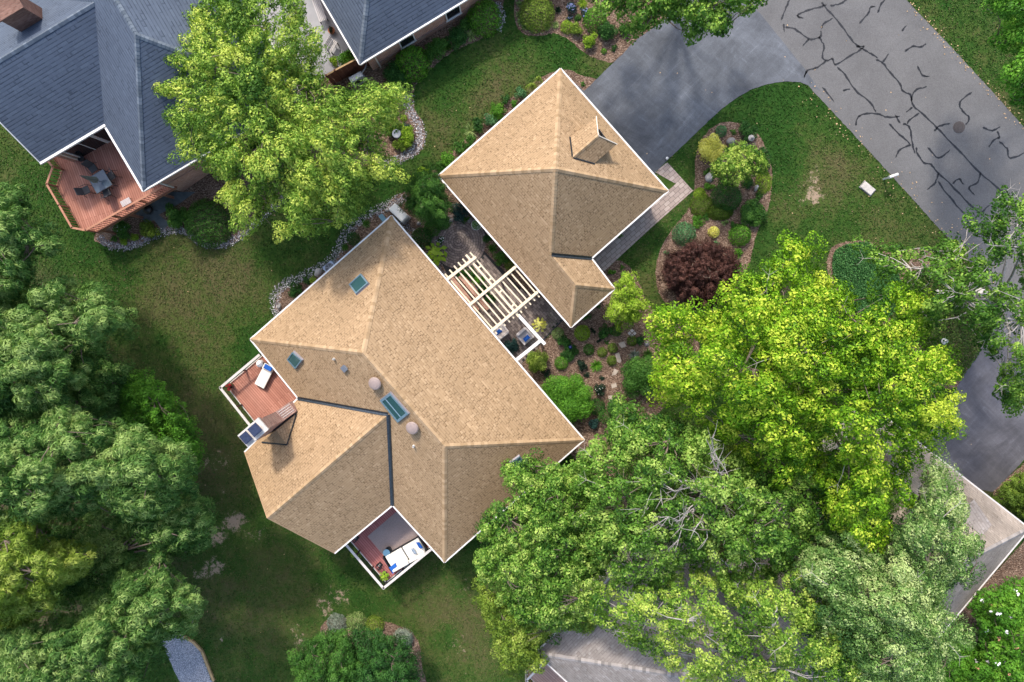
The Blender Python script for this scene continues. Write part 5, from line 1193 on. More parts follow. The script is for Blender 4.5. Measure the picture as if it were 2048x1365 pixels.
lamp((1502, 277), 1.35, 'grey topped lamp on a dark pole in the island bed', 1.15, 'rock', 'black', 'garden_lamp'); lamp((1334, 317), .45, 'short path light at the corner of driveway and walk', .5)
# bird bath, gazing ball
p = G(793, 268, .7); b0_ = Vector((p.x, p.y, terr(p.x, p.y))); e = empty('bird_bath', b0_, 'round grey bird bath in the bed by the pebbles', 'bird bath')
mb = MB(); mb.lathe(b0_, [(.15, 0), (.08, .08), (.06, .5), (.1, .6)], 18); mb.build('pedestal', M['rock'], e, True); mb = MB(); mb.lathe(b0_, [(.05, .6), (.2, .64), (.27, .72), (.25, .73), (.15, .68), (.0, .67)], 24); mb.build('bowl', M['ventgrey'], e, True)
p = G(1141, 695, .65); b0_ = Vector((p.x, p.y, 0)); e = empty('gazing_ball', b0_, 'dark blue glass ball on a stand among dark green leaves', 'gazing ball'); n_ = 12
mb = MB(); mb.lathe(b0_ + Z1 * .62, [(.11 * math.cos(a), .11 * math.sin(a)) for a in np.linspace(-1.5, 1.5, 10)], 18); n = NT('cobalt_glass_ball'); n.base((.012, .02, .12), .08, .6); mb.build('ball', n.m, e, True)
mb = MB(); mb.lathe(b0_, [(.09, 0), (.03, .1), (.03, .45), (.07, .52)], 12); mb.build('stand', M['black'], e)
# rocks and stepping stones
def rock(px, r, h, label, mat='rock', seed=0, cat='rock', flat=False, name='boulder', sq=1.0, rot=0):
    rr = np.random.default_rng(seed); c = G(*px); R_ = r / F * H; bm = bmesh.new(); bmesh.ops.create_icosphere(bm, subdivisions=3, radius=1)
    ph = rr.normal(size=(7, 3)); ph /= np.linalg.norm(ph, axis=1, keepdims=True); of = rr.uniform(.62, .95, 7)
    for v in bm.verts:
        p = np.array(v.co)
        for a, o in zip(ph, of):
            k = p @ a
            if k > o: p = p - a * (k - o)
        x, y = p[0] * R_, p[1] * R_ * sq; v.co = (x * math.cos(rot) - y * math.sin(rot), x * math.sin(rot) + y * math.cos(rot), max(p[2], -.2) * h)
    me = bpy.data.meshes.new(name); bm.to_mesh(me); bm.free(); me.materials.append(M[mat]); o = bpy.data.objects.new(name, me); COL.objects.link(o); o.location = c + Z1 * .0; return tag(o, label, cat)
for i, (px, r, h, lb_, mt, sq, ro) in enumerate([((1461, 284), 10, .35, 'grey boulder beside the golden shrub in the island bed', 'rock', .8, .3), ((1419, 355), 10, .35, 'pale angular boulder at the left side of the island bed', 'palerock', .9, .9), ((1512, 377), 7, .3, 'tall pale stone on the right side of the island bed', 'palerock', .6, 1.3), ((1492, 291), 5, .25, 'small grey stone under the lamp in the island bed', 'rock', .7, .2),
        ((636, 545), 10, .4, 'big grey boulder beside the air conditioner', 'palerock', .85, .5), ((559, 614), 8, .3, 'long grey rock at the lower end of the river pebbles', 'rock', .6, 1.4), ((774, 421), 4, .15, 'small pale rock against the white generator', 'palerock', .9, .2), ((903, 441), 6, .22, 'grey stone at the upper rim of the round paving', 'rock', .7, .4), ((939, 441), 6, .22, 'smooth grey stone left of the white potted plant', 'rock', .8, .7), ((838, 447), 5, .2, 'pale rock below the soft green conifer', 'palerock', .7, .4),
        ((1294, 688), 6, .2, 'round grey stone near the lime tree edge', 'rock', 1, .1), ((1880, 586), 17, .4, 'long pale boulder under the right hand tree', 'palerock', .45, -.1), ((1960, 585), 14, .4, 'pale boulder between street and right driveway', 'palerock', .6, .3), ((910, 424), 5, .3, 'dark blue grey stone under the blue spruce', 'rock', .8, 0)]):
    rock(px, r, h, lb_, mt, i + 3, 'rock', sq=sq, rot=ro)
for i, (px4, lb_) in enumerate([([(1236, 687), (1248, 683), (1252, 693), (1243, 697)], 'pale irregular stepping stone below the four small pavers'), ([(1230, 708), (1238, 705), (1243, 722), (1240, 727), (1234, 724)], 'curved tan stepping stone in the middle of the mulch garden'), ([(1229, 737), (1237, 743), (1231, 750), (1223, 752)], 'angular tan stepping stone below the curved one'), ([(1222, 769), (1232, 766), (1234, 774), (1224, 777)], 'faint brown stepping stone near the variegated shrub'), ([(1216, 792), (1224, 791), (1226, 804), (1219, 805)], 'narrow pale stepping stone at the lower end of the mulch garden')]):
    mb = MB(); w_ = [G(*p, .02) for p in px4]; w_ = [Vector((p.x, p.y, terr(p.x, p.y) + .01)) for p in w_]; mb.slab(w_, Z1, .035); tag(mb.build('stepping_stone', M['flag'], origin=w_[0]), lb_, 'stepping stone', 'stepping stones in the mulch garden')
e = empty('small_pavers', G(1264, 667), 'cluster of four small pale square pavers in the mulch garden', 'pavers')
for dx, dy in ((-5, 0), (0, -5), (0, 5), (5, 0)): p = G(1264 + dx, 667 + dy); mb = MB(); mb.box(p + Z1 * .025, eb * .085, ed * .085, Z1 * .03); mb.build('paver', M['palerock'], e)
# pink deck of the bottom house
dk4, _ = deck('wooden_deck', 'faded pink deck corner at the bottom edge beside the pale shingle roof', [(1052, 1345), (1085, 1312), (1160, 1385), (1130, 1430)], .1, 'deckp', b5, rim='rail')
rail(dk4, [P(1130, 1430, .1), P(1052, 1345, .1), P(1082, 1315, .1)], .1, .98, 'railw', .13, .2, 'rail', 1.5)
# ------------------------------------------------------------------ vegetation
LM = {}
for k, v in dict(
    dk=((.014, .055, .010), (.034, .115, .020), (.075, .19, .035)), md=((.025, .085, .012), (.065, .18, .025), (.14, .29, .05)), br=((.04, .13, .010), (.10, .28, .022), (.21, .42, .045)),
    lm=((.12, .24, .014), (.27, .42, .03), (.45, .58, .08)), yl=((.58, .55, .09), (.78, .75, .16), (.90, .87, .35)), bl=((.040, .12, .045), (.095, .24, .09), (.20, .40, .18)),
    ol=((.055, .10, .010), (.12, .20, .022), (.22, .32, .045)), rd=((.030, .012, .010), (.080, .034, .028), (.17, .078, .060)), vr=((.10, .18, .04), (.25, .36, .11), (.50, .58, .26)),
    tl=((.010, .035, .030), (.025, .075, .065), (.06, .14, .13)), bk=((.006, .018, .010), (.014, .038, .02), (.035, .07, .035)), sv=((.12, .17, .12), (.28, .33, .27), (.50, .54, .48)),
    gy=((.08, .15, .015), (.20, .30, .035), (.40, .48, .10)),
    pine=((.045, .12, .014), (.23, .385, .05), (.54, .62, .11)), maple=((.035, .11, .004), (.18, .37, .010), (.52, .62, .06)), oak=((.022, .080, .010), (.125, .27, .030), (.40, .54, .12)),
    wood=((.026, .088, .016), (.105, .225, .045), (.33, .46, .14)), will=((.03, .09, .020), (.16, .30, .070), (.50, .60, .25)), mag=((.022, .080, .008), (.095, .22, .022), (.30, .46, .07)),
    asp=((.03, .10, .010), (.18, .33, .035), (.50, .60, .12))).items():
    LM[k] = leafmat('leaves_' + k, *v, trans=.15 if k in ('bk', 'dk', 'tl', 'rd') else .22)
M['petalw'] = simple('white_petals', (.78, .76, .78), .7, .2, var=.08); M['petalb'] = simple('violet_blue_petals', (.30, .33, .62), .7, .2, var=.2); M['petalr'] = simple('crimson_petals', (.50, .02, .04), .7, .2, var=.3); M['petalp'] = simple('salmon_petals', (.62, .30, .20), .7, .2, var=.3)

def inpoly(x, y, pg_):
    c = False
    for i in range(len(pg_)):
        ax, ay = pg_[i]; bx, by = pg_[i - 1]
        if (ay > y) != (by > y) and x < (bx - ax) * (y - ay) / (by - ay) + ax: c = not c
    return c
def edist(x, y, pg_):
    m = 1e9
    for i in range(len(pg_)):
        ax, ay = pg_[i - 1]; bx, by = pg_[i]; dx, dy = bx - ax, by - ay; t = max(0, min(1, ((x - ax) * dx + (y - ay) * dy) / (dx * dx + dy * dy + 1e-9))); m = min(m, math.hypot(x - ax - dx * t, y - ay - dy * t))
    return m
def branches(base, fork_z, targets, rad, r, bark, parent, lean=(0, 0)):
    mb = MB(); fk = Vector((base.x + lean[0], base.y + lean[1], fork_z)); mid = base.lerp(fk, .5) + Vector((r.normal() * .1, r.normal() * .1, 0))
    mb.tube([base - Z1 * .2, base + Z1 * .25, mid, fk], [rad * 1.5, rad * 1.05, rad * .85, rad * .7], 9)
    T = [Vector(t) for t in targets]; n_ = min(len(T), 11); main = []
    if not T: return mb.build('trunk', M[bark], parent, True)
    sel = [max(range(len(T)), key=lambda i: (T[i] - fk).length)]
    while len(sel) < n_: sel.append(max(range(len(T)), key=lambda i: min((T[i] - T[j]).length for j in sel)))
    for i in sel:
        t = T[i]; a = fk - Z1 * r.uniform(0, .25) * (fk.z - base.z); m1 = a.lerp(t, .35) + Z1 * (t - a).length * .10 + Vector(r.normal(size=3) * .18); m2 = a.lerp(t, .7) + Z1 * (t - a).length * .06 + Vector(r.normal(size=3) * .18)
        pts = [a, m1, m2, t]; mb.tube(pts, [rad * .5, rad * .3, rad * .17, .012], 6); main.append(pts)
    for i, t in enumerate(T):
        if i in sel: continue
        best = min(((p - t).length, p, q) for P_ in main for p, q in zip(P_[1:], P_[:-1])) if False else None
        bp, bd_ = None, 1e9
        for P_ in main:
            for s in (.25, .5, .75, 1.0):
                for k in (0, 1, 2):
                    p = P_[k].lerp(P_[k + 1], s); d = (p - t).length + max(0, p.z - t.z) * .7
                    if d < bd_: bd_, bp = d, p
        m = bp.lerp(t, .5) + Z1 * bd_ * .08 + Vector(r.normal(size=3) * .1 * min(1, bd_)); mb.tube([bp, m, t], [min(.05, rad * .2), .022, .008], 4, cap=False)
    return mb.build('trunk', M[bark], parent, True)
def tree(label, poly, zb, zt, mat, trunk, seed, name='tree', cat='tree', lr=.34, leaf=.15, el=1.0, wd=.5, fill=.6, st=1.3, tip=.35, rad=.22, bark='bark', flat=.7, group=None, relief=.3, twigs=0, gaps=0.0, bough=1.45, bdrop=1.0, dens=1.0, under=.9, fing=.35):
    """boughs (big clumps) spread over the crown's dome, each built of leafy tufts; rims of boughs hang lower, so gaps open between them"""
    r = np.random.default_rng(seed); base = G(*trunk); root = empty(name, base, label, cat, group)
    zm = (zb + zt) / 2; ppm = F / (H - zm); PX = np.array(poly, float); xs_, ys_ = PX[:, 0], PX[:, 1]; A0, B0 = np.roll(PX, 1, 0), PX; D0 = B0 - A0; DD = (D0 ** 2).sum(1) + 1e-9
    def ed_(x, y):
        t = np.clip(((x - A0[:, 0]) * D0[:, 0] + (y - A0[:, 1]) * D0[:, 1]) / DD, 0, 1); return float(np.sqrt(((A0[:, 0] + D0[:, 0] * t - x) ** 2 + (A0[:, 1] + D0[:, 1] * t - y) ** 2).min()))
    def rnd(): return r.uniform(xs_.min(), xs_.max()), r.uniform(ys_.min(), ys_.max())
    Rm = 0
    for _ in range(250):
        x, y = rnd()
        if inpoly(x, y, poly): Rm = max(Rm, ed_(x, y))
    bsp = bough * ppm; bou = []; bf = 0
    while bf < 260:
        x, y = rnd()
        if not inpoly(x, y, poly) or any((x - u) ** 2 + (y - v) ** 2 < bsp * bsp for u, v, _, _ in bou): bf += 1; continue
        bou.append((x, y, r.normal() * .5, r.normal())); bf = 0
    if not bou: bou = [(xs_.mean(), ys_.mean(), 0, 0)]
    BO = np.array(bou); tr = np.array(trunk, float); lob = []; sp = lr * ppm * .80 / math.sqrt(dens); grid = {}; fails = 0
    while fails < 1200 and len(lob) < 3600:
        x, y = rnd()
        if not inpoly(x, y, poly): continue
        gk = (int(x // sp), int(y // sp))
        if any((x - u) ** 2 + (y - v) ** 2 < sp * sp for a in (-1, 0, 1) for b in (-1, 0, 1) for u, v in grid.get((gk[0] + a, gk[1] + b), ())): fails += 1; continue
        d = ed_(x, y); grid.setdefault(gk, []).append((x, y))
        if d < lr * ppm * .4 * r.uniform(.3, 1.2): continue
        rel = BO[:, :2] - (x, y); o_ = np.array([x, y]) - tr; o_ /= np.linalg.norm(o_) + 1e-6; al = rel @ o_; pe = rel @ np.array([-o_[1], o_[0]]); dist = np.sqrt((al * .62) ** 2 + (pe * 1.25) ** 2) / bsp; s2 = np.sort(dist); k = int(dist.argmin()); q = float(s2[0]); edge = float(s2[1] - s2[0]) if len(s2) > 1 else 1
        if edge < gaps * 1.0 and r.random() < .85: continue
        t = min(1, d / (Rm * .85)); z = zb + (zt - zb) * math.sqrt(max(0, 1 - (1 - t) ** 2)) + relief * (zt - zb) * .4 * BO[k, 2] - bdrop * 1.7 * min(q, 1.1) ** 2 * .8 + r.normal() * .27
        lob.append((x, y, min(z, zt + 1), lr * r.uniform(.7, 1.3), BO[k, 3]))
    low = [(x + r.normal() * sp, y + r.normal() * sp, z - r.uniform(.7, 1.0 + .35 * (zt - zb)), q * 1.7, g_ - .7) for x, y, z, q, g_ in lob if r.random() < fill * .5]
    C, N, S, T, AX, cen = [], [], [], [], [], []; bv = np.array(base)
    for k, (x, y, z, q, g_) in enumerate(lob + low):
        c = np.array(P(x, y, z)); o_ = c - bv; o_[2] = 0; o_ /= np.linalg.norm(o_) + 1e-6; a = o_ + r.normal(size=3) * .3; a[2] = -.15; a /= np.linalg.norm(a)
        n_ = int(13.5 * q * q / (leaf * leaf * wd) * (1 if k < len(lob) else .5)); p, d = lobe(c, (q, q, q * flat), n_, r, .35, .42, (a, st))
        if k < len(lob): cen.append(tuple(c - np.array([0, 0, q * .35])))
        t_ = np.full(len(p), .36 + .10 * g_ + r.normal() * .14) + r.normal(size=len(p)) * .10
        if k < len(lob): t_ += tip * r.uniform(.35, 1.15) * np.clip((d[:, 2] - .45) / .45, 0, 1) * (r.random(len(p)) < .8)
        C.append(p); N.append(d + r.normal(size=p.shape) * .42 + (0, 0, .15)); S.append(leaf * r.uniform(.65, 1.3, len(p))); T.append(t_); AX.append(d * .8 + o_ * .5)
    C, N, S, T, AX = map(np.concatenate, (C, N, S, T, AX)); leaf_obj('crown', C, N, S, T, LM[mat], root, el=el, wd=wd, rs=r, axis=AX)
    step_ = max(1, len(cen) // 110); branches(base, base.z + (zb - base.z) * .75, cen[::step_], rad, r, bark, root)
    for _ in range(twigs):
        mb = MB(); x, y, z, q, g_ = lob[r.integers(len(lob))]; p = P(x, y, z + .15); d = Vector(((p - base).x, (p - base).y, 0)).normalized(); d = (d + Vector(r.normal(size=3) * .5)).normalized(); d.z = abs(d.z) * .3
        pts = [p + d * t * r.uniform(.9, 1.1) + Vector(r.normal(size=3) * .05) for t in (-.6, 0, .5, .9)]; mb.tube(pts, [.022, .016, .011, .005], 4, False)
        for s in (-1, 1): q2 = pts[2] + Vector((-d.y * s, d.x * s, .1)) * .4 + d * .3; mb.tube([pts[2], q2], [.010, .004], 4, False)
        mb.build('bare_twig', M['greybark'], root)
    return root, lob
# ---- the big trees
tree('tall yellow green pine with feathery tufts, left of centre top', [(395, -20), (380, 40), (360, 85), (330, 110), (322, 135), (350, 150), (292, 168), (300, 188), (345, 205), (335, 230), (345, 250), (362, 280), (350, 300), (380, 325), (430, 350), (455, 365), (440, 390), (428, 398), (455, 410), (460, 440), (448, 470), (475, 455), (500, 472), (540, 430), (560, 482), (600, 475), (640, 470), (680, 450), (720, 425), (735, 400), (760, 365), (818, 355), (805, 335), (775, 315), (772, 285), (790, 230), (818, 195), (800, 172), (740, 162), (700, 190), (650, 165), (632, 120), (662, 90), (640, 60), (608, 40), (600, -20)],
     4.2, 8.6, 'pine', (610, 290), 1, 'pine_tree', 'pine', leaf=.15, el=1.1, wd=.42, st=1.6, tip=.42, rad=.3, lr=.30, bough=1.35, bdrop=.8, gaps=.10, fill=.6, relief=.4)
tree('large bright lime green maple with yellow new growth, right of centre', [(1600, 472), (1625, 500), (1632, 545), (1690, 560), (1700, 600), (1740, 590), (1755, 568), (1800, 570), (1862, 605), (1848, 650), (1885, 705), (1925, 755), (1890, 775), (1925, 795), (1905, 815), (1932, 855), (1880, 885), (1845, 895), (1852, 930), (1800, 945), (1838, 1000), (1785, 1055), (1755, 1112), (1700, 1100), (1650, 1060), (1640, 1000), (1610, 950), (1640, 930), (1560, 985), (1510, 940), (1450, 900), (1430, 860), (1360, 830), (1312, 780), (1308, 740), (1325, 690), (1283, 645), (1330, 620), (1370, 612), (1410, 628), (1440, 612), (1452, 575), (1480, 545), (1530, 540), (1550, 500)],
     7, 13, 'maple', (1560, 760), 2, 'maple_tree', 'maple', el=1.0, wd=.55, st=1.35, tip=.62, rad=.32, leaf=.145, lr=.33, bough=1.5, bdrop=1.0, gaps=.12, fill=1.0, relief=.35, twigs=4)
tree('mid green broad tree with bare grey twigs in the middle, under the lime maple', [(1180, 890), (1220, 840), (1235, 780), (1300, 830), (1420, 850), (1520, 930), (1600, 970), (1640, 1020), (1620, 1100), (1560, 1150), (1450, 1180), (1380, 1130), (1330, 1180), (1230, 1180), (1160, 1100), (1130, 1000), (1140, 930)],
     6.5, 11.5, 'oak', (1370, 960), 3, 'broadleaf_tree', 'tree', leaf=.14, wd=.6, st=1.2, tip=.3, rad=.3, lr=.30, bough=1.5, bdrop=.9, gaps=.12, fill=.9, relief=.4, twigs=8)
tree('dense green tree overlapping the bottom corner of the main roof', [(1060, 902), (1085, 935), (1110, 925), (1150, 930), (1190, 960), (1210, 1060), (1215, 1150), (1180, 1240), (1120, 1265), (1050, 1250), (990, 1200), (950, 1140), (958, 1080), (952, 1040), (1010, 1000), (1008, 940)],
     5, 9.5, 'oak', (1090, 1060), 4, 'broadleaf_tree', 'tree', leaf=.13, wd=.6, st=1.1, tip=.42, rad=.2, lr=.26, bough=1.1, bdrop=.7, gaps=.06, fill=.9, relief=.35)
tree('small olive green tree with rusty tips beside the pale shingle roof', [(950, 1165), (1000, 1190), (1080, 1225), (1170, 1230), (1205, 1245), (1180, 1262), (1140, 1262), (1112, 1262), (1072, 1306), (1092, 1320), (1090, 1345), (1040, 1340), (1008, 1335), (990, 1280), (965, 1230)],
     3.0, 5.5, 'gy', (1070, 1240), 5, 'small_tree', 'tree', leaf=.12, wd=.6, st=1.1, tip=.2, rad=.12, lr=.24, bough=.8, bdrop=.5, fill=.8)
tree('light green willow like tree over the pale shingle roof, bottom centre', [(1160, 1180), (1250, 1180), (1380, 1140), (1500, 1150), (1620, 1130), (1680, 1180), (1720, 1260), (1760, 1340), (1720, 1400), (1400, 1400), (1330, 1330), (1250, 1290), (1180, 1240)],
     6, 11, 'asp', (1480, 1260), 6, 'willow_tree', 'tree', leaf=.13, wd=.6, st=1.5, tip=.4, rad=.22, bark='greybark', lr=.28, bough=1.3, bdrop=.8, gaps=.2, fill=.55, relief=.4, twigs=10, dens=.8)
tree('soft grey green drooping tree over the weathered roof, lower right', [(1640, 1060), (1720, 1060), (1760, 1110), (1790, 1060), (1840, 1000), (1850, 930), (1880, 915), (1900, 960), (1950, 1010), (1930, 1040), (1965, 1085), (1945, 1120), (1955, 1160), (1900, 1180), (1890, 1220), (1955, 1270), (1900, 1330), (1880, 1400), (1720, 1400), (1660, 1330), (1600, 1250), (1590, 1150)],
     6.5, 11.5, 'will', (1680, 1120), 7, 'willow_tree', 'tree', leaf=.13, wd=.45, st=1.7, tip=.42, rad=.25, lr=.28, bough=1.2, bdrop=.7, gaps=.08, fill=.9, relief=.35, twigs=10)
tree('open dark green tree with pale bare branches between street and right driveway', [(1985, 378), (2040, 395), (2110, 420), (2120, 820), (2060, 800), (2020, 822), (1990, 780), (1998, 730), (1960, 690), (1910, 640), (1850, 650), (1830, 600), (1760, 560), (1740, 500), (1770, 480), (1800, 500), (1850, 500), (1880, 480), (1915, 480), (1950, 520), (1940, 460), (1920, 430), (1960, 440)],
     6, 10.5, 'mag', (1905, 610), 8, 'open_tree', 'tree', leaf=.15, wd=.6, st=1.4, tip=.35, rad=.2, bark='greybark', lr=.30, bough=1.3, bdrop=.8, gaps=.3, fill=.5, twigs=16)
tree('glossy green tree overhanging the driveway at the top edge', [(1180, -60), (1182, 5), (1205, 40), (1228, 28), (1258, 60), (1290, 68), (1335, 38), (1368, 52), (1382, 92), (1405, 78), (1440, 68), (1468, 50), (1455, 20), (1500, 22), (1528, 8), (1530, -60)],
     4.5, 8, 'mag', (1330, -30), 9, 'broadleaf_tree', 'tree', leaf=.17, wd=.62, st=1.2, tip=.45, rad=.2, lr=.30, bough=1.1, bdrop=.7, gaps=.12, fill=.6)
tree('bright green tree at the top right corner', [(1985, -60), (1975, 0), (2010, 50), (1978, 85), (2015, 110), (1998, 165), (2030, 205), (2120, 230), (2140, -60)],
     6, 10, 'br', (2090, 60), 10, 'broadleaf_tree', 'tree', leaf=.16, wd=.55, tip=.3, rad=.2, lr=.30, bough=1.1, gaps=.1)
WG = 'trees along the left edge of the back lawn'
for i, (lb, pg_, zb, zt, tr, mt) in enumerate([
    ('pale tipped tree at the left edge below the big deck', [(-80, 360), (0, 372), (35, 370), (52, 400), (50, 440), (80, 462), (122, 485), (108, 510), (60, 505), (75, 545), (20, 600), (-80, 610)], 5, 9, (10, 470), 'wood'),
    ('spreading pale tipped tree at the left edge, reaching furthest over the dry lawn', [(-80, 610), (40, 600), (70, 580), (100, 552), (140, 562), (160, 600), (200, 576), (215, 610), (262, 632), (245, 665), (200, 690), (185, 712), (150, 700), (180, 730), (160, 780), (200, 800), (150, 850), (60, 840), (-80, 840)], 5.5, 10, (60, 690), 'wood'),
    ('largest grey green tree of the left edge, level with the chimney', [(-80, 850), (0, 840), (60, 845), (120, 800), (190, 840), (260, 850), (320, 880), (370, 890), (395, 950), (385, 1000), (330, 1040), (250, 1050), (200, 1010), (130, 1040), (60, 1060), (-80, 1070)], 6, 11, (170, 930), 'wood'),
    ('narrow green tree reaching over the bare soil patches of the back lawn', [(250, 1030), (320, 1020), (370, 990), (402, 995), (432, 1040), (420, 1085), (380, 1110), (320, 1105), (270, 1080)], 4.5, 8, (330, 1050), 'wood'),
    ('yellow tipped tree at the left edge above the lower left corner', [(-80, 1080), (10, 1035), (45, 1022), (80, 1025), (78, 1070), (130, 1090), (192, 1105), (170, 1150), (110, 1175), (100, 1220), (-80, 1290)], 6, 10.5, (60, 1110), 'gy'),
    ('broad green tree above the blue grey gravel path', [(150, 1240), (200, 1190), (240, 1150), (290, 1150), (322, 1090), (335, 1130), (370, 1160), (408, 1208), (380, 1260), (330, 1280), (300, 1330), (310, 1420), (60, 1420), (0, 1420), (0, 1270)], 5, 9.5, (220, 1240), 'wood')]):
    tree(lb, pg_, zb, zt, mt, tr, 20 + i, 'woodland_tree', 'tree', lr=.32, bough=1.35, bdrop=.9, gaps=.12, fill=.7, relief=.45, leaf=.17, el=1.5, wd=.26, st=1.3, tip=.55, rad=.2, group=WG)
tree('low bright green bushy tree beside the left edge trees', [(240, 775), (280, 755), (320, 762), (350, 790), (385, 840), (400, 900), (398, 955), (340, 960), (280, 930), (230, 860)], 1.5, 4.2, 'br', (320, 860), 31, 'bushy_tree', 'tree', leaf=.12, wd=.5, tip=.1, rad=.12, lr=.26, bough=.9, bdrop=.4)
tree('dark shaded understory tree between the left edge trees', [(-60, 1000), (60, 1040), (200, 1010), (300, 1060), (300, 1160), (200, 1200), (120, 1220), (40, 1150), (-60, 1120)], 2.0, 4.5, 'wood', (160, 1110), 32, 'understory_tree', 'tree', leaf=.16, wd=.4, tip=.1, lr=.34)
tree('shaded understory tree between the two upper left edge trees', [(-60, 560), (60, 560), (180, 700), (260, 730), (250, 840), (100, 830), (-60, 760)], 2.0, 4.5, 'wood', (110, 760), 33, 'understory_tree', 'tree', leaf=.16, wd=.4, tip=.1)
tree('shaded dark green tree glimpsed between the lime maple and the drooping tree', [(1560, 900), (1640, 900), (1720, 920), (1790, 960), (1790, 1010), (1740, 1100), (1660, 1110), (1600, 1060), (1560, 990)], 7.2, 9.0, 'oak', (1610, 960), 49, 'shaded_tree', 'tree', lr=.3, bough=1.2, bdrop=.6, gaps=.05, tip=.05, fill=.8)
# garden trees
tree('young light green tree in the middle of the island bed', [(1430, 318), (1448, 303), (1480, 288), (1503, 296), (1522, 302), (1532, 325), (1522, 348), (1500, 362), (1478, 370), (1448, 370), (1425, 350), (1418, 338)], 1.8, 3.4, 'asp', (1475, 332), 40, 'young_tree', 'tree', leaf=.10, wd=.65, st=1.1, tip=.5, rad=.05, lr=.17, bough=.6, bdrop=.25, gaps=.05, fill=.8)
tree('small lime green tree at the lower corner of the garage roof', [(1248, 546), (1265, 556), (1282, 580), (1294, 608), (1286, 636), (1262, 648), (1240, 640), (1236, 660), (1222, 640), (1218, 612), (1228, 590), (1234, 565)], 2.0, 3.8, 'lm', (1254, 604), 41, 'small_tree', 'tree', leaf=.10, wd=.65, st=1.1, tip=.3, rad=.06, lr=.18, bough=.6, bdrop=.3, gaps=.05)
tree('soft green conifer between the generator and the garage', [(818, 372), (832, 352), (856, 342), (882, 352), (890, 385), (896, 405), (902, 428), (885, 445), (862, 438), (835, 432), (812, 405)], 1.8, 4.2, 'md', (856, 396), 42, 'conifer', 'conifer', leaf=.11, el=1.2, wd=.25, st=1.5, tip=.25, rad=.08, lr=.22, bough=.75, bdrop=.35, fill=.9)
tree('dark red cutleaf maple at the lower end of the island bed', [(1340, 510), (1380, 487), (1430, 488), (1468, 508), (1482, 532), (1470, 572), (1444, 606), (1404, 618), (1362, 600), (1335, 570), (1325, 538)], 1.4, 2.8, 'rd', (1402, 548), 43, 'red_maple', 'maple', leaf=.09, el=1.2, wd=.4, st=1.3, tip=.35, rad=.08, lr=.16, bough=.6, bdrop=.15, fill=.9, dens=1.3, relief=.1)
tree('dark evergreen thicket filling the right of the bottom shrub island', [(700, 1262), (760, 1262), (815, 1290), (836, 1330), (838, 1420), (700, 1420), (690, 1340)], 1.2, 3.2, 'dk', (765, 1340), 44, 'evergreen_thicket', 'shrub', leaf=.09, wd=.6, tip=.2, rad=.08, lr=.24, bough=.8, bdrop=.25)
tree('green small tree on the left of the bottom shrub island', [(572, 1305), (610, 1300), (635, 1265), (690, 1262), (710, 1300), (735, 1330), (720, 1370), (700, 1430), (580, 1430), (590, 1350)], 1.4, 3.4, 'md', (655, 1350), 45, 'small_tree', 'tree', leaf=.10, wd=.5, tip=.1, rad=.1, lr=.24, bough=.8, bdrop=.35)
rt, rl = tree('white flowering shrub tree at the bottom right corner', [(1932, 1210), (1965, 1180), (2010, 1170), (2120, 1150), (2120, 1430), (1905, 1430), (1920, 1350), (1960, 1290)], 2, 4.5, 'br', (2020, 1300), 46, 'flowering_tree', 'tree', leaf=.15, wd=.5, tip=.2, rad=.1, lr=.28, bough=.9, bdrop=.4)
def flowers(parent, pts, mat, size, per=7, name='flowers'):
    r = np.random.default_rng(len(pts) + int(size * 1000)); C, N, S = [], [], []
    for p in pts:
        for k in range(per): C.append(np.array(p) + r.normal(size=3) * size * .35); N.append(r.normal(size=3) * .5 + (0, 0, 1)); S.append(size * r.uniform(.6, 1))
    return leaf_obj(name, np.array(C), np.array(N), np.array(S), np.full(len(C), .5), M[mat], parent, el=1, wd=.9, rs=r)
rr = np.random.default_rng(3); top = [rl[i] for i in rr.permutation(len(rl))]
flowers(rt, [P(x, y, z + q * .6) for x, y, z, q, g in top[:22]], 'petalw', .15); flowers(rt, [P(x, y, z + q * .55) for x, y, z, q, g in top[22:34]], 'petalp', .12)
tree('olive shrub beyond the right edge of the weathered roof', [(1985, 1000), (2000, 975), (2060, 940), (2140, 900), (2160, 1090), (2065, 1045), (2030, 1030)], 1, 2.5, 'ol', (2040, 1000), 47, 'large_shrub', 'shrub', leaf=.11, wd=.5, tip=.2, lr=.25, bough=.8, bdrop=.3)
tree('green shrub tree below the corner of the weathered roof', [(1880, 1290), (1940, 1270), (1970, 1300), (1950, 1420), (1840, 1420), (1850, 1340)], 1.5, 3.2, 'br', (1910, 1350), 48, 'large_shrub', 'shrub', leaf=.13, wd=.5, tip=.15, lr=.28, bough=.9, bdrop=.3)
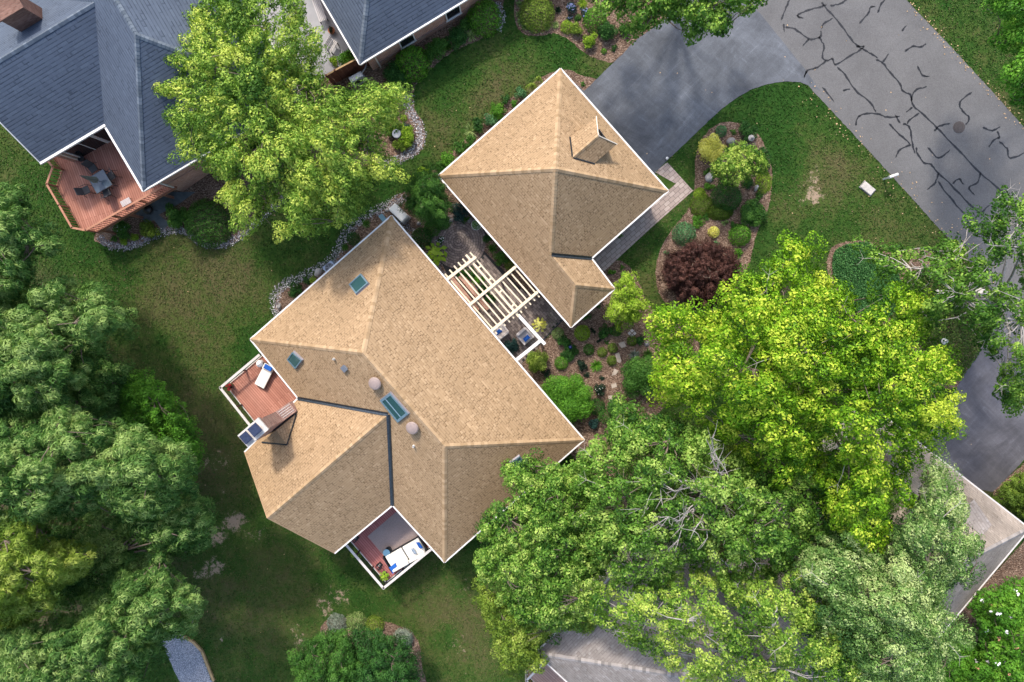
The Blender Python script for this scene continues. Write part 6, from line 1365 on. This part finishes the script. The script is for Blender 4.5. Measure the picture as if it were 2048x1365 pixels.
# dead grey branches of the broad tree
mb = MB(); r = np.random.default_rng(77)
br = empty('bare_branches', P(1390, 960, 0), 'cluster of bare grey branches standing clear of the green leaves, centre right bottom', 'dead branches'); c0b = P(1432, 958, 9.5)
mb.tube([Vector((c0b.x - .5, c0b.y + .3, terr(c0b.x, c0b.y))), Vector((c0b.x - .3, c0b.y + .1, 5)), c0b], [.14, .11, .08], 7)
for tx, ty in ((1290, 1000), (1240, 1020), (1345, 1040), (1335, 1100), (1318, 1060), (1380, 1080), (1412, 880), (1430, 870), (1465, 1075), (1500, 1005), (1300, 975), (1270, 955), (1370, 1005), (1440, 930), (1395, 1100)):
    t = P(tx, ty, 11.6 + r.normal() * .3); pts = [c0b.lerp(t, k / 6) + Vector(r.normal(size=3) * (.16 if 0 < k < 6 else 0)) + Z1 * math.sin(k / 6 * 3.14) * .25 for k in range(7)]; mb.tube(pts, [.07, .05, .04, .03, .022, .014, .006], 5, False)
    for k in (2, 3, 4, 5):
        for _ in range(3):
            d = (pts[k + 1] - pts[k]).normalized(); e_ = pts[k] + d * r.uniform(.3, .8) + Vector((r.normal() * .45, r.normal() * .45, r.normal() * .1)); m_ = pts[k].lerp(e_, .5) + Vector(r.normal(size=3) * .07); mb.tube([pts[k], m_, e_], [.018, .011, .004], 4, False)
mb.build('branches', M['greybark'], br)

# ---- shrubs and perennials
KIND = dict(ball=('round_shrub', 'shrub'), loose=('shrub', 'shrub'), mound=('low_shrub', 'shrub'), hosta=('hosta_plant', 'plant'), spiky=('spiky_plant', 'plant'), cone=('upright_conifer', 'conifer'), perennial=('perennial', 'plant'))
def plant(px, py, rp, kind, mat, label, hh=None, z=None, seed=None, flower=None, squash=None, rot=0, group=None, leafs=None, pot=None):
    global _ps; _ps += 1; r = np.random.default_rng(1000 + _ps); R_ = rp / F * H * 1.14
    h = hh if hh is not None else {'ball': R_ * 1.25, 'loose': R_ * 1.3, 'mound': R_ * .5, 'hosta': R_ * .8, 'spiky': R_ * .9, 'cone': R_ * 3.2, 'perennial': R_ * .7}[kind]
    if z is None: c = G(px, py, h * .6); c.z = terr(c.x, c.y)
    else: c = P(px, py, z + h * .5); c.z = z
    nm, ct = KIND[kind]; c = np.array(c); dens = R_ * R_
    if pot: c = c + np.array((0, 0, pot[1]))
    bnd = Vector((c[0], c[1], c[2]))
    if kind in ('ball', 'mound', 'loose', 'cone', 'perennial'):
        C, N, T = [], [], []; lf = leafs or {'ball': .062, 'mound': .06, 'loose': .085, 'cone': .06, 'perennial': .07}[kind]; lf = min(lf, R_ * .35)
        if kind in ('ball', 'mound', 'cone'):
            n_ = int(27 * dens / (lf * lf) * (1.7 if kind == 'cone' else 1)); d = r.normal(size=(n_, 3)); d /= np.linalg.norm(d, axis=1, keepdims=True); d[:, 2] = np.abs(d[:, 2])
            w1 = np.sin(d @ r.normal(size=3) * 7 + 1) * np.sin(d @ r.normal(size=3) * 9) * .06 + np.sin(d @ r.normal(size=3) * 19) * np.sin(d @ r.normal(size=3) * 17) * .07; sh = (1 + w1) * (1 - .22 * r.random(n_) ** 2.5)
            if kind == 'cone': prof = np.clip(1.02 - d[:, 2:3] ** 1.5, .06, 1); p = np.concatenate([d[:, :2] / np.maximum(np.linalg.norm(d[:, :2], axis=1, keepdims=True), .05) * prof * R_, d[:, 2:3] * h], 1) * sh[:, None]
            else: p = d * sh[:, None] * np.array([R_, R_ * (squash or 1), h])
            p[:, 2] = np.maximum(p[:, 2], .02); C.append(p); N.append(d * 1.1 + r.normal(size=d.shape) * .55); T.append(.38 + w1 * 2.2 + r.normal(size=n_) * .16)
        else:
            K_ = max(5, int(14 * (R_ / .5) ** .8)); 
            for k in range(K_):
                an = r.random() * 6.28; q = math.sqrt(r.random()) * R_ * .72 * (k > 0); hz = h * math.sqrt(max(.05, 1 - (q / R_) ** 2)) * r.uniform(.55, .95); lr_ = R_ * (r.uniform(.26, .42) if k else .5)
                n_ = int(17 * lr_ * lr_ / (lf * lf) * (1 if kind == 'loose' else .8)); p, d = lobe(np.array([q * math.cos(an), q * math.sin(an) * (squash or 1), hz - lr_ * .3]), (lr_, lr_, lr_ * .7), n_, r, .3, .4); C.append(p); N.append(d + r.normal(size=d.shape) * .6 + (0, 0, .3)); T.append(.38 + r.normal() * .10 + r.normal(size=n_) * .16)
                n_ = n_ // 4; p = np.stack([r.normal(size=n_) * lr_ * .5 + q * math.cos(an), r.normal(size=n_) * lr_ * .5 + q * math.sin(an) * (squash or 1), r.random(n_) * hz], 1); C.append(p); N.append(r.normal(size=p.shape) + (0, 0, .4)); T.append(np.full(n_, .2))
        C, N, T = map(np.concatenate, (C, N, T)); 
        if rot: cr_, sr_ = math.cos(rot), math.sin(rot); C = np.stack([C[:, 0] * cr_ - C[:, 1] * sr_, C[:, 0] * sr_ + C[:, 1] * cr_, C[:, 2]], 1)
        S = lf * r.uniform(.7, 1.3, len(C)); args = dict(el=1.05, wd=.55 if kind != 'cone' else .35)
        ax_ = None
    elif kind == 'hosta':
        C, N, S, T, AX = [], [], [], [], []
        for ring, (q, n_, tl) in enumerate(((.74, 10, .5), (.42, 7, .3), (.12, 3, .1))):
            for k in range(n_):
                an = (k + r.uniform(-.3, .3)) / n_ * 6.283 + ring; d = np.array([math.cos(an), math.sin(an), 0]); C.append(d * R_ * q * r.uniform(.9, 1.1) + (0, 0, h * (1 - .5 * q) * r.uniform(.85, 1.05))); N.append(d * tl + (0, 0, 1) + r.normal(size=3) * .15); S.append(R_ * .60 * r.uniform(.85, 1.1)); T.append(.4 + r.normal() * .2); AX.append(d - np.array([0, 0, tl]))
        C, N, S, T, ax_ = map(np.array, (C, N, S, T, AX)); args = dict(el=1.05, wd=.66)
    else:
        n_ = int(24 + 260 * R_); an = r.random(n_) * 6.283; el_ = r.uniform(.15, 1.3, n_); d = np.stack([np.cos(an) * np.cos(el_), np.sin(an) * np.cos(el_), np.sin(el_)], 1); L = R_ * r.uniform(.7, 1.15, n_); C = d * (L * .5)[:, None] * (1, 1, .8); C[:, 2] += .01; N = np.stack([-np.cos(an) * np.sin(el_), -np.sin(an) * np.sin(el_), np.cos(el_)], 1); S = L; T = .45 + r.normal(size=n_) * .22; ax_ = d * 6; args = dict(el=1.0, wd=.07 if R_ > .3 else .1)
    Cw = C + c
    if flower or pot:
        e = empty(nm if not pot else 'potted_plant', Vector((c[0], c[1], c[2] - (pot[1] if pot else 0))), label, ct, group); leaf_obj('foliage', Cw, N, S, T, LM[mat], e, rs=r, axis=ax_, **args)
        if flower: fm, n_f, fs_ = flower; idx = np.argsort(-(C[:, 2] + r.random(len(C)) * h * .8))[:n_f * 6:6]; flowers(e, [Vector(Cw[i] + (0, 0, fs_ * .4)) for i in idx], fm, fs_, 6)
        if pot:
            pr, ph_, pm = pot; b_ = Vector((c[0], c[1], c[2] - ph_)); mb = MB(); mb.lathe(b_, [(pr * .7, 0), (pr * .95, ph_ * .8), (pr, ph_), (pr * 1.08, ph_), (pr * 1.08, ph_ * 1.08), (pr * .88, ph_ * 1.08), (pr * .85, ph_ * .9), (0, ph_ * .9)], 20); mb.build('pot', M[pm], e)
        return e
    o = leaf_obj(nm, Cw, N, S, T, LM[mat], None, origin=tuple(c), rs=r, axis=ax_, **args); return tag(o, label, ct, group)
_ps = 0
PL = [  # island bed
 (1424, 296, 27, 'loose', 'yl', 'golden yellow feathery shrub at the upper left of the island bed', dict(hh=1.3)), (1457, 392, 26, 'ball', 'dk', 'dark green dense round shrub in the middle of the island bed', {}), (1404, 411, 20, 'mound', 'ol', 'moss green spreading shrub left of the dark round one', dict(leafs=.05)), (1400, 388, 11, 'mound', 'lm', 'small light green mound touching the moss green spreader', {}), (1441, 424, 23, 'mound', 'ol', 'moss green low shrub just below the dark round one', dict(leafs=.05, squash=.6)),
 (1419, 373, 10, 'perennial', 'br', 'bright green clump below the pale angular boulder', {}), (1414, 343, 8, 'perennial', 'md', 'small green clump above the pale angular boulder', {}), (1505, 427, 27, 'loose', 'md', 'large mid green round bush on the lower right of the island bed', dict(hh=.9)), (1483, 470, 19, 'ball', 'br', 'mid green leafy ball shrub below the large round bush', dict(leafs=.08)), (1371, 467, 20, 'ball', 'bl', 'blue green tidy globe shrub at the lower left of the island bed', dict(leafs=.07)),
 (1396, 444, 12, 'perennial', 'br', 'green tuft just above the blue green globe', {}), (1411, 434, 9, 'perennial', 'md', 'dark small tuft right of the green tuft above the globe', {}), (1429, 464, 10, 'ball', 'yl', 'small bright yellow ball shrub alone on the mulch', {}), (1450, 445, 7, 'perennial', 'vr', 'little pale green plant above the yellow ball', {}), (1467, 450, 8, 'perennial', 'md', 'little green plant between yellow ball and leafy ball', {}),
 (1431, 487, 9, 'perennial', 'bl', 'pale green sprig between the yellow ball and the red maple', {}), (1475, 506, 11, 'perennial', 'br', 'bright green tuft at the upper right of the red maple', {}), (1444, 261, 10, 'ball', 'bl', 'small blue green mound at the top of the island bed', {}), (1467, 264, 6, 'perennial', 'md', 'tiny green tuft beside the blue green mound at the top', {}), (1495, 263, 19, 'loose', 'dk', 'dark green bush by the lamp in the island bed', {}),
 (1530, 318, 17, 'loose', 'dk', 'dark bush behind the young tree on the right rim', dict(squash=1.5)), (1528, 364, 14, 'mound', 'lm', 'lime green low spreader on the right rim of the island bed', dict(squash=1.5)), (1500, 365, 12, 'perennial', 'dk', 'dark leaves beside the tall pale stone', {}), (1517, 393, 9, 'perennial', 'md', 'small green clump above the large round bush', {}), (1334, 506, 6, 'perennial', 'bl', 'tiny blue green tuft left of the red maple', {}), (1505, 305, 12, 'loose', 'dk', 'dark green foliage under the young tree by the lamp', {}),
 # mulch garden
 (1165, 667, 14, 'ball', 'lm', 'lime green ball shrub below the corner of the garage roof', {}), (1116, 668, 11, 'ball', 'vr', 'pale lime round shrub at the upper left of the mulch garden', {}), (1128, 684, 14, 'loose', 'dk', 'dark green leafy clump above the dark blue glass ball', {}), (1140, 706, 17, 'loose', 'dk', 'dark green leafy clump round the dark blue glass ball', dict(hh=.5)), (1123, 727, 12, 'ball', 'br', 'bright green ball shrub nearest the main roof', {}), (1210, 663, 14, 'loose', 'dk', 'very dark leafy shrub in the middle top of the mulch garden', {}), (1233, 662, 10, 'ball', 'md', 'mid green round shrub under the small lime tree', {}),
 (1178, 700, 10, 'ball', 'md', 'mid green round plant in the centre of the mulch garden', {}), (1164, 730, 11, 'loose', 'bk', 'nearly black green shrub right of the bright green ball', {}), (1205, 705, 9, 'ball', 'ol', 'moss green tuft, leftmost of the three mossy mounds', {}), (1226, 697, 9, 'ball', 'ol', 'moss green tuft, topmost of the three mossy mounds', {}), (1224, 722, 9, 'ball', 'ol', 'moss green tuft, lowest of the three mossy mounds', {}), (1193, 731, 14, 'spiky', 'br', 'spiky light green plant below the mossy mounds', {}), (1269, 710, 13, 'spiky', 'sv', 'silvery teal spiky plant right of the stepping stones', {}),
 (1265, 682, 9, 'ball', 'ol', 'moss green mound beside the four small pavers', {}), (1281, 680, 10, 'loose', 'dk', 'dark green plant beside the round grey stone', {}), (1297, 709, 13, 'spiky', 'md', 'spiky mid green plant at the edge of the lime maple', {}), (1199, 781, 13, 'loose', 'bk', 'dark variegated shrub right of the large green bush', dict(flower=('petalw', 6, .04))), (1075, 724, 22, 'loose', 'gy', 'yellow green open shrub by the white beam end', dict(hh=1.3)), (1091, 746, 10, 'loose', 'bk', 'dark shrub below the yellow green open shrub', {}),
 (1138, 800, 48, 'loose', 'br', 'largest bright green bush, against the main roof eave', dict(hh=1.9, leafs=.09)), (1187, 662, 6, 'perennial', 'bk', 'small dark plant right of the lime ball', {}), (1244, 534, 6, 'perennial', 'br', 'small green plant at the tip of the walk bed', {}), (1224, 545, 7, 'perennial', 'br', 'small bright plant between walk and garage corner', {}), (1172, 634, 10, 'perennial', 'md', 'shaded plant under the lower garage eave', {}), (1198, 610, 8, 'perennial', 'dk', 'dark sprig under the right hand lower garage eave', {}), (1197, 682, 5, 'perennial', 'bk', 'tiny dark seedling in the middle of the mulch garden', {}), (1213, 686, 5, 'perennial', 'md', 'tiny green seedling above the mossy mounds', {}),
 (1194, 815, 15, 'ball', 'dk', 'dark green round shrub below the narrow stepping stone', {}), (1189, 846, 13, 'loose', 'tl', 'dark teal shrub at the lower end of the mulch garden', {}), (1204, 756, 6, 'perennial', 'bk', 'tiny dark plant above the dark variegated shrub', {}), (1285, 755, 38, 'loose', 'md', 'mid green bush at the left foot of the lime maple', dict(hh=2.0)), (1240, 835, 34, 'loose', 'md', 'pale green bush at the lower left of the lime maple', dict(hh=2.2)), (1174, 748, 7, 'perennial', 'bk', 'tiny sprig below the nearly black shrub', {}),
 (1079, 650, 14, 'hosta', 'yl', 'yellow broad leaved plant beside the white beam', {}), (1020, 693, 17, 'loose', 'tl', 'dark teal fern like plant beside the armchair and the main eave', {}),
 # courtyard
 (845, 354, 18, 'loose', 'lm', 'yellow green shrub above the soft green conifer', {}), (917, 424, 17, 'loose', 'tl', 'blue teal spruce shrub under the garage eave', dict(hh=1.0)), (843, 475, 18, 'ball', 'dk', 'deep green ball shrub beside the main roof eave', dict(leafs=.08)), (871, 508, 22, 'hosta', 'lm', 'large lime broad leaved plant left of the round paving', {}), (881, 481, 9, 'perennial', 'dk', 'white flowering plant on the left rim of the round paving', dict(flower=('petalw', 16, .05))), (864, 458, 15, 'mound', 'md', 'low green mound above the round paving', {}), (887, 446, 13, 'mound', 'md', 'second low green mound above the round paving, nearer the conifer', {}),
 (953, 451, 8, 'ball', 'br', 'green plant in a white pot at the garage eave', dict(z=0, pot=(.3, .3, 'potw'))), (932, 440, 9, 'perennial', 'md', 'small green clump between two stones at the paving rim', {}), (974, 475, 10, 'perennial', 'dk', 'dark plant under the garage eave right of the white pot', {}), (985, 497, 12, 'spiky', 'md', 'grassy plant under the garage eave beside the path', {}), (1002, 518, 14, 'loose', 'md', 'green shrub under the garage eave by the path end', {}), (1020, 530, 10, 'ball', 'ol', 'olive green shrub where the middle beam meets the garage', {}),
 (925, 545, 12, 'loose', 'md', 'green plant behind the first pergola rafters', {}), (942, 545, 12, 'loose', 'dk', 'dark green plant in the upper planter under the rafters', {}), (957, 562, 12, 'loose', 'br', 'bright green plant in the planter under the rafters', {}), (968, 580, 12, 'loose', 'dk', 'dark green plant in the middle of the planter', {}), (980, 596, 12, 'loose', 'dk', 'dark green plant near the middle cross beam', {}), (908, 566, 9, 'mound', 'dk', 'small shaded plant under the leftmost rafters', {}),
 # garage side bed
 (1077, 160, 9, 'cone', 'gy', 'taller yellow green upright conifer by the garage top corner', dict(hh=1.6)), (1063, 174, 11, 'cone', 'gy', 'shorter yellow green upright conifer by the garage top corner', dict(hh=1.3)), (1041, 186, 13, 'loose', 'bl', 'teal green bush beside the two upright conifers', {}), (1011, 199, 10, 'loose', 'dk', 'dark teal bush in the garage side bed', {}), (1027, 207, 9, 'loose', 'br', 'bright green bush close to the garage side eave', {}), (993, 222, 18, 'loose', 'br', 'leafy green clump in the middle of the garage side bed', {}), (981, 239, 14, 'loose', 'bl', 'grey green soft shrub in the garage side bed', {}),
 (958, 250, 14, 'loose', 'dk', 'dark green shrub beside the grassy plant', {}), (941, 261, 15, 'spiky', 'vr', 'pale grassy plant at the lawn edge of the side bed', {}), (941, 281, 12, 'loose', 'md', 'mid green shrub below the pale grassy plant', {}), (923, 294, 15, 'loose', 'md', 'green shrub right of the bare twigs in the side bed', {}), (897, 319, 17, 'loose', 'br', 'bright green spreading shrub near the left garage corner', {}), (880, 335, 13, 'loose', 'md', 'shrub at the left garage corner', {}), (1165, 168, 6, 'perennial', 'md', 'small plant in the mulch at the driveway corner', {}),
 # strip behind the main house
 (705, 477, 12, 'ball', 'dk', 'dark green small globe beside the back eave', {}), (732, 447, 10, 'spiky', 'md', 'grassy clump near the slate blue box', {}), (689, 494, 10, 'spiky', 'md', 'grassy clump below the dark small globe', {}), (588, 583, 15, 'loose', 'dk', 'dark green bush near the left corner of the main roof', dict(squash=1.4)), (624, 559, 8, 'loose', 'lm', 'yellow green tuft beside the big grey boulder', {}), (612, 563, 8, 'loose', 'dk', 'dark tuft left of the yellow green tuft', {}),
 # top bed
 (1074, 20, 30, 'ball', 'gy', 'large variegated globe shrub in the bed at the top', dict(leafs=.07)), (1116, 19, 8, 'spiky', 'bk', 'small dark tuft right of the large variegated globe', {}), (1141, 17, 12, 'loose', 'tl', 'blue flowering shrub, larger of the two in the top bed', dict(flower=('petalb', 26, .06))), (1138, 36, 7, 'perennial', 'tl', 'dark plant below the larger blue flowering shrub', dict(flower=('petalb', 5, .04))), (1168, 25, 9, 'loose', 'tl', 'blue flowering shrub, smaller of the two in the top bed', dict(flower=('petalb', 12, .06))), (1154, 35, 8, 'perennial', 'md', 'green plant between the two blue flowering shrubs', {}),
 (1166, 5, 12, 'spiky', 'lm', 'bright spiky plant at the top edge', {}), (1134, 52, 11, 'ball', 'lm', 'lime yellow round shrub in the top bed', {}), (1153, 58, 13, 'loose', 'gy', 'yellow green shrub with orange tint in the top bed', {}), (1181, 80, 15, 'loose', 'lm', 'light lime open shrub at the tip of the top bed', {}), (1191, 36, 20, 'ball', 'br', 'dense bright green globe beside the overhanging tree', dict(leafs=.08)), (1216, 60, 18, 'loose', 'dk', 'glossy dark green shrub beside the dense globe', {}), (1251, 57, 12, 'loose', 'md', 'mid green plant under the overhanging tree', {}), (1208, 102, 5, 'ball', 'br', 'tiny bright green globe near the driveway', {}), (1229, 96, 7, 'perennial', 'dk', 'tiny dark plant nearest the driveway', {}),
 # brick wall bed
 (822, 122, 31, 'ball', 'br', 'big bright green globe against the brick wall', dict(leafs=.10)), (786, 149, 24, 'loose', 'dk', 'dark green shrub beside the heat pump', {}), (968, 30, 30, 'ball', 'br', 'big bright green globe at the end of the brick wall', dict(leafs=.09)), (911, 76, 21, 'loose', 'dk', 'dark green shrub under the brick wall window', {}), (873, 100, 22, 'loose', 'md', 'mid green shrub next to the big globe at the wall', {}), (942, 70, 13, 'spiky', 'vr', 'pale grassy plant at the front of the wall bed', {}), (932, 48, 14, 'loose', 'md', 'shrub close to the brick wall between window and end globe', {}), (850, 140, 10, 'spiky', 'md', 'grassy tuft at the lawn edge of the wall bed', {}), (816, 172, 13, 'spiky', 'dk', 'dark grassy tuft at the corner of the wall bed', {}), (895, 92, 12, 'spiky', 'md', 'green grassy tuft in front of the dark wall shrub', {}),
 # pine bed
 (816, 271, 19, 'loose', 'lm', 'yellow green shrub beside the bird bath', {}), (781, 253, 17, 'loose', 'gy', 'pink tinged yellow green shrub above the bird bath', dict(flower=('petalp', 8, .05))), (807, 236, 6, 'ball', 'lm', 'tiny lime globe near the white pebbles', {}), (803, 251, 7, 'loose', 'lm', 'small light green plant between lime globe and bird bath', {}), (813, 252, 8, 'loose', 'tl', 'small dark plant right of the light green one', {}), (800, 289, 14, 'loose', 'gy', 'light green shrub below the bird bath', {}), (770, 232, 15, 'loose', 'md', 'shaded shrub under the pine edge', {}), (690, 190, 18, 'loose', 'md', 'mid green shrub below the brown fence', {}),
 (697, 118, 21, 'loose', 'br', 'leafy bright green shrub behind the brown fence', dict(squash=.6)), (668, 124, 11, 'loose', 'lm', 'light green shrub at the left end of the brown fence', {}), (664, 63, 7, 'perennial', 'bk', 'dark purple potted plant on the concrete patio', dict(pot=(.2, .25, 'terra'))),
 # deck bed
 (410, 445, 43, 'ball', 'md', 'very large dark green clipped dome beside the pine', dict(hh=1.5, leafs=.075)), (349, 428, 24, 'loose', 'md', 'mid green shrub between slate slabs and clipped dome', {}), (297, 458, 20, 'loose', 'ol', 'olive green shrub under the deck edge', {}), (247, 458, 19, 'loose', 'md', 'pale flowering green shrub under the deck corner', dict(flower=('petalw', 8, .04))), (268, 477, 10, 'perennial', 'lm', 'light green clump at the pebble border below the deck', {}), (247, 483, 10, 'perennial', 'lm', 'lime green clump, leftmost along the deck pebbles', {}), (228, 478, 9, 'perennial', 'md', 'small green clump at the left end of the deck bed', {}),
 # others
 (713, 1107, 13, 'perennial', 'lm', 'light green plant just outside the rail of the rose red deck', {}), (672, 1250, 19, 'mound', 'sv', 'silvery leaved shrub at the top left of the bottom island', dict(hh=.5)), (712, 1248, 20, 'mound', 'vr', 'pale variegated shrub at the top of the bottom island', dict(hh=.5)), (748, 1254, 18, 'mound', 'gy', 'yellowish shrub at the top right of the bottom island', dict(hh=.6)), (806, 1278, 22, 'loose', 'sv', 'white leaved shrub on the right rim of the bottom island', dict(hh=.7)),
 (1286, 393, 6, 'perennial', 'lm', 'small lime plant at the garage side of the walk', {}), (1240, 470, 6, 'perennial', 'br', 'small green plant between garage wall and walk', {}), (1196, 503, 6, 'perennial', 'br', 'green sprig where garage wall and walk end', {}), (700, 32, 8, 'mound', 'br', 'green edging plant under the left gutter of the slate blue roof', {}), (678, -2, 8, 'mound', 'br', 'green edging plant at the very top by the slate blue gutter', {}),
]
for px, py, rp, kd, mt, lb, kw in PL: plant(px, py, rp, kd, mt, lb, **kw)
plant(463, 772, 8, 'perennial', 'dk', 'red flowering plant in a pot at the corner of the small deck', z=.1, hh=.3, flower=('petalr', 40, .06), pot=(.16, .35, 'potk'))
plant(771, 1148, 10, 'hosta', 'lm', 'potted lime green plant at the bottom corner of the rose red deck', z=.1, pot=(.17, .35, 'potk'))
for i, (x, y) in enumerate([(1039, 8), (1039, 28), (1041, 43), (1050, 53), (1064, 57), (1077, 59), (1094, 53), (1111, 49)]):
    plant(x, y, 9 if i not in (5,) else 6, 'spiky', 'vr', 'pale spiky tuft, ' + ['nearest the top edge, left of the large globe', 'second down, left of the large globe', 'third down, left of the large globe', 'fourth down, lower left of the large globe', 'straight below the large globe, next to a smaller one', 'the smallest and darkest, below the large globe', 'lower right of the large globe', 'the furthest right beyond the large globe'][i], group='pale spiky tufts in the top bed')
